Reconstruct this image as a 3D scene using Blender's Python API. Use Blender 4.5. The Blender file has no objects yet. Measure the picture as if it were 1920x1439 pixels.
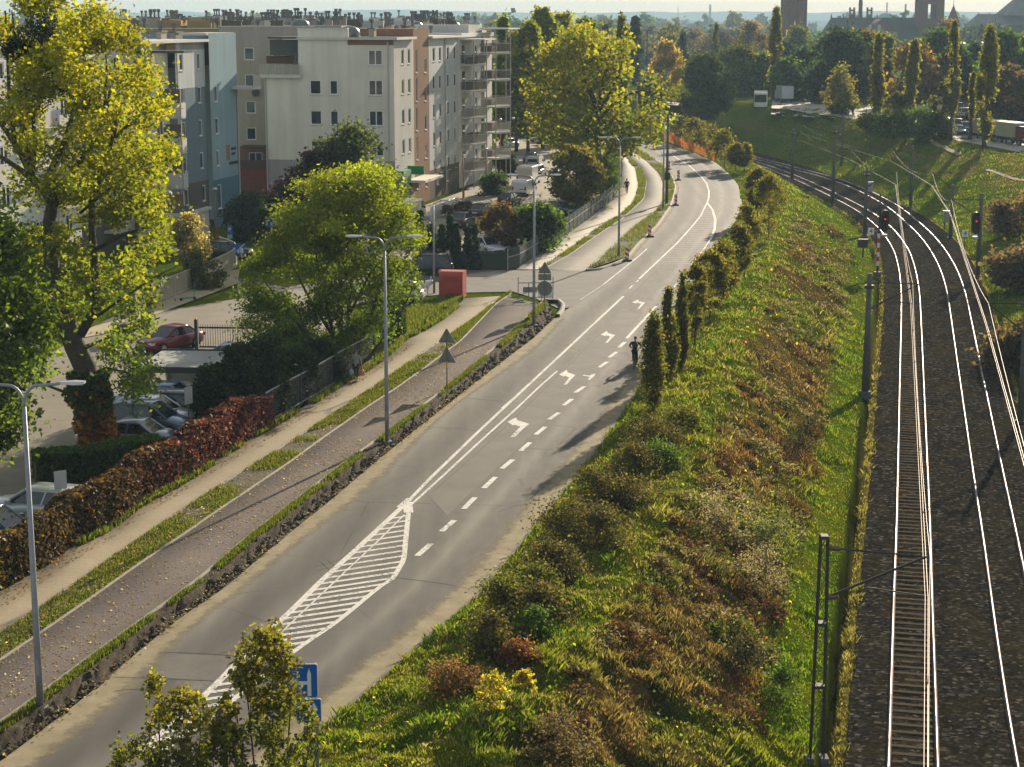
import bpy, bmesh, math, random
import numpy as np
from mathutils import Vector, Matrix
R = math.radians; PI = math.pi
SC = bpy.context.scene
COL = SC.collection
rng = np.random.default_rng(7); random.seed(7)
F = 3400.0; PITCH = math.atan(685.0/F); CAMZ = 20.0
SP, CP = math.sin(PITCH), math.cos(PITCH)
SUN_AZ, SUN_EL = R(22.0), R(18.0)

def g(px, py, z=0.0):
    """point of height z that the photograph shows at pixel px,py (1920x1439)"""
    a = (px-960.0)/F; b = -(py-719.5)/F
    dy = CP+b*SP; dz = -SP+b*CP
    t = (z-CAMZ)/dz
    return (a*t, dy*t, z)
SC_=0
def gd(px, py, D):
    """point on the ray of a pixel at forward distance D"""
    a = (px-960.0)/F; b = -(py-719.5)/F
    dy = CP+b*SP; dz = -SP+b*CP
    t = D/dy
    return (a*t, D, CAMZ+dz*t)
def hgt(pyb, pyt, z=0.0):
    return (pyb-pyt)/(pyb-35.0)*(CAMZ-z)
def scl(py, z=0.0):
    return (CAMZ-z)/(py-35.0)*1.0   # metres per photo pixel at a base pixel row (approx.)

# ------------------------------------------------------------------ objects
def tag(o, label=None, cat=None, group=None, kind=None):
    if label: o['label'] = label
    if cat: o['category'] = cat
    if group: o['group'] = group
    if kind: o['kind'] = kind
    return o
def thing(name, label, cat, loc=(0,0,0), rz=0.0, group=None):
    o = bpy.data.objects.new(name, None); COL.objects.link(o)
    o.empty_display_size = .2
    o.location = loc; o.rotation_euler = (0,0,rz)
    return tag(o, label, cat, group)
def link(name, me, m=None, parent=None, smooth=False):
    o = bpy.data.objects.new(name, me); COL.objects.link(o)
    if m is not None and not me.materials: me.materials.append(m)
    if parent is not None: o.parent = parent
    if smooth:
        me.polygons.foreach_set('use_smooth', [True]*len(me.polygons))
    return o
def dup(o, parent=None, loc=None, rz=None, label=None, group=None):
    kids = list(o.children)
    c = o.copy(); COL.objects.link(c)
    if parent is not None: c.parent = parent
    if loc is not None: c.location = loc
    if rz is not None: c.rotation_euler = (0,0,rz)
    if label: c['label'] = label
    if group: c['group'] = group
    for k in kids: dup(k, c)
    return c
class MB:
    def __init__(s): s.v = []; s.f = []
    def add(s, vs, fs):
        n = len(s.v); s.v += [tuple(p) for p in vs]; s.f += [tuple(i+n for i in f) for f in fs]
        return s
    def box(s, x0, y0, z0, x1, y1, z1):
        return s.add([(x0,y0,z0),(x1,y0,z0),(x1,y1,z0),(x0,y1,z0),(x0,y0,z1),(x1,y0,z1),(x1,y1,z1),(x0,y1,z1)],
                     [(0,3,2,1),(4,5,6,7),(0,1,5,4),(1,2,6,5),(2,3,7,6),(3,0,4,7)])
    def obox(s, p, q, w, z0, z1):
        """upright wall-like box from p to q (xy), thickness w"""
        p = Vector(p[:2]); q = Vector(q[:2]); d = (q-p).normalized(); n = Vector((-d.y,d.x))*w/2
        a = [p+n, p-n, q-n, q+n]
        return s.add([(k.x,k.y,z0) for k in a]+[(k.x,k.y,z1) for k in a],
                     [(0,1,2,3)[::-1],(4,5,6,7),(0,1,5,4),(1,2,6,5),(2,3,7,6),(3,0,4,7)])
    def tube(s, pts, rad, n=6, cap=True):
        pts = [Vector(p) for p in pts]
        if not hasattr(rad, '__len__'): rad = [rad]*len(pts)
        base = len(s.v); vs = []; up = None
        for i, p in enumerate(pts):
            d = (pts[min(i+1,len(pts)-1)]-pts[max(i-1,0)]).normalized()
            if up is None:
                up = d.orthogonal().normalized()
            up = (up-d*up.dot(d))
            up = up.normalized() if up.length > 1e-6 else d.orthogonal().normalized()
            w = d.cross(up)
            for k in range(n):
                a = 2*PI*k/n
                vs.append(p+(up*math.cos(a)+w*math.sin(a))*rad[i])
        fs = []
        for i in range(len(pts)-1):
            for k in range(n):
                k2 = (k+1) % n
                fs.append((i*n+k, i*n+k2, (i+1)*n+k2, (i+1)*n+k))
        if cap:
            fs.append(tuple(range(n))[::-1]); fs.append(tuple((len(pts)-1)*n+k for k in range(n)))
        return s.add(vs, fs)
    def cyl(s, c, r0, r1, h, n=16):
        return s.tube([c, (c[0],c[1],c[2]+h)], [r0,r1], n)
    def lathe(s, prof, n=20, c=(0,0,0)):
        vs = []; fs = []
        for r, z in prof:
            for k in range(n): vs.append((c[0]+r*math.cos(2*PI*k/n), c[1]+r*math.sin(2*PI*k/n), c[2]+z))
        for i in range(len(prof)-1):
            for k in range(n):
                k2 = (k+1) % n; fs.append((i*n+k, i*n+k2, (i+1)*n+k2, (i+1)*n+k))
        fs.append(tuple(range(n))[::-1]); fs.append(tuple((len(prof)-1)*n+k for k in range(n)))
        return s.add(vs, fs)
    def prism(s, poly, z0, z1):
        n = len(poly)
        return s.add([(p[0],p[1],z0) for p in poly]+[(p[0],p[1],z1) for p in poly],
                     [tuple(range(n))[::-1], tuple(range(n,2*n))]+[(i,(i+1)%n,n+(i+1)%n,n+i) for i in range(n)])
    def xf(s, M, start=0):
        s.v[start:] = [tuple(M @ Vector(p)) for p in s.v[start:]]
        return s
    def mesh(s, name):
        me = bpy.data.meshes.new(name); me.from_pydata(s.v, [], s.f); me.update(); return me
    def obj(s, name, m, parent=None, smooth=False):
        return link(name, s.mesh(name), m, parent, smooth)
def npmesh(name, V, Q, cols=None):
    """fast mesh from arrays: V (n,3), Q (m,k)"""
    me = bpy.data.meshes.new(name)
    V = np.asarray(V, np.float32); Q = np.asarray(Q, np.int32); m, k = Q.shape
    me.vertices.add(len(V)); me.vertices.foreach_set('co', V.ravel())
    me.loops.add(m*k); me.loops.foreach_set('vertex_index', Q.ravel())
    me.polygons.add(m); me.polygons.foreach_set('loop_start', np.arange(0, m*k, k, dtype=np.int32))
    me.polygons.foreach_set('loop_total', np.full(m, k, np.int32))
    if cols is not None:
        at = me.color_attributes.new('col', 'FLOAT_COLOR', 'POINT')
        c4 = np.ones((len(V),4), np.float32); c4[:,:3] = cols
        at.data.foreach_set('color', c4.ravel())
    me.update(calc_edges=True); me.validate()
    return me
# ------------------------------------------------------------------ noise
def _h(ix, iy, s):
    n = (ix.astype(np.int64)*374761393 + iy.astype(np.int64)*668265263 + s*1442695041) & 0xffffffff
    n = ((n ^ (n >> 13))*1274126177) & 0xffffffff
    return ((n ^ (n >> 16)) & 0xffff)/65535.0
def vnoise(x, y, s=0):
    x = np.asarray(x, float); y = np.asarray(y, float)
    ix = np.floor(x); iy = np.floor(y); fx = x-ix; fy = y-iy
    fx = fx*fx*(3-2*fx); fy = fy*fy*(3-2*fy)
    a = _h(ix,iy,s); b = _h(ix+1,iy,s); c = _h(ix,iy+1,s); d = _h(ix+1,iy+1,s)
    return (a*(1-fx)+b*fx)*(1-fy)+(c*(1-fx)+d*fx)*fy
def fbm(x, y, s=0, o=4):
    t = 0; a = .5; n = 0
    for k in range(o):
        t = t+a*vnoise(x*2**k, y*2**k, s+k*17); n += a; a *= .55
    return t/n
def sstep(a, b, x):
    t = np.clip((x-a)/(b-a), 0, 1); return t*t*(3-2*t)
# ------------------------------------------------------------------ materials
class NT:
    def __init__(s, name):
        s.m = bpy.data.materials.new(name); s.m.use_nodes = True
        s.t = s.m.node_tree; s.n = s.t.nodes; s.n.clear()
        s.out = s.n.new('ShaderNodeOutputMaterial')
    def new(s, t, **k):
        n = s.n.new(t)
        for a, b in k.items():
            if a.startswith('i_'): n.inputs[int(a[2:]) if a[2:].isdigit() else a[2:].replace('_',' ')].default_value = b
            else: setattr(n, a, b)
        return n
    def l(s, a, b): s.t.links.new(a, b)
    def pos(s):
        return s.new('ShaderNodeNewGeometry').outputs['Position']
    def obj(s):
        return s.new('ShaderNodeTexCoord').outputs['Object']
    def noise(s, co, scale, detail=4, rough=.6, mapping=None):
        if mapping:
            mp = s.new('ShaderNodeMapping'); mp.inputs['Scale'].default_value = mapping
            s.l(co, mp.inputs['Vector']); co = mp.outputs[0]
        n = s.new('ShaderNodeTexNoise'); n.inputs['Scale'].default_value = scale
        n.inputs['Detail'].default_value = detail; n.inputs['Roughness'].default_value = rough
        s.l(co, n.inputs['Vector']); return n.outputs[0]
    def ramp(s, fac, stops, interp='LINEAR'):
        r = s.new('ShaderNodeValToRGB'); e = r.color_ramp.elements; r.color_ramp.interpolation = interp
        while len(e) < len(stops): e.new(.5)
        for i, (p, c) in enumerate(stops):
            e[i].position = p; e[i].color = (c[0],c[1],c[2],1) if hasattr(c,'__len__') else (c,c,c,1)
        s.l(fac, r.inputs[0]); return r.outputs[0]
    def mix(s, fac, a, b, mode='MIX'):
        n = s.new('ShaderNodeMix', data_type='RGBA', blend_type=mode)
        for v, k in ((fac,0),(a,6),(b,7)):
            if hasattr(v, 'is_linked'): s.l(v, n.inputs[k])
            elif k == 0: n.inputs[0].default_value = v
            else: n.inputs[k].default_value = (v[0],v[1],v[2],1)
        return n.outputs[2]
    def math(s, op, a, b=0.0):
        n = s.new('ShaderNodeMath', operation=op)
        for v, k in ((a,0),(b,1)):
            if hasattr(v, 'is_linked'): s.l(v, n.inputs[k])
            else: n.inputs[k].default_value = v
        return n.outputs[0]
    def bsdf(s, col, rough=.7, metal=0, spec=.3, bump=None, bstr=.3, bdist=.05, trans=None):
        b = s.new('ShaderNodeBsdfPrincipled')
        for v, k in ((col,'Base Color'),(rough,'Roughness')):
            if hasattr(v, 'is_linked'): s.l(v, b.inputs[k])
            else: b.inputs[k].default_value = (v[0],v[1],v[2],1) if hasattr(v,'__len__') else v
        b.inputs['Metallic'].default_value = metal; b.inputs['Specular IOR Level'].default_value = spec
        if bump is not None:
            bm = s.new('ShaderNodeBump'); bm.inputs['Strength'].default_value = bstr; bm.inputs['Distance'].default_value = bdist
            s.l(bump, bm.inputs['Height']); s.l(bm.outputs[0], b.inputs['Normal'])
        s.l(b.outputs[0], s.out.inputs[0])
        return b
MATS = {}
def mat(name, c, c2=None, scale=3.0, rough=.6, metal=0, spec=.3, bump=0, bscale=20, world=False, emit=0):
    if name in MATS: return MATS[name]
    t = NT(name); co = t.pos() if world else t.obj()
    col = c
    if c2 is not None:
        col = t.ramp(t.noise(co, scale, 5), [(.3,c),(.7,c2)])
    b = t.bsdf(col, rough, metal, spec, bump=(t.noise(co, bscale, 4) if bump else None), bstr=bump)
    if emit:
        b.inputs['Emission Color'].default_value = (c[0],c[1],c[2],1); b.inputs['Emission Strength'].default_value = emit
    MATS[name] = t.m; return t.m
def leafmat(name, stops, trans=.5, tcol=None, attr=False, rough=.5, tboost=1.6, gloss=.02):
    """foliage: every leaf its own colour, sunlight passes through"""
    if name in MATS: return MATS[name]
    t = NT(name)
    if attr:
        c = t.new('ShaderNodeAttribute', attribute_name='col').outputs[0]
    else:
        rn = t.new('ShaderNodeNewGeometry').outputs['Random Per Island']
        c = t.ramp(rn, stops)
    d = t.new('ShaderNodeBsdfDiffuse'); t.l(c, d.inputs[0])
    tr = t.new('ShaderNodeBsdfTranslucent')
    tc = t.mix(1.0, c, (tboost*1.05, tboost, tboost*.55), 'MULTIPLY'); t.l(tc, tr.inputs[0])
    m1 = t.new('ShaderNodeMixShader'); m1.inputs[0].default_value = trans
    t.l(d.outputs[0], m1.inputs[1]); t.l(tr.outputs[0], m1.inputs[2])
    gl = t.new('ShaderNodeBsdfGlossy'); gl.inputs['Roughness'].default_value = rough
    gl.inputs[0].default_value = (1,1,1,1)
    m2 = t.new('ShaderNodeMixShader'); m2.inputs[0].default_value = gloss
    t.l(m1.outputs[0], m2.inputs[1]); t.l(gl.outputs[0], m2.inputs[2])
    t.l(m2.outputs[0], t.out.inputs[0])
    MATS[name] = t.m; return t.m
# ------------------------------------------------------------------ polylines
def resample(P, step):
    P = np.asarray(P, float)[:, :2]
    d = np.r_[0, np.cumsum(np.linalg.norm(np.diff(P, axis=0), axis=1))]
    n = max(2, int(d[-1]/step)+1); s = np.linspace(0, d[-1], n)
    return np.c_[np.interp(s, d, P[:,0]), np.interp(s, d, P[:,1])]
def smooth(P, step=1.0, k=9):
    Q = resample(P, step); h = k//2
    if len(Q) < k: return Q
    e = np.vstack([2*Q[0]-Q[h:0:-1], Q, 2*Q[-1]-Q[-2:-h-2:-1]])
    w = np.hanning(k+2)[1:-1]; w /= w.sum()
    return np.c_[np.convolve(e[:,0], w, 'valid'), np.convolve(e[:,1], w, 'valid')]
def normals(P):
    t = np.gradient(P, axis=0); t /= np.linalg.norm(t, axis=1)[:,None]
    return np.c_[t[:,1], -t[:,0]]        # to the right of travel
def offset(P, d): return P+normals(P)*d
def dist_poly(X, Y, P, signed=False):
    """distance to polyline P; signed: positive on its right"""
    X = np.asarray(X, float).ravel(); Y = np.asarray(Y, float).ravel()
    best = np.full(X.shape, 1e18); sg = np.zeros(X.shape)
    for a, b in zip(P[:-1], P[1:]):
        d = b-a; L = (d**2).sum()
        if L < 1e-12: continue
        t = np.clip(((X-a[0])*d[0]+(Y-a[1])*d[1])/L, 0, 1)
        ex = X-(a[0]+t*d[0]); ey = Y-(a[1]+t*d[1]); q = ex*ex+ey*ey
        m = q < best; best[m] = q[m]
        sg[m] = np.where((d[1]*ex-d[0]*ey)[m] >= 0, 1, -1)
    r = np.sqrt(best)
    return r*sg if signed else r
def strip_mesh(name, A, B, za, zb=None, nx=1, n=None, fz=None):
    """sheet lofted between polylines A and B (both resampled to n)"""
    n = n or max(len(A), len(B))
    def rs(P):
        d = np.r_[0, np.cumsum(np.linalg.norm(np.diff(P, axis=0), axis=1))]; s = np.linspace(0, d[-1], n)
        return np.c_[np.interp(s, d, P[:,0]), np.interp(s, d, P[:,1])]
    A = rs(np.asarray(A)[:,:2]); B = rs(np.asarray(B)[:,:2])
    zb = za if zb is None else zb
    V = []
    for j in range(nx+1):
        u = j/nx; P = A*(1-u)+B*u
        z = (np.full(n, za) if np.isscalar(za) else za)*(1-u)+(np.full(n, zb) if np.isscalar(zb) else zb)*u
        if fz is not None: z = fz(P[:,0], P[:,1], z)
        V.append(np.c_[P, z])
    V = np.vstack(V); i = np.arange(n-1); Q = []
    for j in range(nx): Q.append(np.c_[j*n+i, (j+1)*n+i, (j+1)*n+i+1, j*n+i+1])
    return npmesh(name, V, np.vstack(Q))
def px(L, z=0.0): return np.array([g(x,y,z)[:2] for x,y in L])
def band(P, w, z0, z1):
    """ribbon with a real step: top and both sides, along polyline P"""
    N = normals(P); a = P-N*w/2; b = P+N*w/2; n = len(P)
    V = np.vstack([np.c_[a, np.full(n,z0)], np.c_[a, np.full(n,z1)], np.c_[b, np.full(n,z1)], np.c_[b, np.full(n,z0)]])
    i = np.arange(n-1); Q = np.vstack([np.c_[j*n+i, (j+1)*n+i, (j+1)*n+i+1, j*n+i+1] for j in range(3)])
    return V, Q
# ================================================================== camera, sun, sky
cam = bpy.data.cameras.new('camera'); cam.sensor_width = 36.0; cam.lens = F/1920*36.0
cam.clip_end = 30000; cam.clip_start = .5
co = bpy.data.objects.new('camera', cam); COL.objects.link(co)
co.location = (0,0,CAMZ); co.rotation_euler = (PI/2-PITCH, 0, 0); SC.camera = co
W = bpy.data.worlds.new('World'); SC.world = W; W.use_nodes = True
wn = W.node_tree.nodes; wl = W.node_tree.links; wn.clear()
wo = wn.new('ShaderNodeOutputWorld'); bg = wn.new('ShaderNodeBackground'); sk = wn.new('ShaderNodeTexSky')
sk.sky_type = 'NISHITA'; sk.sun_disc = False; sk.sun_elevation = SUN_EL; sk.sun_rotation = SUN_AZ
sk.air_density = 1.0; sk.dust_density = .3; sk.ozone_density = 1.0
bg.inputs[1].default_value = .088
wt = wn.new('ShaderNodeMix'); wt.data_type = 'RGBA'; wt.blend_type = 'MULTIPLY'; wt.inputs[0].default_value = 1; wt.inputs[7].default_value = (1.03,.98,.89,1)
veil = wn.new('ShaderNodeMix'); veil.data_type = 'RGBA'; veil.inputs[0].default_value = .55; veil.inputs[7].default_value = (3.1,3.15,3.45,1)   # thin high cloud veil
wl.new(sk.outputs[0], veil.inputs[6]); wl.new(veil.outputs[2], wt.inputs[6]); wl.new(wt.outputs[2], bg.inputs[0]); wl.new(bg.outputs[0], wo.inputs[0])
sl = bpy.data.lights.new('sun', 'SUN'); sl.energy = 4.6; sl.angle = R(.5); sl.color = (1,.85,.65)
so = bpy.data.objects.new('sun', sl); COL.objects.link(so)
sd = Vector((math.sin(SUN_AZ)*math.cos(SUN_EL), math.cos(SUN_AZ)*math.cos(SUN_EL), math.sin(SUN_EL)))
so.rotation_euler = sd.to_track_quat('Z','Y').to_euler(); so.location = (60,60,60)
SC.view_settings.view_transform = 'Standard'; SC.view_settings.look = 'None'
SC.view_settings.exposure = 1.12; SC.view_settings.gamma = 1.0
SC.cycles.max_bounces = 6; SC.cycles.diffuse_bounces = 2; SC.cycles.glossy_bounces = 2
SC.cycles.transmission_bounces = 4; SC.cycles.transparent_max_bounces = 12; SC.cycles.volume_bounces = 0
SC.cycles.use_denoising = True
SC.cycles.caustics_reflective = False; SC.cycles.caustics_refractive = False
try: SC.cycles.sample_clamp_indirect = 4
except Exception: pass

# ================================================================== lines of the place (measured on the photo)
ZP = .32          # level of pavement and cycle path above the near road
ZR = -2.8         # rail tops
RLpx = [(-240,1600),(-110,1500),(0,1431),(81,1368),(161,1307),(207,1268),(268,1215),(355,1145),(420,1107),(458,1071),(539,1003),(625,935),(700,870),(740,838),(800,790),(870,735),(940,680),(1000,635),(1040,597)]
RLfar = [(1176,484),(1193,462),(1233,423),(1257,387),(1266,353),(1258,330),(1237,307),(1200,283),(1170,268),(1110,252),(1000,238),(880,228)]
RRpx = [(380,1540),(500,1443),(581,1379),(652,1321),(717,1266),(765,1221),(820,1175),(900,1110),(937,1065),(975,1016),(1012,971),(1050,922),(1095,870),(1135,815),(1172,765),(1205,715),(1250,625),(1290,545),(1330,475),(1370,425),(1390,393),(1385,353),(1370,330),(1340,305),(1300,287),(1260,272),(1227,264),(1190,254),(1110,241),(1000,228),(880,219)]
RL = smooth(px(RLpx), 1.0, 5); RLF = smooth(px(RLfar), 1.0, 9); RR = smooth(px(RRpx), 1.0, 9)
RLALL = np.vstack([RL, RLF])
# cycle path and pavement, near
CPL = smooth(px([(-200,1385),(0,1237),(65,1194),(174,1119),(268,1052),(347,1000),(394,967),(540,869),(600,825),(700,755),(740,730),(804,684),(865,638),(927,572),(956,551)], ZP),1,5)
CPR = smooth(px([(-220,1505),(0,1355),(65,1310),(161,1237),(268,1161),(362,1094),(468,1003),(540,949),(640,872),(740,800),(810,747),(883,689),(944,637),(1003,579),(1020,563)], ZP),1,5)
PVR = smooth(px([(-200,1322),(0,1186),(74,1139),(161,1079),(274,1000),(366,939),(470,874),(540,831),(600,792),(660,753),(725,709),(792,662),(836,633),(892,596),(930,566),(958,547)], ZP),1,5)
PVL = smooth(px([(-200,1220),(0,1108),(61,1077),(132,1023),(197,995),(250,950),(326,912),(394,869),(450,832),(540,780),(600,745),(650,712),(690,690),(725,665),(757,633),(781,625),(822,600),(866,566),(878,552)], ZP),1,3)
# beyond the junction
ZF = .12
PVLf = smooth(px([(968,503),(1027,466),(1099,414),(1147,378),(1164,350),(1168,310),(1160,290),(1130,275),(1060,262),(960,248)], ZF),1,5)
PVRf = smooth(px([(1010,503),(1063,470),(1123,426),(1164,402),(1187,380),(1197,350),(1193,320),(1175,297),(1140,280),(1070,265),(960,251)], ZF),1,7)
CPLf = smooth(px([(1022,503),(1065,480),(1107,450),(1167,410),(1207,373),(1212,340),(1202,317),(1180,297),(1145,279),(1075,264),(960,250)], ZF),1,7)
CPRf = smooth(px([(1100,506),(1130,480),(1183,430),(1230,397),(1247,372),(1248,350),(1237,325),(1212,301),(1187,285),(1150,271),(1085,258),(970,245)], ZF),1,7)
# tracks
T1L = px([(1664,1560),(1667,1439),(1673,1275),(1676.6,1121),(1681.5,1012),(1684,900),(1688,700),(1690,617),(1691,547),(1686.6,505.7),(1678,471),(1659,440),(1643,422),(1608,394.5),(1556,367),(1504,342),(1452,320),(1400,302),(1340,285),(1200,255),(1000,228)], ZR)
T2L = px([(1934,1560),(1911,1439),(1888,1312),(1871,1192),(1860,1121),(1849,1031),(1828,900),(1799,700),(1787,617),(1777,547),(1765,506),(1747,471),(1726.5,443),(1695,412),(1660.5,384),(1608,356),(1556,335),(1504,321.6),(1452,307),(1400,294),(1300,271),(1200,252)], ZR)
T1 = offset(smooth(T1L, 1.0, 21), .7175); T2 = offset(smooth(T2L, 1.0, 21), .7175)
# axis midway between the tracks
_n = len(T1); AX = offset(T1, 2.05)
AXE = np.vstack([AX[0]+(AX[0]-AX[3])*30, AX])
RRE = np.vstack([RR[0]+(RR[0]-RR[3])*20, RR])

def smax(a, b): return np.maximum(a, b)
def terrain(X, Y):
    sh = X.shape if hasattr(X, 'shape') else ()
    X = np.atleast_1d(np.asarray(X,float)).ravel(); Y = np.atleast_1d(np.asarray(Y,float)).ravel()
    b = dist_poly(X, Y, RRE[::3], True); dr = dist_poly(X, Y, AXE[::3], True)
    z = np.full(X.shape, -.06)
    right = b > 0
    a = np.maximum(-dr-5.0, 0); bb = np.maximum(b, 0); t = a/(a+bb+1e-6)
    # bank between road and track: flat shoulder, then slope, then ditch
    cr = .18*sstep(.0,1.2,bb)+.25*sstep(1.5,5,bb)
    s = np.clip(t/.62, 0, 1); s = .35*s+.65*s*s*(3-2*s)
    zl = -3.05+(3.05+cr)*s
    n1 = fbm(X*.22, Y*.22, 3)-.5; n2 = fbm(X*.9, Y*.9, 9, 3)-.5
    rough = sstep(.25,.7,bb)*sstep(0,1.2,a)
    tb = np.abs(fbm(X*.62, Y*.62, 15, 3)-.5)*2      # tussocks: rounded mounds with sharp hollows
    zl = zl+rough*(n1*.55+n2*.35+(.32-tb)*.65*sstep(1.2,3,bb)*sstep(.5,2.5,a))
    zl = np.where(a <= 0, -3.05, zl)
    m = right & (dr < 0); z[m] = zl[m]
    # far bank
    w = 10+9*sstep(105,150,Y)-11*sstep(262,325,Y); hR = 1.0+.6*sstep(120,200,Y)+2.4*sstep(255,325,Y)
    s2 = np.clip((dr-5.3)/w, 0, 1); s2 = .5*s2+.5*s2*s2*(3-2*s2)
    zr = -3.05+(3.05+hR)*s2+sstep(5.3,6.5,dr)*(n1*.6+n2*.3)*(1-.6*sstep(300,400,Y))
    m = right & (dr >= 0); z[m] = zr[m]
    # ballast bed, ditch left of it
    ad = np.abs(dr)
    m = right & (ad < 5.0); bed = -3.02-.50*sstep(4.45,4.75,ad)+.45*sstep(4.85,5.0,ad)
    z[m] = bed[m]
    # far plain
    k = sstep(380, 620, Y)*(right & (dr > 0)); z = z*(1-k)+2.0*k
    return z.reshape(sh) if sh else float(z[0])
# ------------------------------------------------------------------ colours of the ground cover
def ground_color(X, Y):
    b = dist_poly(X, Y, RRE[::3], True); dr = dist_poly(X, Y, AXE[::3], True)
    a = np.maximum(-dr-5.0, 0); bb = np.maximum(b,0); t = a/(a+bb+1e-6)
    G = np.array([.084,.140,.008]); YG = np.array([.135,.158,.012]); BR = np.array([.125,.085,.036]); ST = np.array([.18,.15,.052])
    RD = np.array([.12,.050,.022]); DK = np.array([.035,.045,.012])
    n = fbm(X*.16, Y*.16, 21); n2 = fbm(X*.5, Y*.5, 33, 3); n3 = fbm(X*1.3, Y*1.3, 41, 3)
    C = np.empty((len(X),3)); C[:] = G
    def mx(C, c, k): return C*(1-k[:,None])+c*k[:,None]
    C = mx(C, YG, sstep(.42,.62,n2)*.8)
    OL = np.array([.085,.110,.010])
    lw = (b > 0) & (dr < 0)
    mid = sstep(.12,.22,t)*(1-sstep(.42,.60,t))*lw*(1-sstep(150,185,Y))
    C = mx(C, OL, sstep(.13,.24,t)*(1-sstep(.5,.68,t))*lw*(1-sstep(150,185,Y))*(.25+.6*sstep(.40,.58,1-n2)))
    C = mx(C, ST, mid*sstep(.48,.66,n3)*.6)
    C = mx(C, BR, mid*sstep(.42,.56,n)*.9)
    C = mx(C, RD, mid*sstep(.60,.70,n2)*sstep(.45,.6,n)*.8)
    C = mx(C, DK, mid*sstep(.52,.66,1-n3)*.85)
    cr = sstep(.42,.60,t)*lw*(1-sstep(.9,1.0,t))
    C = mx(C, ST, cr*sstep(.5,.68,n3)*.5)
    # far bank near the right edge of the frame is dry brush
    rb = (dr > 9)*(Y < 150)*(b > 0)*sstep(.35,.5,n)
    C = mx(C, BR, rb*.8)
    rb = (dr > 14)*(b > 0)*(Y > 150)*(Y < 420)*sstep(.42,.6,n2); C = mx(C, ST, rb*.6)
    ad = np.abs(dr)*(b > 0)
    C = mx(C, ST*.95, sstep(3.9,4.15,ad)*(1-sstep(4.55,4.7,ad))*.8)
    C = mx(C, DK*.5, sstep(4.5,4.68,ad)*(1-sstep(4.98,5.2,ad))*(dr < 0)*.95)
    return C
# ------------------------------------------------------------------ ground sheet
rr = [22.0]
while rr[-1] < 9000: rr.append(rr[-1]*1.0085 if rr[-1] < 420 else rr[-1]*1.05)
rr = np.array(rr); th = np.radians(np.linspace(-30, 30, 290))
RRg, TH = np.meshgrid(rr, th, indexing='ij'); GX = RRg*np.sin(TH); GY = RRg*np.cos(TH)
GZ = terrain(GX.ravel(), GY.ravel())
nr, nc = GX.shape; I = np.arange(nr-1)[:,None]*nc+np.arange(nc-1)[None,:]; I = I.ravel()
t = NT('ground_cover')
at = t.new('ShaderNodeAttribute', attribute_name='col').outputs[0]; P = t.pos()
n1 = t.noise(P, 3.5, 6, .7); n2 = t.noise(P, .6, 5, .6)
c = t.mix(t.ramp(n1, [(.3,0),(.7,1)]), t.mix(1.0, at, (.45,.42,.4), 'MULTIPLY'), t.mix(1.0, at, (1.2,1.15,1.0), 'MULTIPLY'))
t.bsdf(c, .95, 0, 0, bump=t.noise(P, 5, 6, .75), bstr=.9, bdist=.25)
gm = npmesh('ground', np.c_[GX.ravel(), GY.ravel(), GZ], np.c_[I, I+1, I+nc+1, I+nc][:, ::-1], ground_color(GX.ravel(), GY.ravel()))
tag(link('ground', gm, t.m, smooth=True), kind='structure')

# ------------------------------------------------------------------ road
t = NT('asphalt'); P = t.pos()
# the direction of traffic is 12.4 degrees off the view axis: wear runs along it
rot = t.new('ShaderNodeMapping'); rot.inputs['Rotation'].default_value = (0,0,R(12.4)); rot.inputs['Scale'].default_value = (1,.02,1)
t.l(P, rot.inputs['Vector'])
wear = t.noise(rot.outputs[0], .85, 3, .5); fine = t.noise(P, 18, 4, .7); big = t.noise(P, .12, 4, .6)
sk_ = t.noise(P, 2.2, 6, .75, (1,.35,1))
lane = t.new('ShaderNodeSeparateColor'); t.l(t.new('ShaderNodeAttribute', attribute_name='col').outputs[0], lane.inputs[0])
c = t.ramp(t.math('ADD', t.math('MULTIPLY', wear, .35), t.math('MULTIPLY', lane.outputs[0], .68)), [(.36,(.060,.054,.045)),(.50,(.108,.100,.083)),(.63,(.185,.172,.142))])
c = t.mix(t.ramp(big, [(.4,0),(.65,.35)]), c, (.10,.094,.080))
c = t.mix(t.ramp(fine, [(.35,0),(.75,.35)]), c, (.07,.065,.055))
cr = t.new('ShaderNodeTexVoronoi', feature='DISTANCE_TO_EDGE'); cr.inputs['Scale'].default_value = .16
wob = t.mix(.12, P, t.new('ShaderNodeTexNoise', i_Scale=.9).outputs[1], 'ADD'); t.l(wob, cr.inputs['Vector'])
ck = t.ramp(cr.outputs['Distance'], [(.0,1),(.011,0)])
ck = t.math('MULTIPLY', ck, t.ramp(t.noise(P, .09, 3), [(.45,0),(.58,.9)]))
c = t.mix(ck, c, (.03,.028,.025))
t.bsdf(c, t.ramp(sk_, [(.3,.66),(.7,.88)]), 0, .16, bump=fine, bstr=.25, bdist=.02)
ASPH = t.m
def cut(P, y0, y1): return P[(P[:,1] >= y0) & (P[:,1] <= y1)]
# main sheet: left edge near + straight across the junction + left edge far
jl = np.vstack([RL, resample(np.vstack([RL[-1], px([(1075,572),(1130,534),(1176,484)])]), 1.0)[1:-1], RLF])
jl = smooth(jl, 1.0, 3)
def rs_n(P, n):
    d = np.r_[0, np.cumsum(np.linalg.norm(np.diff(P, axis=0), axis=1))]; s = np.linspace(0, d[-1], n)
    return np.c_[np.interp(s, d, P[:,0]), np.interp(s, d, P[:,1])]
rm_ = strip_mesh('road', jl, offset(RR, .15), 0.0, nx=36, n=420)
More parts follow.
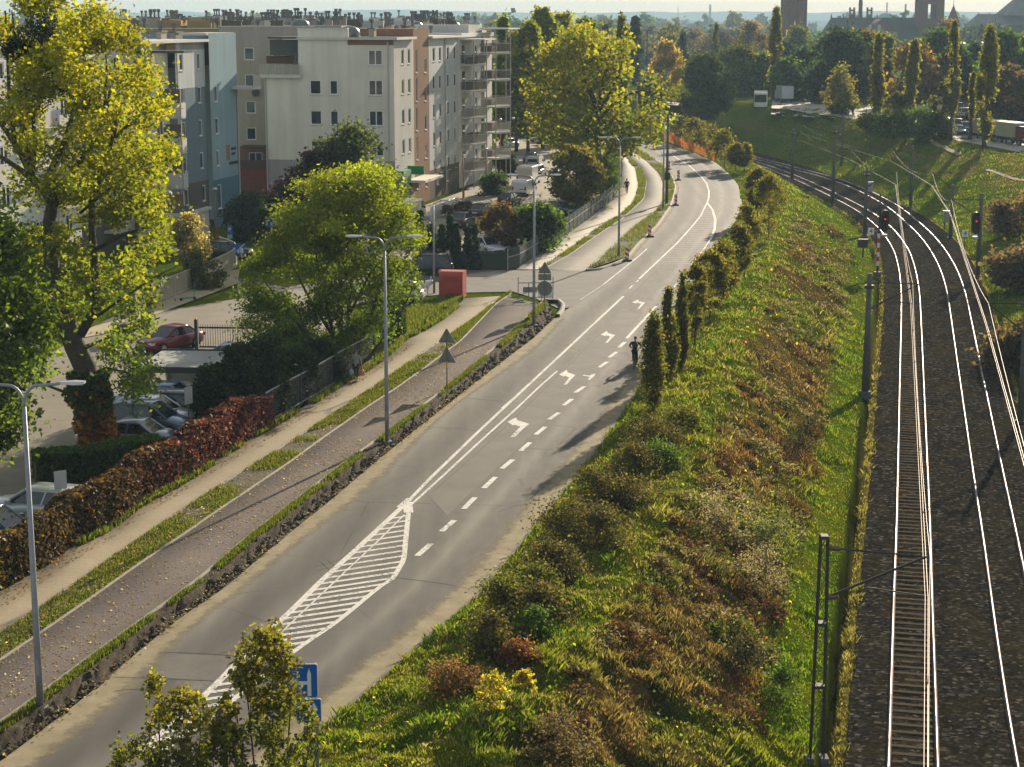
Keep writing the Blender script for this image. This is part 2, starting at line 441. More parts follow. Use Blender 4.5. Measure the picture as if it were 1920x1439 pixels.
# tyre wear per lane: polished dark wheel paths, pale dust between them
lu = np.interp(np.linspace(0,1,37), [0,.10,.17,.24,.30,.36,.42,.50,.58,.66,.72,.78,.84,.90,1], [.75,.62,.40,.28,.45,.62,.50,.42,.40,.46,.68,.40,.30,.55,.75])
at_ = rm_.color_attributes.new('col', 'FLOAT_COLOR', 'POINT'); cc_ = np.ones((37*420,4), np.float32); cc_[:,0] = np.repeat(lu, 420); at_.data.foreach_set('color', cc_.ravel())
tag(link('road', rm_, ASPH), kind='structure')
SAND = None
t = NT('sand_dust'); P = t.pos()
c = t.ramp(t.noise(P, 1.2, 6, .7), [(.3,(.20,.165,.10)),(.7,(.33,.28,.18))])
b = t.bsdf(c, .9, 0, .1)
# sand lies thinner towards the lane: break-up with holes
tr = t.new('ShaderNodeBsdfTransparent'); mxs = t.new('ShaderNodeMixShader')
uvw = t.new('ShaderNodeAttribute', attribute_name='col').outputs[0]
sep = t.new('ShaderNodeSeparateColor'); t.l(uvw, sep.inputs[0])
al = t.math('SUBTRACT', t.math('ADD', sep.outputs[0], t.math('MULTIPLY', t.noise(P, 1.6, 6, .75), .9)), .55)
al = t.ramp(al, [(.15,0),(.5,1)])
t.l(al, mxs.inputs[0]); t.l(tr.outputs[0], mxs.inputs[1]); t.l(b.outputs[0], mxs.inputs[2]); t.l(mxs.outputs[0], t.out.inputs[0])
SANDM = t.m
def sand(name, P, w, side):
    N = normals(P)*side; n = len(P); V = []; C = []
    for j, u in enumerate((0,.33,.66,1)):
        V.append(np.c_[P+N*(w*u)[:,None] if hasattr(w,'__len__') else P+N*w*u, np.full(n,.005)]); C.append(np.full((n,3), 1-u))
    i = np.arange(n-1); Q = np.vstack([np.c_[j*n+i, (j+1)*n+i, (j+1)*n+i+1, j*n+i+1] for j in range(3)])
    if side < 0: Q = Q[:, ::-1]
    tag(link(name, npmesh(name, np.vstack(V), Q, np.vstack(C)), SANDM), kind='structure')
sand('road_sand_verge', RL, 1.25+.35*np.sin(np.arange(len(RL))*.21)+.2*np.sin(np.arange(len(RL))*.083), 1)
sand('road_sand_verge', cut(RR, 0, 100), 1.5, -1)
sand('road_sand_verge', RLF, .7, 1)

# ------------------------------------------------------------------ painted markings
t = NT('road_paint'); P = t.pos()
w_ = t.noise(P, 7, 6, .8); w2 = t.noise(P, .5, 3)
b = t.bsdf(t.ramp(w_, [(.3,(.46,.44,.39)),(.7,(.66,.64,.58))]), .7, 0, .3)
tr = t.new('ShaderNodeBsdfTransparent'); mxs = t.new('ShaderNodeMixShader')
t.l(t.ramp(t.math('ADD', w_, t.math('MULTIPLY', w2, .35)), [(.50,.06),(.66,1)]), mxs.inputs[0])
t.l(tr.outputs[0], mxs.inputs[1]); t.l(b.outputs[0], mxs.inputs[2]); t.l(mxs.outputs[0], t.out.inputs[0])
PAINT = t.m
FADED = t.m.copy(); FADED.name = 'road_paint_faded'
for n_ in FADED.node_tree.nodes:
    if n_.type == 'VALTORGB' and n_.color_ramp.elements[1].color[0] > .9: n_.color_ramp.elements[1].color = (.42,.42,.42,1); n_.color_ramp.elements[0].color = (.05,.05,.05,1)
def flat(name, polys, z=.009):
    mb = MB()
    for p in polys:
        w = [g(x,y,0) for x,y in p]; mb.add([(q[0],q[1],z) for q in w], [tuple(range(len(w)))])
    o = mb.obj(name, PAINT)
    bm = bmesh.new(); bm.from_mesh(o.data)
    for f in bm.faces:
        f.normal_update()
        if f.normal.z < 0: f.normal_flip()
    bm.to_mesh(o.data); bm.free()
    return tag(o, kind='structure')
def ribbon(P, w, z=.009):
    N = normals(P); n = len(P)
    V = np.vstack([np.c_[P-N*w/2, np.full(n,z)], np.c_[P+N*w/2, np.full(n,z)]]); i = np.arange(n-1)
    return V, np.c_[i, n+i, n+i+1, i+1]
def ribbons(name, items):
    V = []; Q = []; o = 0
    for pts, w in items:
        v, q = ribbon(smooth(px(pts), .5, 3), w, .009+.0012*len(V)); V.append(v); Q.append(q+o); o += len(v)
    return tag(link(name, npmesh(name, np.vstack(V), np.vstack(Q)), PAINT), kind='structure')
ribbons('centre_line', [([(764,942),(804,900),(900,807),(1032,684),(1110,611),(1169,556)], .17),
    ([(772,946),(825,898),(895,833),(968,767),(1010,727),(1045,696)], .13),
    ([(941,766),(968,743)], .12), ([(745,952),(765,935)], .1),
    ([(1198,524),(1271,455),(1296,427),(1314,405),(1321,390),(1326,381)], .17),
    ([(1326,381),(1336,394),(1341,412),(1340,430),(1332,450)], .24),
    ([(1332,450),(1316,473),(1294,499)], .15),
    ([(1326,381),(1328.6,372),(1329.5,360),(1325,345),(1314,331),(1292,311),(1262,293)], .2),
    ([(1282,515),(1276,523)], .16), ([(1269,533),(1263,540)], .16), ([(1256,547),(1247,556)], .16),
    ([(1180,542),(1186,536)], .12), ([(1193,530),(1197,526)], .12)])
ribbons('lane_line', [([(1175,635),(1230,575)], .2)])
ribbons('edge_line', [([(1130,535),(1165,507),(1201,478),(1213,467)], .13), ([(1088,563),(1130,535)], .06)])
for a, b in [((1440,590),(1480,555)),((1378,655),(1425,618)),((1315,718),(1365,682)),((1160,880),(1220,840)),((1085,962),(1140,920)),((993,1052),(1055,1008)),((905,1150),(968,1100)),((808,1255),(870,1200)),((688,1368),(760,1310))]:
    ribbons('lane_dash', [([(740+a[0]/3.427,480+a[1]/3.427),(740+b[0]/3.427,480+b[1]/3.427)], .24)])
for a, b in [((907,916),(929,895)),((869,955),(891,933)),((828,997),(852,976)),((782,1043),(808,1020))]:
    ribbons('lane_dash', [([a,b], .24)])
def z3(L): return [(740+x/3.427, 480+y/3.427) for x,y in L]
for A in [[(725,1068),(778,1040),(790,1058),(866,1082),(838,1102),(772,1165),(744,1165),(808,1098),(768,1086),(762,1092)],
          [(1056,764),(1105,733),(1112,750),(1162,768),(1142,786),(1106,829),(1087,829),(1122,782),(1092,772),(1086,778)],
          [(1322,508),(1365,484),(1370,497),(1418,510),(1402,524),(1368,560),(1353,560),(1386,520),(1358,512),(1352,516)],
          [(1524,300),(1562,282),(1568,292),(1611,302),(1598,313),(1572,342),(1560,342),(1584,309),(1556,303),(1551,308)],
          [(1208,765),(1254,771),(1262,762),(1292,758),(1285,772),(1255,798),(1240,796),(1256,778),(1212,772)]]:
    flat('lane_arrow', [z3(A)])
# hatched islands
Lh = [(764,942),(710,992),(660,1038),(600,1092),(552,1140),(507,1182),(478,1208),(445,1243),(407,1282),(387,1301),(339,1347),(287,1387),(240,1425)]
Rh = [(764,942),(766,960),(761,1010),(757,1052),(736,1086),(709,1103),(666,1139),(629,1169),(558,1217),(452,1301),(410,1337),(371,1363),(300,1412)]
ribbons('hatched_island', [(Lh, .24), (Rh[1:5], .20), (Rh[4:], .19), ([(764,942),(766,962)], .4), ([(758,966),(706,1018),(648,1072),(568,1148),(528,1186)], .07)])
def xat(L, y):
    ys = [p[1] for p in L]; xs = [p[0] for p in L]; return float(np.interp(y, ys, xs))
hs = []; y = 968
while y < 1400:
    if not (1225 < y < 1262):
        xr = xat(Rh, y); 
        yy = y; 
        for _ in range(6): xl = xat(Lh, yy); yy = y+.15*(xr-xl)
        th_ = 1.15+(y-960)*.0038
        hs.append([(xl,yy-th_),(xl,yy+th_),(xr,y+th_),(xr,y-th_)])
    y += 8.6+(y-960)*.019
flat('hatched_island', hs, .0085)
Lf = [(1326,381),(1321,390),(1314,405),(1296,427),(1271,455),(1230,494)]; Rf = [(1326,381),(1336,394),(1341,412),(1340,430),(1332,450),(1316,473),(1300,492)]
hs = []; y = 391
while y < 496:
    hs.append([(xat(Lf,y),y-.5),(xat(Lf,y),y+.5),(xat(Rf,y),y+.5),(xat(Rf,y),y-.5)]); y += 4.0
flat('hatched_island', hs, .0085).data.materials[0] = FADED
# repaired patches, joints and cracks across the lanes
TAR = mat('tar_joint', (.035,.033,.030), (.06,.056,.05), 4, .8, world=True)
def seam(pts, w, z=.006):
    v, q = ribbon(smooth(px(pts), .4, 3)+rng.normal(0,.012,(len(smooth(px(pts),.4,3)),2)), w, z); return v, q
def seams(name, items, m):
    V = []; Q = []; o = 0
    for it in items:
        v, q = seam(*it); V.append(v); Q.append(q+o); o += len(v)
    tag(link(name, npmesh(name, np.vstack(V), np.vstack(Q)), m), kind='structure')
seams('road_joints', [([(205,1270),(300,1272),(400,1277)],.07),([(300,1223),(400,1226),(446,1231)],.06),([(742,1083),(850,1097),(880,1105)],.05),
    ([(860,745),(960,755),(1030,768)],.05),([(900,693),(1005,692)],.04),([(1075,670),(1160,672)],.04),([(980,840),(1020,842)],.03),
    ([(795,800),(880,806),(925,812)],.04),([(1030,640),(1060,618),(1100,585),(1150,548)],.05),([(1265,463),(1292,463)],.06),([(1245,414),(1290,416)],.09),
    ([(1260,480),(1210,528),(1178,560)],.10),([(1300,430),(1262,476)],.14),([(700,1018),(640,1075),(560,1150),(480,1222)],.03),([(812,922),(900,845),(985,765),(1080,672),(1165,585)],.05),([(590,1062),(622,1056),(640,1047)],.04),([(596,1070),(630,1062),(648,1050)],.03),([(600,1052),(618,1070)],.03),([(612,1048),(632,1066)],.03),([(215,1296),(240,1290),(262,1293)],.05),([(222,1304),(250,1298)],.04),([(860,1062),(905,1040),(930,1030)],.03),([(935,960),(975,945),(1010,950)],.03),([(1110,722),(1128,726)],.07),([(1085,835),(1110,812),(1118,800)],.03),([(700,920),(745,900),(800,880)],.03),([(960,700),(1000,705),(1030,700)],.03),([(1205,470),(1240,478)],.05),([(1320,360),(1350,362),(1375,358)],.04),([(1240,300),(1290,305),(1330,315)],.05)], TAR)
flat_p = MB()
PATCH = mat('asphalt_patch', (.075,.068,.056), (.12,.11,.09), .8, .8, world=True, bump=.3)
w = [g(x,y,0) for x,y in [(300,1225),(447,1232),(405,1278),(240,1268)]]
flat_p.add([(q[0],q[1],.004) for q in w], [(3,2,1,0)]); tag(flat_p.obj('asphalt_patch', PATCH), kind='structure')
w = [g(x,y,0) for x,y in [(800,925),(880,853),(972,770),(1048,699),(1104,642),(1168,578),(1200,590),(1128,690),(1068,745),(998,815),(898,910),(838,968)]]
flat_p = MB(); flat_p.add([(q[0],q[1],.0045) for q in w], [(k,11-k,10-k,k+1) for k in range(5)]); flat_p.f = [f[::-1] for f in flat_p.f]; tag(flat_p.obj('asphalt_patch', mat('lane_patch', (.085,.078,.065),(.125,.116,.096), .5, .85, world=True, bump=.3)), kind='structure')

# ------------------------------------------------------------------ side street and estate asphalt
ST_ = mat('side_asphalt', (.085,.080,.070), (.13,.122,.105), .7, .85, world=True, bump=.3)
def sheet(name, pts, z, m, zs=None):
    mb = MB(); w = [g(x,y,z) for x,y in pts]
    mb.add(w, [tuple(range(len(w)))]); o = mb.obj(name, m)
    bm = bmesh.new(); bm.from_mesh(o.data); 
    for f in bm.faces:
        f.normal_update()
        if f.normal.z < 0: f.normal_flip()
    bmesh.ops.triangulate(bm, faces=bm.faces[:]); bm.to_mesh(o.data); bm.free()
    return tag(o, kind='structure')
sheet('side_street', [(500,545),(700,512),(780,505),(960,507),(1100,507),(1176,484),(1200,478),(1130,540),(1075,575),(1050,580),(1010,562),(962,547),(870,549),(790,556),(700,566),(560,590)], .003, ST_)
sheet('estate_street', [(690,512),(640,470),(690,430),(745,404),(800,384),(870,358),(905,335),(925,312),(935,285),(925,262),(1010,248),(1130,262),(1130,320),(1060,375),(1010,405),(940,450),(900,470),(830,490),(800,506)], .006,
      mat('estate_paving', (.20,.17,.125), (.29,.255,.195), .5, .9, world=True, bump=.2))
sheet('estate_lawn', [(800,504),(830,487),(940,452),(1010,408),(1060,378),(1130,325),(1165,355),(1147,380),(1099,416),(1027,468),(970,503)], .009, mat('lawn', (.03,.055,.010), (.075,.11,.02), 1.5, .95, world=True, bump=.6))
sheet('parking_area', [(-400,930),(0,720),(200,600),(450,560),(440,520),(640,560),(660,640),(520,700),(370,790),(340,840),(130,900),(-200,1060)], .004, mat('parking_asphalt', (.16,.14,.105), (.23,.20,.15), .35, .9, world=True, bump=.3))
sheet('estate_pavement', [(200,625),(445,532),(450,505),(370,515),(260,570),(120,640)], .05, mat('yellow_paving', (.30,.25,.14), (.40,.34,.20), 1.0, .9, world=True, bump=.2))
# ------------------------------------------------------------------ pavements and cycle path (raised)
t = NT('pavers'); P = t.pos()
br = t.new('ShaderNodeTexBrick'); mp = t.new('ShaderNodeMapping'); mp.inputs['Rotation'].default_value = (0,0,R(12.4))
t.l(P, mp.inputs[0]); t.l(mp.outputs[0], br.inputs[0]); br.inputs['Scale'].default_value = 4.5
br.inputs['Color1'].default_value = (.27,.225,.15,1); br.inputs['Color2'].default_value = (.345,.295,.205,1); br.inputs['Mortar'].default_value = (.20,.165,.11,1)
br.inputs['Mortar Size'].default_value = .018
c = t.mix(t.ramp(t.noise(P, .8, 6, .7), [(.35,0),(.7,.55)]), br.outputs[0], (.23,.18,.105))
t.bsdf(c, .9, 0, .15, bump=t.noise(P, 12, 4), bstr=.2, bdist=.02); PAV = t.m
t = NT('cycle_gravel'); P = t.pos()
vo = t.new('ShaderNodeTexVoronoi'); vo.inputs['Scale'].default_value = 9.0; t.l(P, vo.inputs['Vector'])
c = t.ramp(t.noise(P, 9, 6, .8), [(.3,(.095,.078,.074)),(.7,(.185,.155,.140))])
c = t.mix(t.ramp(t.noise(P, .35, 5, .65), [(.4,0),(.7,.5)]), c, (.21,.175,.13))
t.bsdf(c, .95, 0, .1, bump=t.noise(P, 22, 5, .8), bstr=.5, bdist=.03); GRV = t.m
CYA = mat('cycle_asphalt', (.20,.18,.145), (.25,.225,.18), .6, .9, world=True, bump=.3)
CONC = mat('concrete_kerb', (.22,.20,.155), (.32,.29,.23), 2.0, .9, world=True, bump=.3)
def block(name, A, B, ztop, m, zbot=-.05, n=200):
    """raised sheet with side skirts"""
    A = rs_n(A, n); B = rs_n(B, n)
    s_ = np.linspace(0,1,n); zt = .008+(ztop-.008)*np.minimum(1, np.minimum(s_/.025, (1-s_)/.025))      # ramps down at its ends
    V = np.vstack([np.c_[A, np.full(n,zbot)], np.c_[A, zt], np.c_[B, zt], np.c_[B, np.full(n,zbot)]])
    i = np.arange(n-1); Q = np.vstack([np.c_[j*n+i, (j+1)*n+i, (j+1)*n+i+1, j*n+i+1] for j in range(3)])
    return tag(link(name, npmesh(name, V, Q), m), kind='structure')
block('pavement', PVL, offset(PVR,.02), ZP, PAV)
block('cycle_path', CPL, CPR, ZP-.01, GRV)
block('pavement', PVLf, PVRf, ZF, mat('slab_paving', (.38,.34,.26), (.48,.43,.34), .9, .9, world=True, bump=.2))
block('cycle_path', CPLf, CPRf, ZF-.008, CYA)
VG = mat('verge_soil', (.05,.042,.022), (.11,.092,.05), 1.6, .95, world=True, bump=.9, bscale=8)
def verge(name, A, B, z, bumpz=.05, n=260):
    def fz(x, y, zz): return zz+(fbm(x*1.5, y*1.5, 5)-.5)*bumpz
    return tag(link(name, strip_mesh(name, A, B, z, nx=6, n=n, fz=fz), VG, smooth=True), kind='structure')
verge('verge', PVR, CPL, ZP-.02); verge('verge', PVRf, CPLf, ZF-.01)
def kerb(P, z0, z1, w=.1):
    V, Q = band(P, w, z0, z1); tag(link('kerb', npmesh('kerb', V, Q), CONC), kind='structure')
kerb(CPL, ZP-.2, ZP+.04); kerb(CPR, ZP-.2, ZP+.05); kerb(PVR, ZP-.2, ZP+.02, .06)
kerb(CPLf, 0, ZF+.04); kerb(CPRf, 0, ZF+.05)
kerb(RLF[:int(len(RLF)*.55)], -.05, .15, .3)
verge('verge', CPRf, RLF, ZF, .12)
# curved kerb of the near island and of the far corner
kerb(smooth(px([(1012,566),(1030,561),(1046,563),(1056,572),(1054,582),(1046,592)], .1), .3, 5), -.05, .2, .28)
kerb(smooth(px([(1103,507),(1125,505),(1150,496),(1170,487)], .05), .3, 5), -.05, .14, .2)
# cut soil bank between cycle path and road
def bank(A, B, n=700, nx=16):
    A = rs_n(A, n); B = rs_n(B, n); V = []
    for j in range(nx+1):
        u = j/nx; P = A*(1-u)+B*u
        prof = ZP-.02 if u < .42 else ZP-.02-(ZP-.0)*float(sstep(.42,.80,u))
        z = np.full(n, prof)
        s_ = np.arange(n)*(np.linalg.norm(A[-1]-A[0])/n)
        cl = fbm(s_*1.6, np.full(n,u*3.0), 77, 4)-.5
        z = z+cl*(.10 if u < .35 else .34)*(1-sstep(.85,1,u))
        off = (fbm(s_*1.2, np.full(n,u*2.0), 78, 3)-.5)*(.5 if .3 < u < .95 else 0)
        P = P+normals(P)*off[:,None]
        V.append(np.c_[P, z])
    i = np.arange(n-1); Q = np.vstack([np.c_[j*n+i, (j+1)*n+i, (j+1)*n+i+1, j*n+i+1] for j in range(nx)])
    t = NT('bank_soil'); P = t.pos()
    c = t.ramp(t.noise(P, 3.2, 6, .75), [(.28,(.030,.024,.016)),(.5,(.075,.060,.040)),(.75,(.16,.135,.095))])
    t.bsdf(c, .95, 0, .1, bump=t.noise(P, 9, 6, .8), bstr=.9, bdist=.12)
    tag(link('soil_bank', npmesh('soil_bank', np.vstack(V), Q), t.m), kind='structure')
bank(offset(CPR,.05), RL)
# ================================================================== railway
t = NT('ballast'); P = t.pos()
vo = t.new('ShaderNodeTexVoronoi'); vo.inputs['Scale'].default_value = 7.0; t.l(P, vo.inputs['Vector'])
hsv = t.new('ShaderNodeSeparateColor'); t.l(vo.outputs['Color'], hsv.inputs[0])
c = t.ramp(hsv.outputs[0], [(.0,(.010,.0095,.0085)),(.6,(.023,.021,.018)),(.9,(.045,.041,.035)),(1,(.12,.11,.09))])
wd = t.ramp(t.noise(P, .45, 5, .7), [(.42,0),(.80,.7)])
c = t.mix(wd, c, (.040,.032,.012))
t.bsdf(c, .95, 0, 0, bump=vo.outputs['Distance'], bstr=.15, bdist=.05)
bal = rs_n(np.vstack([AX[0]+(AX[0]-AX[3])*6, AX]), 500)
def fzb(x, y, z):
    d1 = dist_poly(x, y, T1[::3]); d2 = dist_poly(x, y, T2[::3])
    return z+(fbm(x*2.2, y*2.2, 61, 4)-.5)*.12+.05-.055*(1-sstep(.62,.82,d1))-.03*(1-sstep(.62,.82,d2))
tag(link('ballast', strip_mesh('ballast', offset(bal,-4.15), offset(bal,4.3), -2.978, nx=22, fz=fzb), t.m, smooth=False), kind='structure')
t = NT('rail_steel'); P = t.pos(); nz = t.noise(P, .55, 5, .7)
t.bsdf(t.ramp(nz, [(.36,(.055,.042,.036)),(.60,(.20,.175,.18))]), t.ramp(nz, [(.35,.62),(.65,.36)]), 1.0, .5); RAILM = t.m
RUST = mat('rail_rust', (.055,.036,.026), (.085,.055,.038), 6, .8)
SLP = mat('sleeper_concrete', (.06,.046,.030), (.115,.092,.062), 3, .95, spec=0, bump=.3)
def track(label, T, side):
    org = (T[0][0], T[0][1], 0)
    tr = thing('railway_track', label, 'railway track', org, 0, 'the two railway tracks in the cutting')
    for s_ in (-1, 1):
        P = offset(T, s_*.752)
        V, Q = band(P, .07, ZR-.17, ZR); V[:,0] -= org[0]; V[:,1] -= org[1]
        r = link('rail', npmesh('rail', V, Q), RAILM, tr)
        V, Q = band(P, .15, ZR-.18, ZR-.125); V[:,0] -= org[0]; V[:,1] -= org[1]
        link('rail_foot', npmesh('rail_foot', V, Q), RUST, r)
    S = resample(T, .62); N = normals(S); me = None; rest = MB(); k = 0
    for i in range(3, len(S)):
        if S[i][1] < 40 or S[i][1] > 330: continue
        a = math.atan2(N[i][1], N[i][0])
        if k < 100:
            if me is None:
                b = MB().box(-1.25,-.10,-.2,1.25,.10,0); me = b.mesh('sleeper')
            o = link('sleeper', me, SLP, tr); o.location = (S[i][0]-org[0], S[i][1]-org[1], ZR-.165+.01*(k%3)-(.035 if side > 0 else 0)); o.rotation_euler = (0,0,a)
        else:
            M_ = Matrix.Translation((S[i][0]-org[0], S[i][1]-org[1], ZR-.17)) @ Matrix.Rotation(a,4,'Z')
            n0 = len(rest.v); rest.box(-1.25,-.10,-.2,1.25,.10,0).xf(M_, n0)
        k += 1
    o = rest.obj('far_sleepers', SLP, tr); o['kind'] = 'stuff'
    return tr
track('left railway track of bright rails and pale sleepers, beside the grassy bank below the road', T1, -1)
track('right railway track of bright rails, beside the far grassy bank under the poplars', T2, 1)
# ------------------------------------------------------------------ masts and wires
MAST = mat('mast_concrete', (.075,.072,.07), (.12,.115,.11), 5, .85, bump=.2)
MSTEEL = mat('mast_steel', (.030,.027,.025), (.05,.045,.04), 8, .7)
GALV = mat('galvanised', (.30,.31,.32), (.38,.39,.40), 6, .45, metal=.6)
WIREM = mat('wire_copper', (.13,.10,.08), rough=.5, metal=1.0)
INSU = mat('insulator', (.10,.05,.03), rough=.3, spec=.6)
WZC, WZM = ZR+5.45, ZR+6.75
def near_on(T, p):
    d = ((T-np.array(p[:2]))**2).sum(1); i = int(d.argmin()); return T[i], i
def arms(m, base, ztop, T, stag):
    """cantilever from the mast to the wire over track T, in the local frame of thing m"""
    q, i = near_on(T, base); q = Vector((q[0],q[1],0)); b = Vector((base[0],base[1],0)); d = (q-b); L = d.length; d.normalize()
    e = d*(L+stag); z0 = base[2]
    mb = MB()
    mb.tube([d*.12+Vector((0,0,WZC-z0-.25)), e+Vector((0,0,WZM-z0))], .045, 6)
    mb.tube([d*.12+Vector((0,0,WZM-z0+.05)), e*.96+Vector((0,0,WZM-z0))], .035, 6)
    ar = mb.obj('cantilever', MSTEEL, m)
    for zz in (WZC-z0-.25, WZM-z0+.05):
        MB().tube([d*.16+Vector((0,0,zz)), d*.5+Vector((0,0,zz+(.08 if zz < WZM-z0 else 0)))], .085, 8).obj('insulator', INSU, m)
    mb = MB(); mb.tube([e*.45+Vector((0,0,WZC-z0+.18)), e+Vector((0,0,WZC-z0+.06))], .022, 5)
    mb.obj('steady_arm', MSTEEL, m)
    return i
def solid_mast(label, px_, pyb, pyt, T, stag=.15, z0=-2.9, r0=.24, r1=.15, collar=True):
    b = g(px_, pyb, z0); h = hgt(pyb, pyt, z0)
    m = thing('catenary_mast', label, 'mast', b, 0, 'overhead line masts along the railway')
    MB().cyl((0,0,-.3), r0, r1, h+.3, 10).obj('pole', MAST, m, True)
    MB().cyl((0,0,-.45), .40, .36, .5, 8).obj('footing', MAST, m)
    if collar: MB().cyl((0,0,h-.95), .30, .30, .22, 10).obj('collar', MSTEEL, m)
    i = arms(m, b, h, T, stag) if T is not None else None
    return m, i
st1, st2 = [], []
# lattice mast in front
b0 = g(1531,1424,-2.95); h0 = hgt(1424,980,-2.95)
m = thing('catenary_mast', 'dark lattice mast with two legs at the foot of the near bank', 'mast', b0, 0, 'overhead line masts along the railway')
q, i = near_on(T1, b0); st1.append(i)
for s_ in (-1, 1):
    mb = MB()
    for yy in (-.14, .14): mb.tube([(s_*.21,yy,-.2),(s_*.11,yy,h0)], .035, 4)
    mb.obj('leg', MSTEEL, m)
    MB().box(s_*.23-.13,-.22,-.3,s_*.23+.13,.22,.1).obj('footing', MAST, m)
mb = MB(); nb = 11
for k in range(nb):
    z_ = h0*k/nb; z2 = h0*(k+1)/nb; w1 = .21-.1*z_/h0; w2 = .21-.1*z2/h0; s_ = 1 if k%2 else -1
    for yy in (-.14,.14): mb.tube([(s_*w1,yy,z_),(-s_*w2,yy,z2)], .011, 4)
mb.obj('bracing', MSTEEL, m)
for zf in (.333,.613,.995):
    w_ = .21-.1*zf; MB().box(-w_,-.16,h0*zf-.05,w_,.16,h0*zf+.05).obj('cross_bar', MSTEEL, m)
arms(m, b0, h0, T1, .1)
for lab, x, yb, yt, st, stag in [
   ('tapered dark mast below the near bank with a round collar under its top',1622,735,507,st1,.2),
   ('dark mast on the left of the tracks close behind the near signal',1621,442,312,st1,-.15),
   ('dark mast standing left of the tracks where the near bank drops to the rails',1561,384,235,st1,.15),
   ('pair-legged grey mast left of the tracks, farthest along the bend',1485,337,240,st1,-.1)]:
    m, i = solid_mast(lab, x, yb, yt, T1, stag); st.append(i)
for lab, x, yb, yt, st, stag in [
   ('mast at the right edge of the railway, half out of the frame',1913,790,545,st2,-.2),
   ('mast on the right of the tracks carrying the far signal',1833,518,360,st2,.15),
   ('mast in the shadow on the right bank with a grey box at its foot',1782,446,345,st2,-.15),
   ('slim mast on the right bank where the shadows of the poplars fall',1707,388,272,st2,.1),
   ('mast on the far right bank before the dark slope',1577,318,214,st2,-.1)]:
    m, i = solid_mast(lab, x, yb, yt, T2, stag, r0=.22, collar=False); st.append(i)
def wires(T, st, which):
    k0 = 40; T = np.vstack([T[0]+(T[0]-T[4])/4*np.arange(k0,0,-1)[:,None], T]); st = [i+k0 for i in st]
    idx = sorted(set(st)); N = normals(T)
    i0 = 0; idx = [i0]+[i for i in idx if i > i0+12]+[min(len(T)-1, idx[-1]+62)]
    mC, mM, dr = [], [], MB()
    for k in range(len(idx)-1):
        a, b = idx[k], idx[k+1]; sa = .22*(1 if k%2 else -1); L = b-a
        pa = T[a]+N[a]*sa; pb = T[b]-N[b]*sa
        for j in range(13):
            u = j/12; p = pa*(1-u)+pb*u
            # the wire runs straight between supports
            zc = WZC; zm = WZM-4*1.0*u*(1-u)
            mC.append((p[0],p[1],zc)); mM.append((p[0],p[1],zm))
            if j in (2,4,6,8,10): dr.tube([(p[0],p[1],zc),(p[0],p[1],zm)], .007, 3, False)
    def one(nm, lab, pts, r):
        o = MB().tube(pts, r, 4, False).obj(nm, WIREM); return tag(o, lab, 'wire', 'overhead wires of the railway')
    for q_ in (-.09,): one('contact_wire', 'second contact wire running close beside the first above the %s railway track' % which, [(p[0]+q_,p[1],p[2]+.02) for p in mC], .007)
    c = one('contact_wire', 'straight contact wire above the %s railway track' % which, mC, .009)
    mm = one('messenger_wire', 'sagging upper wire with droppers above the %s railway track' % which, mM, .008)
    dr.obj('dropper', WIREM, mm)
wires(T1, st1, 'left'); wires(T2, st2, 'right')
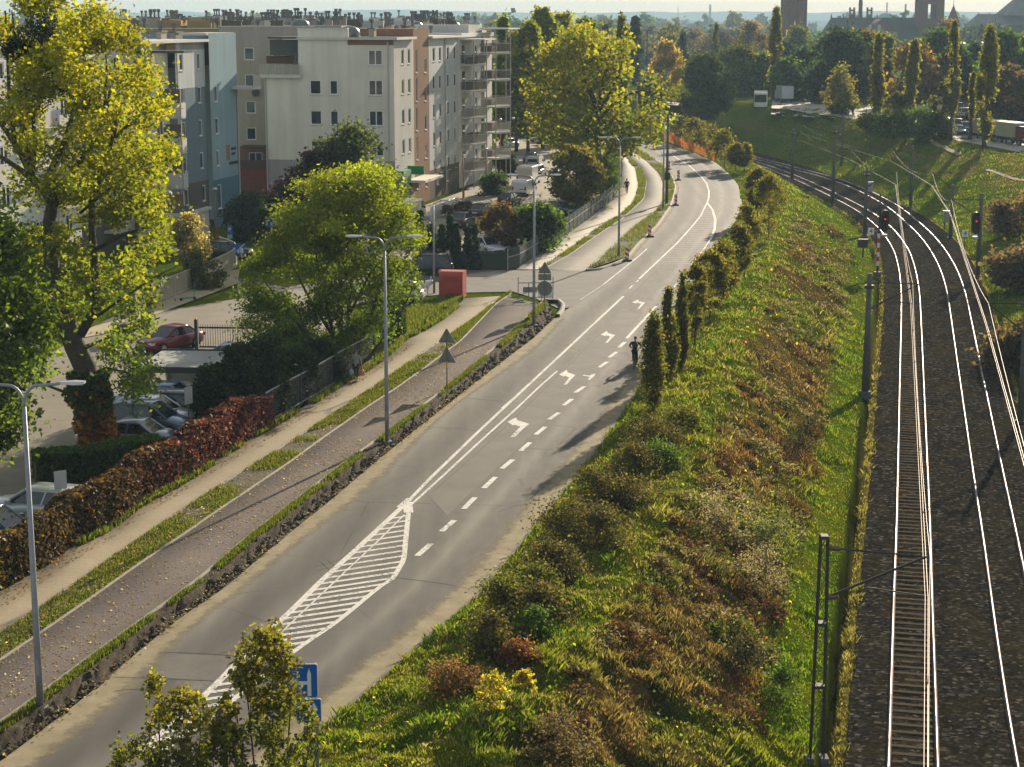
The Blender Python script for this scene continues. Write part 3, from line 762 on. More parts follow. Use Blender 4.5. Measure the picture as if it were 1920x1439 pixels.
# ------------------------------------------------------------------ signals
BLK = mat('signal_black', (.012,.012,.013), rough=.5)
WHT = mat('paint_white', (.72,.72,.70), rough=.5); REDP = mat('paint_red', (.50,.035,.025), rough=.5)
REDL = mat('lamp_red', (1,.03,.015), emit=.9); DKG = mat('lens_dark', (.02,.03,.02), rough=.1, spec=.6)
def textmesh(s, size, ext=.004, align='CENTER'):
    cu = bpy.data.curves.new('lettering', 'FONT'); cu.body = s; cu.size = size; cu.extrude = ext; cu.align_x = align; cu.align_y = 'CENTER'
    o = bpy.data.objects.new('lettering', cu); COL.objects.link(o)
    dg = bpy.context.evaluated_depsgraph_get(); me = bpy.data.meshes.new_from_object(o.evaluated_get(dg))
    bpy.data.objects.remove(o); bpy.data.curves.remove(cu); return me
def signal(label, px_, pyb, pyt, pyh, side, z0=-2.9, plate=-1, pole=True):
    b = g(px_, pyb, z0); h = hgt(pyb, pyt, z0); hh = hgt(pyb, pyh, z0)
    s = thing('railway_signal', label, 'signal', b, 0, 'railway signals')
    if pole:
        MB().cyl((0,0,0), .10, .09, h, 10).obj('pole', MSTEEL, s, True)
        MB().box(-.3,-.3,-.2,.3,.3,.25).obj('footing', MAST, s)
        for k in range(7):
            MB().cyl((0,0,.8+k*.42), .125, .125, .42, 10).obj('stripe_band', REDP if k%2 else WHT, s)
    hx = side*.45
    mb = MB(); r = .36; ph = [(hx+r*math.cos(a)*.95, (.62 if math.sin(a) > 0 else -.62)+r*math.sin(a)) for a in np.linspace(0,2*PI,24,endpoint=False)]
    n = len(ph); mb.add([(x,-.34,hh+y) for x,y in ph]+[(x,.10,hh+y) for x,y in ph], [tuple(range(n)), tuple(range(n,2*n))[::-1]]+[(i,n+i,n+(i+1)%n,(i+1)%n) for i in range(n)])
    hd = mb.obj('signal_head', BLK, s)
    for k, zz in enumerate((.5,.17,-.16,-.5)):
        MB().tube([(hx,-.36,hh+zz),(hx,-.42,hh+zz)], .06, 12).obj('lens', REDL if k == 1 else DKG, hd)
        MB().tube([(hx,-.34,hh+zz+.02),(hx,-.58,hh+zz+.04)], .14, 12, False).obj('hood', BLK, hd)
    MB().box(min(0,hx)-.02,-.05,hh-.06,max(0,hx)+.02,.05,hh+.06).obj('bracket', MSTEEL, s)
    px0 = plate; p = MB().box(px0-.28,-.14,hh-1.25,px0+.28,-.11,hh-.65).obj('number_plate', WHT, s)
    o = link('numeral', textmesh('4', .62), BLK, p); o.rotation_euler = (PI/2,0,0); o.location = (px0,-.145,hh-.95)
    if not pole: MB().box(px0-.03,-.08,hh-3.5,px0+.03,-.02,hh-.6).obj('plate_post', MSTEEL, s)
    else: MB().box(min(0,px0),-.1,hh-.98,max(0,px0),-.06,hh-.92).obj('plate_bar', MSTEEL, s)
    MB().box(hx-.22,-.5,hh-1.42,hx+.22,0,hh-1.2).obj('ladder_platform', GALV, s)
signal('tall signal showing red beside the left track with red and white banded pole', 1645,515,360,412,1, plate=-.75)
signal('signal with dim red lamp hung on the right mast beside plate 4', 1833,518,380,416,-1, plate=-1.35, pole=False)
# trackside boxes
def cabinet(label, px_, py, w, h, m, z0=-2.9, post=1.0):
    b = g(px_,py,z0); c = thing('trackside_cabinet', label, 'cabinet', b)
    MB().box(-w/2,-.2,post,w/2,.2,post+h).obj('box', m, c); MB().box(-w/2-.04,-.25,post+h,w/2+.04,.25,post+h+.06).obj('lid', m, c)
    for s_ in (-1,1): MB().box(s_*w*.35-.05,-.05,-.2,s_*w*.35+.05,.05,post).obj('leg', MSTEEL, c)
cabinet('grey steel cabinet on legs at the foot of the right bank', 1776,433, 1.0,1.15, GALV)
cabinet('small grey cabinet fixed high behind the near signal', 1630,368, .9,1.2, GALV, post=.6)
def mirror_box(px_, py):
    b = g(px_,py,-2.2); c = thing('relay_box', 'dark angled box on a short post on the green bank beside the mast', 'box', b)
    MB().prism([(-.5,-.25),(.45,-.35),(.55,.3),(-.3,.3)], .8, 1.6).obj('box', MSTEEL, c)
    MB().cyl((.1,0,-.2), .07,.07,1.0,8).obj('post', MSTEEL, c)
mirror_box(1616,480)
# ================================================================== lamps, signs, street furniture
LAMPM = mat('lamp_grey', (.20,.215,.24), (.26,.275,.30), 4, .5, metal=.3); LEDG = mat('lamp_glass', (.55,.58,.6), rough=.2)
HEAD = mat('lamp_head', (.45,.46,.48), rough=.4, metal=.3)
ROADANG = -R(12.4)
def lamp(label, px_, pyb, pyt, z0, arm=1.75, rz=0.0, double=True, lean=0.0):
    b = g(px_,pyb,z0); h = hgt(pyb,pyt,z0)
    s = thing('street_lamp', label, 'street lamp', b, rz, 'grey double-arm street lamps')
    MB().tube([(0,0,0),(0,0,h*.25),(0,0,h-.75)], [.105,.095,.055], 12).obj('pole', LAMPM, s, True)
    MB().cyl((0,0,-.02), .24,.24,.06,8).obj('base_plate', LAMPM, s)
    MB().box(-.05,-.115,1.0,.05,-.09,1.5).obj('service_hatch', LAMPM, s)
    for d in ((-1,1) if double else (1,)):
        mb = MB(); P_ = []
        for k in range(9):
            u = k/8*PI/2; P_.append((d*.42*(1-math.cos(u)), 0, h-.75+.62*math.sin(u)))
        P_ += [(d*.9,0,h-.10),(d*(arm-.65),0,h-.06)]
        a = mb.tube(P_, .045, 8).obj('arm', LAMPM, s, True)
        mb = MB(); n0 = 0
        mb.add([(d*(arm-.7),-.07,h-.09),(d*(arm-.7),.07,h-.09),(d*(arm-.7),.07,h-.02),(d*(arm-.7),-.07,h-.02),
                (d*(arm-.3),-.15,h-.10),(d*(arm-.3),.15,h-.10),(d*(arm-.3),.13,h+.0),(d*(arm-.3),-.13,h+.0),
                (d*arm,-.12,h-.07),(d*arm,.12,h-.07),(d*arm,.10,h-.01),(d*arm,-.10,h-.01)],
               [(0,1,5,4),(1,2,6,5),(2,3,7,6),(3,0,4,7),(4,5,9,8),(5,6,10,9),(6,7,11,10),(7,4,8,11),(0,3,2,1),(8,9,10,11)])
        hd = mb.obj('lamp_head', HEAD, a)
        mb = MB(); x0, x1 = sorted((d*(arm-.32), d*(arm-.06))); mb.box(x0,-.10,h-.108,x1,.10,h-.094); mb.obj('lens', LEDG, hd)
    return s
lamp('grey double-arm street lamp nearest the camera, in front of the red ivy hedge', 76,1327,690, .25)
lamp('grey double-arm street lamp before the big green tree at the roadside', 726,828,432, .25)
lamp('grey double-arm street lamp beside the round sign at the junction', 1001,610,322, .2)
lamp('grey double-arm street lamp between the two cycle-path kerbs past the junction', 1160,482,254, .12)
lamp('thin grey street lamp on the bend with a dark pole close behind it', 1243,393,215, .12)
lamp('grey street lamp on the inside of the bend, farthest along the road', 1193,287,168, .12)
def lamp1(label, px_, pyb, pyt, col, group, headw=.5):
    b = g(px_,pyb,0); h = hgt(pyb,pyt,0)
    s = thing('street_lamp', label, 'street lamp', b, .3, group)
    MB().tube([(0,0,0),(0,0,h)], [.085,.055], 10).obj('pole', col, s, True)
    MB().cyl((0,0,0), .13,.13,.9,10).obj('base_sleeve', col, s)
    mb = MB(); mb.lathe([(.05,0),(headw*.45,.12),(headw*.5,.22),(headw*.2,.34)], 12, (0,0,h)); mb.obj('lamp_head', HEAD, s, True)
    return s
ORG = mat('lamp_orange', (.34,.105,.035), (.40,.13,.045), 3, .6)
GL_ = 'orange posts of the estate lamps'
lamp1('orange post lamp before the dark courtyard of the blue block', 406,458,357, ORG, GL_)
lamp1('orange post lamp beside the lowest curved balcony', 869,372,294, ORG, GL_)
lamp1('orange post lamp right of the lowest curved balcony, before the clipped hedge', 911,362,282, ORG, GL_)
lamp1('tall orange post lamp beyond the balconies near the white hatchback', 938,330,226, ORG, GL_)
lamp1('rusty orange post lamp behind the white hatchback in the estate street', 957,292,236, ORG, GL_)
def lamp2(label, px_, pyb, pyt):
    b = g(px_,pyb,0); h = hgt(pyb,pyt,0)
    s = thing('street_lamp', label, 'street lamp', b, .4)
    MB().tube([(0,0,0),(0,0,h)], [.085,.055], 10).obj('pole', LAMPM, s, True)
    a = MB().tube([(0,0,h),(.3,0,h+.15),(.9,0,h+.25)], .04, 8).obj('arm', LAMPM, s, True)
    MB().box(.55,-.13,h+.2,1.15,.13,h+.32).obj('lamp_head', HEAD, a)
lamp2('single-arm grey street lamp behind the red cabinet', 814,550,380)
lamp2('single-arm grey lamp rising behind the conical thujas next to the shop', 742,470,335)
def dark_pole(label, px_, pyb, pyt, r=.16):
    b = g(px_,pyb,.1); h = hgt(pyb,pyt,.1); s = thing('pole', label, 'pole', b)
    MB().tube([(0,0,0),(0,0,h)], [r,r*.8], 10).obj('shaft', mat('pole_dark',(.06,.06,.06),(.10,.10,.095),5,.8), s, True)
    MB().cyl((0,0,h*.93), .2,.2,.12,10).obj('band', MSTEEL, s); MB().box(-.3,-.32,2.6,.3,-.15,3.4).obj('box', MSTEEL, s)
dark_pole('thick dark pole on the bend standing just right of a thin street lamp', 1250,382,214)
dark_pole('dark pole under the leaning oak branches on the inside of the bend', 1184,286,248, .2)
# ------------------------------------------------------------------ signs
SBACK = mat('sign_back', (.17,.18,.165), (.22,.23,.21), 4, .5, metal=.3)
YEL = mat('sign_yellow', (.62,.45,.03), rough=.5); BLUE = mat('sign_blue', (.008,.10,.38), rough=.4); 
POSTG = mat('sign_post', (.17,.17,.17), rough=.5, metal=.5)
def tri(mb, c, r, y0, y1):
    p = [(c[0]+r*math.sin(a), c[1]+r*math.cos(a)) for a in (0, 2*PI/3, 4*PI/3)]
    # clipped corners
    q = []
    for i in range(3):
        a = Vector(p[i]); b = Vector(p[i-1]); d = Vector(p[(i+1)%3])
        q += [tuple(a+(b-a)*.07), tuple(a+(d-a)*.07)]
    n = 6
    mb.add([(x,y0,z) for x,z in q]+[(x,y1,z) for x,z in q], [tuple(range(n)), tuple(range(n,2*n))[::-1]]+[(i,n+i,n+(i+1)%n,(i+1)%n) for i in range(n)])
def disc(mb, c, r, y0, y1, n=28):
    q = [(c[0]+r*math.cos(a), c[1]+r*math.sin(a)) for a in np.linspace(0,2*PI,n,endpoint=False)]
    mb.add([(x,y0,z) for x,z in q]+[(x,y1,z) for x,z in q], [tuple(range(n)), tuple(range(n,2*n))[::-1]]+[(i,n+i,n+(i+1)%n,(i+1)%n) for i in range(n)])
def sign_tri(label, px_, pyb, pyt, z0, second='tri', rz=-.15):
    b = g(px_,pyb,z0); h = hgt(pyb,pyt,z0)
    s = thing('road_sign', label, 'road sign', b, rz)
    MB().cyl((0,0,0), .035,.035,h-.05,8).obj('post', POSTG, s)
    mb = MB(); tri(mb, (0,h-.55), .55, .04, .055); mb.obj('warning_plate', SBACK, s)
    if second == 'tri':
        mb = MB(); tri(mb, (0,h-1.62), .60, .04, .055); mb.obj('warning_plate', SBACK, s)
        MB().cyl((0,0,h-2.2), .05,.05,.35,8).obj('reflective_band', YEL, s)
    else:
        MB().box(-.44,.04,h-1.30,.44,.055,h-.86).obj('supplementary_plate', SBACK, s)
        mb = MB(); disc(mb, (0,h-1.85), .52, .04, .055); mb.obj('round_plate', SBACK, s)
    mb = MB(); 
    for zz in ((h-.75),(h-1.75)): mb.box(-.3,.0,zz-.03,.3,.04,zz+.03)
    mb.obj('clamp', POSTG, s)
    return s
sign_tri('two grey triangular sign backs one above the other on a post by the cycle path', 838,730,611,.3)
sign_tri('grey triangle and disc sign backs on one post at the junction island', 1021,590,488,.25,'disc')
# temporary barrier on feet behind it
b = g(1012,565,.1); s = thing('roadworks_barrier', 'temporary roadworks barrier with sign backs standing across the end of the cycle path', 'barrier', b, .05)
mb = MB()
for x_ in (-1.55,-.8,.15,.95): mb.tube([(x_,0,0),(x_,0,1.75 if x_ in (-1.55,.95) else 1.3)], .03, 6)
mb.obj('post', POSTG, s)
MB().box(-1.9,-.35,-.02,-1.2,.35,.14).obj('foot', BLK, s); MB().box(.55,-.35,-.02,1.3,.35,.14).obj('foot', BLK, s)
mb = MB(); mb.box(-1.2,.04,.62,-.2,.06,1.02); mb.obj('panel', SBACK, s)
mb = MB(); mb.box(-.1,.04,.30,.9,.06,.62); mb.obj('white_panel', WHT, s)
mb = MB(); tri(mb, (.45,.72), .58, .07, .085); mb.obj('warning_plate', SBACK, s)
mb = MB(); mb.box(-1.55,-.02,1.3,.95,.02,1.36); mb.box(-1.55,-.02,.25,.95,.02,.30); mb.obj('rail', POSTG, s)
# delineators
def delineator(label, px_, pyb, pyt, z0=.0, rz=0):
    b = g(px_,pyb,z0); h = hgt(pyb,pyt,z0)
    s = thing('traffic_delineator', label, 'delineator', b, rz, 'red and white delineators on the kerb of the bend')
    t_ = MATS.get('red_white')
    if t_ is None:
        t = NT('red_white'); sx = t.new('ShaderNodeSeparateXYZ'); t.l(t.obj(), sx.inputs[0])
        v = t.math('FRACT', t.math('ADD', t.math('MULTIPLY', sx.outputs[0], 1.6), t.math('MULTIPLY', sx.outputs[2], 2.4)))
        t.bsdf(t.ramp(v, [(.49,(.52,.035,.03)),(.51,(.72,.70,.68))], 'CONSTANT'), .5); MATS['red_white'] = t_ = t.m
    MB().box(-.16,-.03,.12,.16,.03,h).obj('panel', t_, s)
    MB().box(-.35,-.42,0,.35,.30,.12).obj('foot', BLK, s)
delineator('nearest red and white delineator, by the tip of the kerbed strip', 1176,489,461,.02,.1)
delineator('red and white delineator halfway along the kerb before the lamp of the bend', 1218,444,421,.02,.1)
delineator('red and white delineator on the road just below the dark pole', 1267,385,364,.02,-.1)
delineator('red and white delineator standing out in the lane beside the dark pole', 1272,338,319,.02,-.2)
delineator('farthest red and white delineator, close to the thin lamp', 1254,318,301,.02,-.3)
# big blue sign in the foreground
b = g(596,1450,.05); h = hgt(1450,1228,.05)
s = thing('direction_sign', 'blue lane direction sign with white arrow half hidden by the young trees', 'road sign', b, .05)
MB().cyl((0,0,-.1), .04,.04,h+.1,10).obj('post', mat('post_blue_grey',(.22,.26,.30),rough=.4,metal=.6), s)
sc_ = (CAMZ)/(1415)  # metres per px there
def rrect(mb, x0, z0, x1, z1, r, y0, y1):
    q = []
    for cx, cz, a0 in ((x1-r,z1-r,0),(x0+r,z1-r,PI/2),(x0+r,z0+r,PI),(x1-r,z0+r,1.5*PI)):
        for k in range(4): q.append((cx+r*math.cos(a0+k*PI/6), cz+r*math.sin(a0+k*PI/6)))
    n = len(q)
    mb.add([(x,y0,z) for x,z in q]+[(x,y1,z) for x,z in q], [tuple(range(n)), tuple(range(n,2*n))[::-1]]+[(i,n+i,n+(i+1)%n,(i+1)%n) for i in range(n)])
    return mb
rrect(MB(), -1.22,h-.96,.06,h,.06,-.07,-.05).obj('rim', WHT, s)
pl = rrect(MB(), -1.20,h-.94,.04,h-.02,.055,-.078,-.068).obj('main_panel', BLUE, s)
SWH = mat('sign_white', (.62,.66,.70), rough=.4)
mb = MB(); yy = -.083
def sgn(p): 
    n = len(p); mb.add([(x,yy,z) for x,z in p]+[(x,-.079,z) for x,z in p], [tuple(range(n)), tuple(range(n,2*n))[::-1]]+[(i,n+i,n+(i+1)%n,(i+1)%n) for i in range(n)])
sgn([(-.22,h-.90),(-.12,h-.90),(-.12,h-.28),(-.17,h-.12),(-.22,h-.28)][::1])
sgn([(-.22,h-.58),(-.22,h-.48),(-.50,h-.48),(-.50,h-.40),(-.72,h-.53),(-.50,h-.66),(-.50,h-.58)])
mb.obj('arrow', SWH, pl)
rrect(MB(), -.55,h-1.66,.14,h-.98,.05,-.07,-.05).obj('rim', WHT, s)
p2 = rrect(MB(), -.53,h-1.64,.12,h-1.0,.045,-.078,-.068).obj('lower_panel', BLUE, s)
mb = MB(); sgn([(-.12,h-1.56),(.0,h-1.56),(.0,h-1.3),(.05,h-1.3),(-.06,h-1.08),(-.17,h-1.3),(-.12,h-1.3)]); mb.obj('arrow', SWH, p2)
# parking and information signs in the estate
b = g(432,470,0); s = thing('parking_sign', 'narrow blue parking sign on a thin grey post by the pale fence', 'road sign', b, 0)
MB().cyl((0,0,0),.035,.035,hgt(470,421,0),8).obj('post', POSTG, s)
h = hgt(470,421,0); MB().box(-.22,-.06,h-.85,.22,-.04,h).obj('panel', BLUE, s); MB().box(-.22,-.06,h-1.2,.22,-.04,h-.87).obj('lower_plate', mat('sign_light_blue',(.16,.36,.42),rough=.5), s)
o = link('letter', textmesh('P', .5), SWH, s); o.rotation_euler = (PI/2,0,0); o.location = (0,-.065,h-.42)
b = g(508,452,0); s = thing('zone_sign', 'blue residential zone sign with white figures above the big tree edge', 'road sign', b, 0)
h = hgt(452,408,0); MB().cyl((0,0,0),.035,.035,h,8).obj('post', POSTG, s); MB().box(-.62,-.06,h-.85,.62,-.04,h).obj('panel', BLUE, s)
mb = MB(); 
for x_, hh in ((-.35,.5),(.1,.3)): mb.box(x_-.09,-.07,h-.7,x_+.09,-.061,h-.7+hh)
mb.box(.25,-.07,h-.7,.5,-.061,h-.25); mb.obj('figures', SWH, s)
b = g(447,500,0); s = thing('zone_sign', 'low blue residential zone sign with white figures beside the dark car at the fence end', 'road sign', b, 0)
h = hgt(500,457,0); MB().cyl((0,0,0),.035,.035,h,8).obj('post', POSTG, s); MB().box(-.55,-.06,h-.95,.55,-.04,h).obj('panel', BLUE, s)
mb = MB()
for x_, hh in ((-.3,.45),(.05,.3)): mb.box(x_-.09,-.07,h-.75,x_+.09,-.061,h-.75+hh)
mb.box(.2,-.07,h-.75,.45,-.061,h-.3); mb.tube([(-.55,-.08,h-.95),(.55,-.08,h)], .035, 6); mb.obj('figures', SWH, s)
# notice boards of the car park
for x_, yb, yt, lab in ((355,815,722,'narrow white notice board on a post behind the row of parked cars'),(117,985,878,'white notice board seen from behind over the ivy hedge')):
    b = g(x_,yb,0); h = hgt(yb,yt,0); s = thing('notice_board', lab, 'sign', b, .9 if x_ > 200 else .5)
    MB().cyl((0,0,0),.035,.035,h,8).obj('post', POSTG, s); MB().box(-.25,-.05,h-.85,.25,-.03,h).obj('panel', mat('board',(.42,.42,.40),rough=.6), s)
# ------------------------------------------------------------------ cabinets and bins
RED = mat('cabinet_red', (.33,.050,.035), (.38,.065,.045), 2, .55); REDD = mat('cabinet_red_side', (.30,.045,.032), rough=.6)
b = g(849,557,.1); s = thing('clothing_container', 'tall red steel container with rounded top at the street corner', 'container', b, -.2)
mb = MB(); w_, d_, hh = .88, .62, hgt(557,508,.1)+.05
prof = [(-d_,0),(-d_,hh*.82)]+[(-d_+.32*(1-math.cos(a)), hh*.82+hh*.18*math.sin(a)) for a in np.linspace(.2,PI/2,6)]+[(d_,hh),(d_,0)]
n = len(prof); mb.add([(-w_/1,y,z) for y,z in prof]+[(w_/1,y,z) for y,z in prof], [tuple(range(n)), tuple(range(n,2*n))[::-1]]+[(i,n+i,n+(i+1)%n,(i+1)%n) for i in range(n)])
mb.obj('body', RED, s); MB().box(-.6,-d_-.04,hh*.62,.6,-d_+.01,hh*.80).obj('chute_door', REDD, s)
for s_ in (-1,1): MB().box(s_*.8-.03,-d_-.015,.05,s_*.8+.03,-d_+.0,hh*.8).obj('edge_strip', REDD, s)
b = g(1411,497,-.1); s = thing('grit_bin', 'dark green plastic bin in the grass under the young street trees', 'bin', b, -.2)
GRN = mat('bin_green', (.01,.10,.045), rough=.5)
mb = MB(); mb.add([(-.24,-.2,0),(.24,-.2,0),(.24,.2,0),(-.24,.2,0),(-.32,-.28,.8),(.32,-.28,.8),(.32,.28,.8),(-.32,.28,.8)],[(0,3,2,1),(4,5,6,7),(0,1,5,4),(1,2,6,5),(2,3,7,6),(3,0,4,7)]); mb.obj('body', GRN, s)
MB().box(-.35,-.31,.8,.35,.31,.9).obj('lid', GRN, s)
def wheelie(label, px_, py, c):
    b = g(px_,py,.05); s = thing('waste_bin', label, 'bin', b, .3)
    MB().box(-.45,-.38,.08,.45,.38,1.05).obj('body', c, s); MB().box(-.5,-.43,1.05,.5,.43,1.15).obj('lid', c, s)
    for q in (-.3,.3): MB().tube([(q,-.4,.09),(q,-.33,.09)], .09, 10).obj('wheel', BLK, s)
wheelie('dark brown stone planter under the big green tree beside the junction', 777,561, mat('planter',(.07,.05,.035),(.1,.075,.05),6,.9))
wheelie('dark grey letter boxes cabinet on the yellow pavement behind the tall yellow tree', 226,640, mat('cab_dark',(.06,.06,.062),(.08,.08,.08),3,.7))
def gt(px_, py, z=0.0):
    """where the ray of a photo pixel meets the terrain"""
    for _ in range(14):
        p = g(px_, py, z); z = z+.6*(terrain(p[0], p[1])-z)
    return g(px_, py, z)
# ================================================================== trees and shrubs
LEAF = leafmat('leaves', None, .58, attr=True, tboost=2.9)
DLEAF = leafmat('leaves_dense', None, .40, attr=True, tboost=2.5)
BARK = mat('bark', (.045,.036,.028), (.085,.07,.052), 5, .9, bump=.5)
PAL = dict(yellow=[(.150,.155,.006),(.18,.165,.006),(.11,.135,.008)], yg=[(.095,.120,.008),(.125,.130,.008),(.065,.10,.008),(.15,.135,.008)],
  green=[(.035,.068,.009),(.055,.09,.012),(.028,.055,.009)], lime=[(.085,.125,.010),(.06,.10,.010),(.12,.135,.012)],
  dark=[(.017,.036,.011),(.026,.048,.013),(.012,.026,.010)], olive=[(.062,.070,.012),(.085,.082,.013),(.045,.058,.012)],
  hornbeam=[(.06,.080,.010),(.085,.085,.010),(.045,.068,.010),(.12,.085,.012)], oak=[(.055,.078,.010),(.08,.092,.010),(.11,.092,.012),(.10,.066,.012)],
  orange=[(.17,.085,.012),(.13,.075,.012),(.09,.075,.012),(.06,.065,.012)], brown=[(.075,.056,.032),(.095,.070,.040),(.055,.043,.026)], red=[(.17,.032,.015),(.13,.028,.018),(.20,.06,.02)],
  purple=[(.025,.012,.016),(.04,.018,.02)], blue=[(.012,.026,.018),(.018,.036,.024)], grey=[(.13,.115,.085),(.10,.085,.06),(.15,.13,.10)],
  poplar=[(.085,.10,.014),(.115,.115,.016),(.145,.125,.018)], blackish=[(.018,.020,.009),(.03,.032,.012),(.045,.035,.015)])
def unit(n, r): 
    v = r.normal(size=(n,3)); return v/np.linalg.norm(v, axis=1)[:,None]
def leaf_mesh(C, size, cols, r, aspect=.6, droop=0):
    n = len(C); nrm = unit(n, r); nrm[:,2] = np.abs(nrm[:,2])+.15; nrm /= np.linalg.norm(nrm,axis=1)[:,None]
    t = np.cross(nrm, unit(n, r)); t /= np.linalg.norm(t,axis=1)[:,None]+1e-9
    if droop: t[:,2] -= droop; t /= np.linalg.norm(t,axis=1)[:,None]
    b = np.cross(nrm, t); s = (size*(.65+.7*r.random(n)))[:,None] if np.isscalar(size) else size[:,None]
    fold = nrm*s*.25
    V = np.stack([C-t*s, C+b*s*aspect+fold, C+t*s, C-b*s*aspect+fold], 1).reshape(-1,3)
    Q = np.arange(4*n, dtype=np.int32).reshape(-1,4)
    return V, Q, np.repeat(cols, 4, axis=0)
def leaf_obj(name, V, Q, C, m, parent):
    me = bpy.data.meshes.new(name); V = V.astype(np.float32); m_, k = Q.shape
    me.vertices.add(len(V)); me.vertices.foreach_set('co', V.ravel())
    me.loops.add(m_*k); me.loops.foreach_set('vertex_index', Q.ravel())
    me.polygons.add(m_); me.polygons.foreach_set('loop_start', np.arange(0, m_*k, k, dtype=np.int32)); me.polygons.foreach_set('loop_total', np.full(m_, k, np.int32))
    at = me.color_attributes.new('col', 'FLOAT_COLOR', 'POINT'); c4 = np.ones((len(V),4), np.float32); c4[:,:3] = C; at.data.foreach_set('color', c4.ravel())
    me.update(calc_edges=True)
    return link(name, me, m, parent)
def pal(p, n, r, clump=None, var=.25):
    P_ = np.array(PAL[p] if isinstance(p, str) else p); c = P_[r.integers(0, len(P_), n)]
    k = 1+var*(r.random((n,1))*2-1)
    if clump is not None: k = k*clump[:,None]
    return np.clip(c*k, 0, .8)
PROF = dict(round=lambda u: np.clip(np.sin(np.pi*np.clip(u,.02,.98)**.85),0,1)**.62,
  column=lambda u: np.minimum(1,(u*3.2)**.7)*np.clip(1.02-u,0,1)**.62, cone=lambda u: np.clip(1.02-u,0,1)**.9*np.minimum(1,(u*12+.4)),
  spread=lambda u: np.clip(np.sin(np.pi*np.clip(u,.03,.97)**.7),0,1)**.5, shrub=lambda u: np.sqrt(np.clip(1-(u*.95)**2.2,0,1)))
TID = [0]
def clumps(n, H, z0, Rr, prof, r, shell=.45):
    u = r.random(3*n)**.9; a = r.random(3*n)*2*np.pi; sd = int(r.integers(1,9999))
    kk = fbm(np.cos(a)*1.6+u*2.2, np.sin(a)*1.6+u*1.3, sd, 3)      # boughs: lumps and hollows round the crown
    ok = np.argsort(-(kk+.22*r.random(3*n)))[:n]; u = u[ok]; a = a[ok]; kk = kk[ok]
    rad = PROF[prof](u)*(shell+(1-shell)*r.random(n)**.5)*Rr*(.30+1.25*np.clip(kk,.25,.75))
    u = np.clip(u*(.86+.28*np.clip(kk,.2,.8)), 0, 1.03)
    return np.c_[rad*np.cos(a), rad*np.sin(a), z0+u*(H-z0)]
def wob(p, q, n, amp, r):
    p = np.array(p,float); q = np.array(q,float); L = np.linalg.norm(q-p); o = []
    for k in range(n):
        u = k/(n-1); e = r.normal(size=3)*amp*L*math.sin(PI*u); o.append(p+(q-p)*u+e+np.array([0,0,.08*L*math.sin(PI*u)]))
    return o
def tree(name, label, cat, base, H, W, p, prof='round', z0=.2, nl=4000, ls=.3, ncl=60, tr=.2, group=None, stems=1, m=None, shell=.45, sig=.16, limbs=16, rz=None, cvar=.3, sq=1.0, lean=(0,0), droop=0, branches=True):
    """z0: bottom of the crown as a share of the height H; W: crown width"""
    TID[0] += 1; r = np.random.default_rng(100+TID[0]); Rr = W/2
    s = thing(name, label, cat, base, 0, group)
    C = clumps(ncl, H*.985, H*z0, Rr, prof, r, shell)
    C[:,0] += lean[0]*C[:,2]/H; C[:,1] += lean[1]*C[:,2]/H
    # trunk and limbs
    if branches:
        mb = MB()
        for k in range(stems):
            off = np.zeros(3) if stems == 1 else np.array([r.normal()*Rr*.10, r.normal()*Rr*.10, 0])
            top = np.array([lean[0]*.8, lean[1]*.8, H*(.9 if prof in ('column','cone') else .72)])
            if stems > 1: top = top*np.array([1,1,.85])+np.array([r.normal()*Rr*.35, r.normal()*Rr*.35, 0])
            pts = wob(off+np.array([0,0,-.3]), top, 7, .012 if stems == 1 else .03, r)
            t0 = tr/(1 if stems == 1 else stems**.5)
            mb.tube(pts, [t0*(1.25 if i == 0 else 1)*(1-.78*i/6) for i in range(7)], 8)
            P_ = np.array(pts)
            sel = r.permutation(ncl)[:max(1,limbs//stems)]
            for j in sel:
                c = C[j]; hz = max(H*z0*.7, c[2]-(.35+.5*r.random())*Rr*(1.0 if prof != 'column' else 2.2)); hz = min(hz, top[2]*.97)
                i = int(np.clip(np.searchsorted(P_[:,2], hz), 1, 6)); u = (hz-P_[i-1,2])/(P_[i,2]-P_[i-1,2]+1e-6); st = P_[i-1]*(1-u)+P_[i]*u
                rt = t0*(1-.75*hz/top[2])*.5
                mb.tube(wob(st, c, 5, .05, r), [rt, rt*.75, rt*.5, rt*.35, rt*.15], 5, False)
        mb.obj('trunk', BARK, s, True)
    per = np.maximum(1, (nl*(.5+r.random(ncl))/ncl).astype(int)); idx = np.repeat(np.arange(ncl), per); n = len(idx)
    sg = sig*W*(.7+.6*r.random(ncl)); dz = np.array([1,1,.75 if prof != 'column' else 1.6])*sq
    X = C[idx]+r.normal(size=(n,3))*sg[idx][:,None]*dz
    if prof == 'column': X[:,:2] += 0
    X[:,2] = np.clip(X[:,2], .05, None)
    tint = 1+cvar*(r.random(ncl)*2-1)
    V, Q, K = leaf_mesh(X, ls, pal(p, n, r, tint[idx]), r, droop=droop)
    leaf_obj('crown', V, Q, K, m or LEAF, s)
    return s
def ptree(name, label, cat, x, yb, yt, wpx, p, z=0.0, **k):
    if z >= 1.0: z = gt(x, yb, z)[2]-.1
    b = g(x, yb, z); H = hgt(yb, yt, z); W = wpx*(CAMZ-z)/(yb-35)
    return tree(name, label, cat, b, H, W, p, **k)
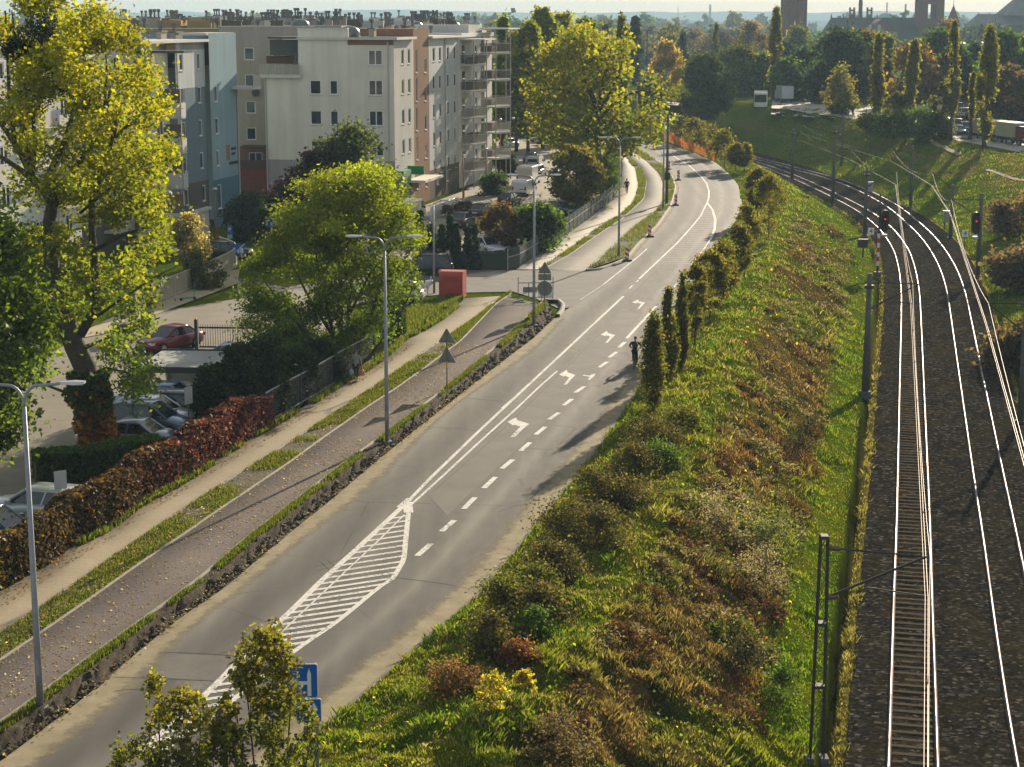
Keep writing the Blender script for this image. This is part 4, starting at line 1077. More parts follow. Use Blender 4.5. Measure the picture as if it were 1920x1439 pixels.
# ---------------- the tall yellow tree on the left
def big_yellow():
    r = np.random.default_rng(5)
    D0 = 81.5; base = g(188,858,0); s = thing('poplar_tree', 'tall yellow-leaved tree with ivy on its leaning trunk at the left edge', 'tree', base)
    B = np.array(base)
    def L(x, y, dd=0): return np.array(gd(x, y, D0+dd))-B
    mb = MB()
    def limb(pts, r0, r1, n=8):
        P_ = [L(*p) for p in pts]; k = len(P_); mb.tube(P_, [r0+(r1-r0)*i/(k-1) for i in range(k)], n, True); return P_
    limb([(190,866),(184,820),(172,745),(160,690),(140,648),(124,608),(108,570),(97,530),(96,500),(99,458),(92,417),(101,375)], .62, .26, 10)
    limb([(101,385),(78,350),(60,333),(40,290),(14,250),(-12,215)], .24, .08)
    limb([(70,345),(40,320),(8,298),(-40,270)], .17, .07)
    limb([(101,378),(110,350),(128,335),(160,290),(198,226),(206,170)], .20, .06)
    limb([(60,333),(48,270),(42,215),(36,140),(30,80),(22,20)], .16, .03)
    limb([(104,365),(88,333),(110,290),(123,262),(140,200),(150,140),(160,90)], .19, .04)
    limb([(150,628),(172,590),(180,540),(176,480),(172,430),(172,378),(190,330),(210,268),(222,215),(230,180),(240,130)], .24, .05)
    limb([(212,262),(240,235),(285,220),(318,212)], .09, .03); limb([(214,255),(196,200),(200,130),(196,60)], .09, .02)
    limb([(168,385),(150,400),(210,350),(250,325),(292,300)], .09, .03); limb([(176,470),(230,440),(280,425),(318,470)], .10, .03)
    limb([(60,333),(66,270),(60,200),(74,130),(80,60),(92,0)], .12, .03); limb([(30,285),(18,190),(14,110),(10,20)], .12, .03)
    limb([(108,570),(60,520),(20,480),(-30,450)], .16, .05); limb([(150,655),(190,640),(230,620),(300,596)], .11, .03)
    limb([(165,705),(200,690),(240,700),(270,690)], .08, .03); limb([(170,740),(120,735),(80,720),(30,700)], .10, .03); limb([(172,600),(230,560),(290,520),(330,500)], .08, .02)
    mb.obj('trunk', BARK, s, True)
    ys = [-60,20,60,100,140,170,190,205,222,250,290,330,370,400,440,470,500,530,560,600,640,700,760,790]
    xr = [250,200,225,280,288,275,300,332,325,295,312,282,290,292,300,325,335,300,275,330,310,285,245,225]
    C = []; T = []
    while len(C) < 320:
        y = -55+850*r.random()**1.05; xm = np.interp(y, ys, xr); lo = -90 if y < 640 else (150 if y > 720 else 60)
        x = lo+(xm-lo)*(1-r.random()**1.5) if r.random() < .55 else lo+(xm-lo)*r.random()
        if y > 740 or (y > 620 and 60 < x < 200 and r.random() < .85): continue
        if y > 545 and x > 60 and r.random() < .62: continue
        if y < 300 and x < 10 and r.random() < .4: continue
        if vnoise(x/50., y/50., 3) < .44: continue
        C.append(L(x, y, r.normal()*3.4)); T.append(y)
    C = np.array(C); T = np.array(T); ncl = len(C)
    per = (180*(.5+r.random(ncl))).astype(int); idx = np.repeat(np.arange(ncl), per); n = len(idx)
    X = C[idx]+r.normal(size=(n,3))*np.array([.34,.45,.30])*(.7+.6*r.random(ncl))[idx][:,None]
    k = np.clip((T[idx]-60)/640+r.normal(size=n)*.13, 0, 1)
    Y_ = pal('yellow', n, r); G_ = pal('lime', n, r); D_ = pal('green', n, r)
    col = np.where((k < .38)[:,None], Y_, np.where((k < .80)[:,None], .45*Y_+.55*G_, .5*G_+.5*D_))
    # whole sprays differ in colour at random
    col = col*(1+.3*(r.random(ncl)*2-1))[idx][:,None]
    V, Q, K = leaf_mesh(X, .098, col, r, .7); leaf_obj('crown', V, Q, K, LEAF, s)
    for (x, y, rr_) in [(66,180,.85),(117,150,.8),(140,160,.6),(32,82,.8),(28,95,.6),(78,50,.75)]:
        n = 900; X = L(x,y,-1)+unit(n,r)*(rr_*r.random(n)**.4)[:,None]
        V, Q, K = leaf_mesh(X, .09, pal('dark', n, r), r, .35); o = leaf_obj('mistletoe', V, Q, K, DLEAF, s)
    # ivy round the trunk, green above and red below
    n = 9000; y = 700+155*r.random(n); xc = np.interp(y, [690,745,820,866],[160,172,184,190]); a = r.random(n)*2*np.pi; rad = (.50+.45*r.random(n)**2)*(.55+.95*fbm(y*.035, np.cos(a)*1.5+3, 19, 3))
    P0 = np.array([L(xc[i], y[i]) for i in range(n)]); X = P0+np.c_[np.cos(a)*rad, np.sin(a)*rad, r.normal(size=n)*.1]
    kk = np.clip((y-715)/105+r.normal(size=n)*.24, 0, 1)[:,None]
    col = np.where(kk < .4, pal('green', n, r), np.where(kk < .55, pal('brown', n, r), np.where(r.random((n,1)) < .75, pal([(.24,.085,.02),(.20,.06,.02),(.26,.15,.02)], n, r), pal('brown', n, r))))
    V, Q, K = leaf_mesh(X, .13, col, r, .8); leaf_obj('ivy', V, Q, K, LEAF, s)
big_yellow()
ptree('leafy_tree', 'bright green tree filling the left edge below the yellow crown', 'tree', -20, 985, 335, 240, [(.05,.085,.008),(.075,.11,.009),(.035,.06,.008)], prof='round', z0=.22, nl=19000, ls=.14, ncl=150, tr=.3, sig=.09, limbs=30)
def outline_tree(name, label, base_px, D0, limbs, ys, xl, xr, n, sig, per, ls, colf, gap, gs, seed, depth, tint=.35, aspect=.6):
    """tree whose boughs were measured on the photo; real depth round the trunk"""
    r = np.random.default_rng(seed); base = g(base_px[0], base_px[1], .1); B = np.array(base); s = thing(name, label, 'tree', base)
    def L(x, y, dd=0): return np.array(gd(x, y, D0+dd))-B
    mb = MB()
    for pts, r0, r1 in limbs:
        P_ = [L(*p) for p in pts]; k = len(P_); mb.tube(P_, [r0+(r1-r0)*i/(k-1) for i in range(k)], 7)
    mb.obj('trunk', BARK, s, True)
    C = []; T = []
    while len(C) < n:
        y = ys[0]+(ys[-1]-ys[0])*r.random(); a, b = np.interp(y, ys, xl), np.interp(y, ys, xr); f = r.random(); x = a+(b-a)*f
        if vnoise(x/gs, y/(gs*.7), seed) < gap: continue
        C.append(L(x, y, r.normal()*depth*(.35+1.3*math.sqrt(max(0,f*(1-f)))))); T.append((y-ys[0])/(ys[-1]-ys[0]))
    C = np.array(C); T = np.array(T); idx = np.repeat(np.arange(n), (per*(.5+r.random(n))).astype(int)); m = len(idx)
    X = C[idx]+r.normal(size=(m,3))*np.array(sig)*(.7+.6*r.random(n))[idx][:,None]
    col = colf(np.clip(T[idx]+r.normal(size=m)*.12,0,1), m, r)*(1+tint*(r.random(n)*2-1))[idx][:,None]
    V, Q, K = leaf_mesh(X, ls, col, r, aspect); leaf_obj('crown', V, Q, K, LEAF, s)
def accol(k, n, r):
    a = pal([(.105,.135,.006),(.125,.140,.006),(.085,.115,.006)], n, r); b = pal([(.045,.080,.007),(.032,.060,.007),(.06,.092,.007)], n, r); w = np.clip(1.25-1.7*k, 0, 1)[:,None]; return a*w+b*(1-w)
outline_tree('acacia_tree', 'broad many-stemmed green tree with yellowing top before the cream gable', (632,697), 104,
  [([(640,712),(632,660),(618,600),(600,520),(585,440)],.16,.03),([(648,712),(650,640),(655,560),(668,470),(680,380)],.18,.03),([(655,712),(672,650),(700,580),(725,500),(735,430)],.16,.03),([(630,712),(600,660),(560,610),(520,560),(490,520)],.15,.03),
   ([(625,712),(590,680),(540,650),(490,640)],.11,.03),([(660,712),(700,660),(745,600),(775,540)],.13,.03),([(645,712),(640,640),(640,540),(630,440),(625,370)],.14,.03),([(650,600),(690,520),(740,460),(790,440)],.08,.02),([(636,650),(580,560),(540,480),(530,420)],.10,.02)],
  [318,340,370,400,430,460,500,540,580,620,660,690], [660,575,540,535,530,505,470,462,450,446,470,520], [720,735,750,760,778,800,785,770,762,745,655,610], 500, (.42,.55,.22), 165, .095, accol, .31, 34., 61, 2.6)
def ptrees(name, cat, group, L, **k):
    for it in L:
        lab, x, yb, yt, w, p = it[:6]; kk = dict(k); kk.update(it[6] if len(it) > 6 else {}); ptree(name, lab, cat, x, yb, yt, w, p, group=group, **kk)
# dark evergreens along the car park fence
ptrees('evergreen_shrub', 'shrub', 'dark evergreens beside the car park', [
  ('dark evergreen bush beside the grey carport roof, end of its row', 402,796,690,72,'dark'),
  ('dark evergreen bush just right of the carport end bush', 445,800,650,85,'dark'),
  ('tall dark evergreen in the middle of the car park bushes', 497,785,640,95,'dark'),
  ('dark evergreen touching the fence, below the big green tree', 548,757,655,85,'dark'),
  ('last dark evergreen near the walking person and the fence', 598,728,642,75,'dark'),
  ('rounded dark evergreen tucked under the right side of the big tree', 738,640,580,40,'dark')], prof='shrub', z0=.02, nl=9000, ls=.10, ncl=90, sig=.085, m=DLEAF, tr=.1, limbs=6)
ptree('plum_tree', 'dark purple leaved tree against the cream gable', 'tree', 592, 480, 292, 112, 'purple', z0=.3, nl=7000, ls=.2, ncl=60, m=DLEAF, sig=.10)
ptree('leafy_tree', 'dark green tree with upright twigs rising before the cream gable', 'tree', 668, 478, 246, 165, [(.03,.045,.015),(.05,.062,.02),(.022,.034,.014)], prof='spread', z0=.3, nl=8000, ls=.2, ncl=80, sig=.085, shell=.2)
ptrees('courtyard_tree', 'tree', 'dark trees in the shaded courtyard', [
  ('small dark tree in the courtyard left of the blue zone sign', 468,452,372,75,'dark'),('small dark tree in the courtyard against the lowest storey', 520,445,366,60,'dark')], nl=3500, ls=.2, ncl=40, m=DLEAF, z0=.05, sig=.12)
ptree('golden_shrub', 'yellowish shrub beside the round-fronted entrance canopy', 'shrub', 358, 505, 405, 82, [(.17,.14,.05),(.20,.17,.07),(.12,.11,.04)], prof='round', z0=.05, nl=5500, ls=.13, ncl=70, sig=.09, stems=4, tr=.1)
ptree('hedge_shrub', 'dark green shrub behind the pale picket fence', 'shrub', 380, 540, 470, 62, [(.03,.05,.01),(.09,.10,.012)], prof='shrub', z0=.0, nl=3500, ls=.13, ncl=40, sig=.11)
# conical thujas at the junction corner
ptrees('thuja_tree', 'tree', 'row of dark conical thujas at the junction', [
  ('leftmost conical thuja, below the shop awning', 790,500,398,26,'dark'),('conical thuja right behind the single-arm lamp', 809,502,424,24,'dark'),
  ('conical thuja, low one between two taller tips', 829,504,424,24,'dark'),('tallest conical thuja in the middle of the corner row', 845,504,408,23,'dark'),
  ('conical thuja leaning against the tallest one', 856,504,422,22,'dark'),('conical thuja with twin right neighbour beside the white parked car', 878,504,428,22,'dark'),
  ('rightmost conical thuja beside the white parked car', 890,505,424,23,'dark')], prof='cone', z0=.01, nl=6000, ls=.12, ncl=90, sig=.09, m=DLEAF, tr=.1, limbs=3, shell=.6)
ptree('maple_tree', 'small reddish tree over the parked white car', 'tree', 946, 474, 388, 78, [(.10,.05,.022),(.085,.065,.016),(.12,.06,.028),(.07,.08,.014)], z0=.2, nl=5200, ls=.15, ncl=70, sig=.085, tr=.12, limbs=26)
ptree('leafy_tree', 'rounded deep green tree beside the dark mesh fence', 'tree', 1014, 474, 394, 92, 'green', z0=.12, nl=7500, ls=.16, ncl=70, sig=.11, tr=.14)
ptree('leafy_tree', 'orange-brown young tree in front of the thick oak trunk', 'tree', 1080, 396, 280, 84, 'oak', z0=.18, nl=6500, ls=.2, ncl=70, sig=.10, tr=.15)
ptree('hedge_shrub', 'green undergrowth bush at the foot of the oak beside the fence', 'shrub', 1128, 372, 300, 60, 'lime', prof='shrub', z0=0, nl=3500, ls=.18, ncl=40, sig=.12)
ptree('clipped_hedge', 'clipped round-cornered hedge beside the estate street lamps', 'hedge', 928, 366, 330, 50, 'green', prof='shrub', z0=0, nl=5000, ls=.14, ncl=60, sig=.10, m=DLEAF, branches=False)
ptree('clipped_hedge', 'dark hedge behind the clipped one, under the balconies', 'hedge', 946, 330, 290, 40, 'dark', prof='shrub', z0=0, nl=3500, ls=.18, ncl=40, sig=.10, m=DLEAF, branches=False)
for i, (x, y, w) in enumerate([(838,400,14),(850,396,14),(862,392,13),(876,388,13)]):
    ptree('clipped_shrub', ['low brown clipped shrub at the near end of the shop ramp','second low brown clipped shrub along the shop ramp','third low brown clipped shrub along the shop ramp','low brown clipped shrub beside the black parked saloon'][i], 'shrub', x, y+8, y-12, w*1.3, 'brown', prof='shrub', z0=0, nl=700, ls=.12, ncl=12, sig=.16, branches=False, m=DLEAF, group='clipped shrubs along the shop ramp')
# the big oak
def oak():
    r = np.random.default_rng(11); D0 = 212; base = g(1124,361,.1); B = np.array(base)
    s = thing('oak_tree', 'big yellow-green oak with dark forked trunk on the inside of the bend', 'tree', base)
    def L(x, y, dd=0): return np.array(gd(x, y, D0+dd))-B
    mb = MB()
    def limb(pts, r0, r1):
        P_ = [L(*p) for p in pts]; k = len(P_); mb.tube(P_, [r0+(r1-r0)*i/(k-1) for i in range(k)], 8)
    limb([(1123,366),(1123,330),(1120,290),(1121,240),(1118,200),(1106,170),(1095,140),(1085,100)], .62, .15)
    limb([(1128,305),(1145,280),(1150,262)], .22, .12); limb([(1120,225),(1128,170),(1140,120),(1150,80)], .34, .08)
    limb([(1120,210),(1142,180),(1160,140),(1172,95)], .26, .07); limb([(1119,230),(1150,195),(1185,175),(1225,165)], .24, .06)
    limb([(1118,200),(1080,180),(1045,165),(1010,170)], .24, .06); limb([(1120,262),(1075,240),(1040,225)], .2, .06); limb([(1122,258),(1170,240),(1215,235)], .2, .06)
    mb.obj('trunk', BARK, s, True)
    C = []; T = []
    ey = [58,80,110,140,170,200,230,260,285]; exl = [1080,1045,1015,995,990,988,990,1010,1060]; exr = [1150,1180,1215,1250,1262,1258,1250,1240,1150]
    while len(C) < 250:
        y = 58+225*r.random(); a, b = np.interp(y, ey, exl), np.interp(y, ey, exr); x = a+(b-a)*r.random()
        if vnoise(x/26., y/22., 8) < .36: continue
        C.append(L(x, y, r.normal()*4)); T.append(y)
    C = np.array(C); T = np.array(T); n_ = len(C); idx = np.repeat(np.arange(n_), (60*(.6+.8*r.random(n_))).astype(int)); n = len(idx)
    X = C[idx]+r.normal(size=(n,3))*np.array([.75,.9,.6])
    k = np.clip((T[idx]-60)/220+r.normal(size=n)*.2, 0, 1)[:,None]
    col = np.where(k < .55, pal('yellow', n, r)*.85, pal('yg', n, r)); col *= (1+.35*(r.random(n_)*2-1))[idx][:,None]
    V, Q, K = leaf_mesh(X, .24, col, r, .7); leaf_obj('crown', V, Q, K, LEAF, s)
oak()
G2 = 'yellow-green trees beyond the balconies'
ptrees('row_tree', 'tree', G2, [
  ('slim green tree touching the balcony tower', 942,282,42,46,'lime',dict(prof='column')),('yellow-green tree right of the balcony tower', 968,285,72,70,'yg'),
  ('pale yellow tree behind the parked row', 990,292,52,72,'yg'),('tall yellow tree with a dark leader, tallest of the row', 1018,280,28,70,'yg'),
  ('broad yellow tree behind the oak', 1058,272,34,95,'yellow'),('green topped tree just behind the oak crown', 1102,268,42,60,'lime'),
  ('slender tree poking above the right half of the oak', 1164,268,38,40,'yg',dict(prof='column'))], z0=.12, nl=6500, ls=.34, ncl=90, sig=.085, tr=.25)
ptree('golden_tree', 'golden tree glowing behind the right edge of the oak', 'tree', 1248, 205, 85, 62, [(.19,.15,.015),(.16,.115,.015)], nl=4000, ls=.4, ncl=60, sig=.1)
ptrees('spruce_tree', 'tree', 'dark spruces above the oak', [
  ('dark blue-green spruce rising just right of the oak top', 1189,190,38,44,'blue'),('smaller spruce peeping out left of the larger spruce', 1133,180,52,26,'blue')], prof='cone', z0=.05, nl=5000, ls=.5, ncl=140, sig=.05, m=DLEAF, shell=.3, droop=.4, limbs=40)
ptree('columnar_conifer', 'very dark narrow conifer left of the dense round trees', 'tree', 1281, 178, 66, 28, 'blue', prof='column', z0=.02, nl=5000, ls=.4, ncl=80, sig=.10, m=DLEAF)
ptrees('lombardy_poplar', 'tree', 'tall narrow poplars on the far bank', [
  ('tall narrow poplar left of the brick water tower', 1450,215,22,34,'poplar'),
  ('narrow poplar with twin stems before the church', 1642,242,70,34,'poplar'),('narrow poplar in front of the orange-edged round tree', 1708,250,84,36,'poplar'),
  ('thin sparse poplar leaning right of the church tower', 1781,268,45,34,'poplar',dict(nl=3600,shell=.2,z0=.26)),('broad dense poplar beside the tarpaulin lorry', 1846,280,60,50,'poplar',dict(nl=9500)),
  ('slim dark poplar squeezed between two wider poplars', 1819,262,140,18,'poplar',dict(nl=2000,z0=.3)),
  ('small distant poplar standing over the round trees', 1341,160,46,20,'olive',dict(nl=2500))], z=3.0, prof='column', z0=.16, nl=6500, ls=.24, ncl=120, sig=.075, tr=.30, limbs=40, shell=.15)
ptrees('willow_tree', 'tree', 'dense round trees beside the bend', [
  ('dense dark round tree in the middle of the bend group', 1375,226,96,118,[(.03,.055,.012),(.05,.07,.012),(.09,.085,.012)]),('dense dark tree at the left of the bend group', 1318,224,112,92,[(.03,.05,.012),(.05,.06,.013)]),
  ('lower dark green bush joining the bend group on its right', 1405,222,135,50,[(.04,.065,.012),(.07,.08,.012)])], z=1.0, z0=.02, prof='round', nl=12000, ls=.3, ncl=130, sig=.085, m=DLEAF, tr=.3)
ptrees('birch_tree', 'tree', 'thin leaning trees on the bank top', [
  ('olive-yellow tree with leaning dark trunk on the bank top', 1603,232,126,80,[(.085,.085,.016),(.11,.095,.018),(.065,.072,.015)],dict(lean=(-2.2,0))),
  ('smaller olive tree left of the leaning one', 1566,226,138,60,[(.08,.075,.02),(.11,.09,.02)]),('thin olive shrub tree below the leaning tree', 1580,228,190,50,'olive'),
  ('bushy small tree left of the sparse poplar', 1765,262,158,42,[(.09,.08,.02),(.06,.065,.02)]),('pale tree right of the twin-stemmed poplar', 1675,246,176,48,'olive')], z=3.0, z0=.3, nl=2000, ls=.24, ncl=50, sig=.075, shell=.1, tr=.22, limbs=18)
ptrees('bank_shrub', 'shrub', 'dark shrubs along the top of the far bank', [
  ('dark shrub under the twin-stemmed poplar', 1632,252,218,50,'olive'),('dark shrub between the two bank poplars', 1676,258,215,60,'green'),
  ('largest dark shrub, right of the middle poplar', 1722,264,210,80,'green'),('low shrub beside the parked cars', 1752,262,222,52,'olive'),
  ('brownish bush at the right edge of the upper bank', 1930,440,378,130,'brown',dict(nl=9000,branches=False)),('dry brown bush on the right bank above the far signal', 1928,545,478,140,'brown',dict(nl=9000,branches=False)),
  ('dry bush low on the right bank near the edge mast', 1932,690,610,140,'brown',dict(nl=9000,branches=False))], z=2.6, prof='shrub', z0=0, nl=4500, ls=.2, ncl=60, sig=.10, tr=.08, limbs=8)
# ---------------- woods and gardens in the middle distance
GM = 'trees of the park beyond the railway'
ptrees('park_tree', 'tree', GM, [
  ('dark green tree left of the church roof', 1572,196,64,100,'dark'),('brownish-green tree before the church gable', 1615,190,68,80,'oak'),
  ('round dark tree with an orange edge behind the third poplar', 1696,200,94,98,'orange'),('green tree below the church tower', 1752,190,66,90,'green'),
  ('dark tree between church tower and turret', 1786,196,92,70,'dark'),('green tree with an orange crest at the right edge', 1882,200,72,90,'green'),
  ('orange-topped tree farthest right under the big roof', 1918,196,70,60,'orange'),('brown leafless-looking tree behind the lorry', 1898,240,128,80,'brown'),
  ('dark low tree behind the broad poplar', 1862,230,150,50,'dark'),('dark green tree left of the roundabout', 1512,186,100,80,'dark'),
  ('olive tree with light top beside the water tower foot', 1500,150,60,70,'olive'),('low green tree right of the tall left poplar', 1478,190,118,60,'green'),
  ('orange round tree left of the tall poplar', 1407,140,48,52,'orange'),('brown-orange tree row behind the small poplar', 1300,130,62,70,'brown'),
  ('brown-orange tree right of the dark conifer', 1345,132,66,60,'brown'),('dull orange tree above the dense bend group', 1262,140,70,50,'oak'),
  ('green tree filling the gap right of the bend group', 1430,180,108,50,'green'),('small dark tree before the far car park', 1540,196,130,50,'dark'),
  ('pale green tree at the church roof end', 1655,190,78,60,'olive'),('dark green tree under the water tower', 1468,160,85,60,'dark'),
  ('bluish dark tree right of the turret', 1822,190,90,50,'blue'),('mid green tree before the big slate roof', 1846,180,96,50,'green'),('bare grey-brown tree between turret and church tower', 1768,170,42,60,'brown',dict(nl=900)),
  ('dark green tree above the estate garages', 1035,210,120,90,'green'),('green tree above the garages, left one', 975,215,110,70,'green'),('olive tree over the bend lamp', 1228,215,150,60,'olive')],
  z=2.0, z0=.05, nl=5200, ls=.42, ncl=80, sig=.10, tr=.35, limbs=10, cvar=.45)
def woods(name, label, n, y0, y1, x0, x1, hh, pals, seed, ls, per, zt=0):
    """distant wood that reads as one mass"""
    r = np.random.default_rng(seed); Vs, Qs, Ks = [], [], []; o = 0
    for k in range(n):
        Y = y0*(y1/y0)**r.random(); xx = Y*(x0+(x1-x0)*r.random()); H = hh*(.6+.7*r.random()); Wd = H*(.7+.5*r.random())
        c = clumps(14, H, H*.05, Wd/2, 'round', r, .5); idx = np.repeat(np.arange(14), per//14); m_ = len(idx)
        X = c[idx]+r.normal(size=(m_,3))*Wd*.10+np.array([xx,Y,zt]); p = pals[r.integers(len(pals))]
        V, Q, K = leaf_mesh(X, ls*(Y/y0)**.5, pal(p, m_, r), r, .8); Vs.append(V); Qs.append(Q+o); Ks.append(K); o += len(V)
    ob = leaf_obj(name, np.vstack(Vs), np.vstack(Qs), np.vstack(Ks), DLEAF, None)
    tag(ob, label, 'wood', kind='stuff')
woods('far_wood', 'mixed autumn wood beyond the park, reading as one mass', 130, 620, 1100, -.30, .32, 13, ['olive','dark','green','brown','olive','oak'], 21, .9, 420)
woods('distant_wood', 'hazy wood on the plain far beyond the town', 170, 1200, 4000, -.32, .32, 17, ['dark','green','olive'], 22, 2.2, 196)
# ---------------- street trees on the verge of the road
GS = 'young street trees along the verge'
ptrees('hornbeam_tree', 'tree', GS, [
  ('nearest narrow hornbeam beside the cyclist, widest at its foot', 1224,772,592,60,'hornbeam'),('narrow hornbeam just behind the nearest one', 1252,712,545,38,'hornbeam'),
  ('slimmest tall hornbeam, third from the camera', 1277,690,516,34,'hornbeam')], z=.3, prof='column', z0=.04, nl=7000, ls=.075, ncl=150, sig=.10, tr=.07, shell=.4, limbs=20)
L_ = [('young tree with orange tinge behind the slim hornbeams',1303,652,500,50),('broad young tree in the middle of the verge row',1330,615,470,62),('young tree on a stake left of the green bin',1352,585,455,56),
  ('young tree almost hiding the green bin',1383,535,425,50),('young tree standing right behind the green bin',1398,490,388,50),('large young tree at the shoulder of the bend',1440,455,328,56),
  ('orange shrubby young tree at the outside of the bend',1420,412,318,44),('small young tree on the bend lawn, left of a pair',1380,320,272,38),('small young tree on the bend lawn, right of a pair',1396,322,270,36),
  ('young tree behind the end of the orange mesh',1358,312,248,52),('young tree behind the middle of the orange mesh',1330,292,232,52),('young tree behind the start of the orange mesh',1300,278,226,46),
  ('green young tree farthest along the orange mesh',1276,268,222,40)]
for i, (lab, x, yb, yt, w) in enumerate(L_):
    ptree('street_tree', lab, 'tree', x, yb, yt, w, 'oak' if i != 12 else 'olive', z=.25, prof='round', z0=.26, nl=3400 if yb > 400 else 2200, ls=.10 if yb > 420 else .16, ncl=60, sig=.095, tr=.06, shell=.35, limbs=24, group=GS)
# ---------------- oak saplings in the foreground
def oakcol(k, n, r):  # sunlit tops put into the leaf colour: lighter yellow above, darker green below
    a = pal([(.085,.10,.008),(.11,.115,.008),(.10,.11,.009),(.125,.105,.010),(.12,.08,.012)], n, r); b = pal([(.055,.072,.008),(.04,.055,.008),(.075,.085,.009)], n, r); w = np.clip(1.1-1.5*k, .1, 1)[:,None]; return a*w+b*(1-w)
def stemset(x0, y0, tips): return [([(x0,y0),(x0*.6+x*.4+dx,y0*.6+y*.4),(x0*.2+x*.8+dx*.6,y0*.25+y*.75),(x,y)],.035,.006) for x, y, dx in tips]
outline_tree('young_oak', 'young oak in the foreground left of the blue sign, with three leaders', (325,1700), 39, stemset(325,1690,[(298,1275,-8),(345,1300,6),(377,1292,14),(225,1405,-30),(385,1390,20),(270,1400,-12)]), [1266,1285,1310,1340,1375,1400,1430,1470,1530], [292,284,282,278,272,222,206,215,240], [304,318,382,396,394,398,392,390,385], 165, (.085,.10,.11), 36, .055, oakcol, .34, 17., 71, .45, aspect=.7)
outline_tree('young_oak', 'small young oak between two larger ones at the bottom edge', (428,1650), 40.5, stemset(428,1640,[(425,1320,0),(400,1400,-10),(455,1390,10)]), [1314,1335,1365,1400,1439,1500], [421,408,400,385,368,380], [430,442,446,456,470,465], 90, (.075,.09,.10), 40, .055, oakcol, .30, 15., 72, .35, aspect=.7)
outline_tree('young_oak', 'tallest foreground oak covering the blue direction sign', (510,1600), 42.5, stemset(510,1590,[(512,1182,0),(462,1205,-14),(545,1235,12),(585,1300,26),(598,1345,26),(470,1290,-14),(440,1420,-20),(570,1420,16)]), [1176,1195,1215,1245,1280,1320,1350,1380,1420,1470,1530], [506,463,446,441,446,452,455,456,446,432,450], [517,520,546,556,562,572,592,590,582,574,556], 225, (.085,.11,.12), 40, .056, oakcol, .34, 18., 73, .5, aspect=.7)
# ---------------- shrubs and weeds on the bank
GB = 'shrubs along the road verge'
SH = [(1222,838,90,95,'blackish'),(1268,812,80,70,'olive'),(1182,900,95,90,'blackish'),(1245,880,75,60,'green'),(1130,955,110,95,'blackish'),(1200,950,90,85,'blackish'),(1085,1015,115,95,'blackish'),
      (1150,1030,105,95,'blackish'),(1060,1090,120,100,'blackish'),(965,1165,110,95,'olive'),(1030,1180,120,85,'blackish'),(945,1240,110,75,'blackish'),(1010,1130,95,80,'olive')]
LB = ['dark shrub at the foot of the nearest hornbeam','olive shrub right of the nearest hornbeam','dark brown shrub where the hornbeam shadows end','bright green low shrub among the dark ones','dark shrub behind the red-leaved twig','dark shrub with a few red leaves on the bank side',
      'dark shrub beside the long tree shadow','sparse dark shrub in the middle of the band','dark shrub opposite the hatched island tip','olive-green shrub hanging over the road edge','brown-black shrub in the lower band','lowest dark shrub of the band','olive shrub above the road edge overhang']
for lab, (x, yb, hp, w, p) in zip(LB, SH):
    b = g(x,yb,.35); b = (b[0], b[1], terrain(b[0],b[1])-.05); s_ = (CAMZ-.35)/(yb-35)
    tree('verge_shrub', lab, 'shrub', b, hp*s_*(.5+.022*(x%11)), w*s_*(1.0+.045*(yb%9)), [(.035,.038,.011),(.055,.045,.014),(.024,.028,.009),(.05,.034,.016),(.07,.068,.014)] if p == 'blackish' else p, 'spread', .0, 4200, .055, 70, .03, GB, stems=6, sig=.14, limbs=55, shell=.05, lean=(.35*((x%5)-2)/2,.2), cvar=.45)
for lab, x, yb, hp, w, p, c in [('yellow-leaved sapling low on the near bank',920,1390,85,60,[(.24,.21,.02),(.19,.17,.02)],'sapling'),('orange-red sumac bush in the lower verge',968,1290,40,80,[(.17,.06,.025),(.12,.04,.02),(.07,.05,.02)],'bush'),
   ('dull red sumac bush at the road edge of the lower verge',850,1345,70,100,[(.11,.05,.025),(.07,.05,.02)],'bush'),('small red-leaved twig in the dark verge shrubs',1102,985,34,34,'red','bush'),('yellow sapling beside the brushwood heap',985,1345,40,40,[(.25,.21,.02),(.2,.17,.02)],'sapling'),
   ('grey dry wormwood bush high on the bank',1362,985,95,110,'grey','bush'),('smaller grey dry wormwood bush beside the large one',1432,1040,80,90,'grey','bush'),('grey-green bush on the bank right of the wormwood',1455,975,70,90,[(.06,.075,.03),(.09,.10,.04)],'bush'),
   ('brown dry bush at the bottom of the bank',1040,1435,75,140,'brown','bush'),('dark bramble bush in the middle of the slope',1400,1180,60,80,'blackish','bush'),('dark bramble bush near the lattice mast',1470,1200,60,70,'green','bush'),
   ('dark green tussock bush on the lower slope',1010,1250,60,70,'green','bush'),('dark bramble clump on the upper slope',1500,790,45,80,'blackish','bush')]:
    b = g(x,yb,-.3); b = (b[0], b[1], terrain(b[0],b[1])-.05); s_ = (CAMZ-b[2])/(yb-35)
    tree('bank_'+c, lab, c, b, hp*s_, w*s_, p, 'spread' if c == 'sapling' else 'shrub', .05, 1800, .05 if p != 'grey' else .04, 40, .02, None, stems=4, sig=.11, limbs=40, shell=.2)
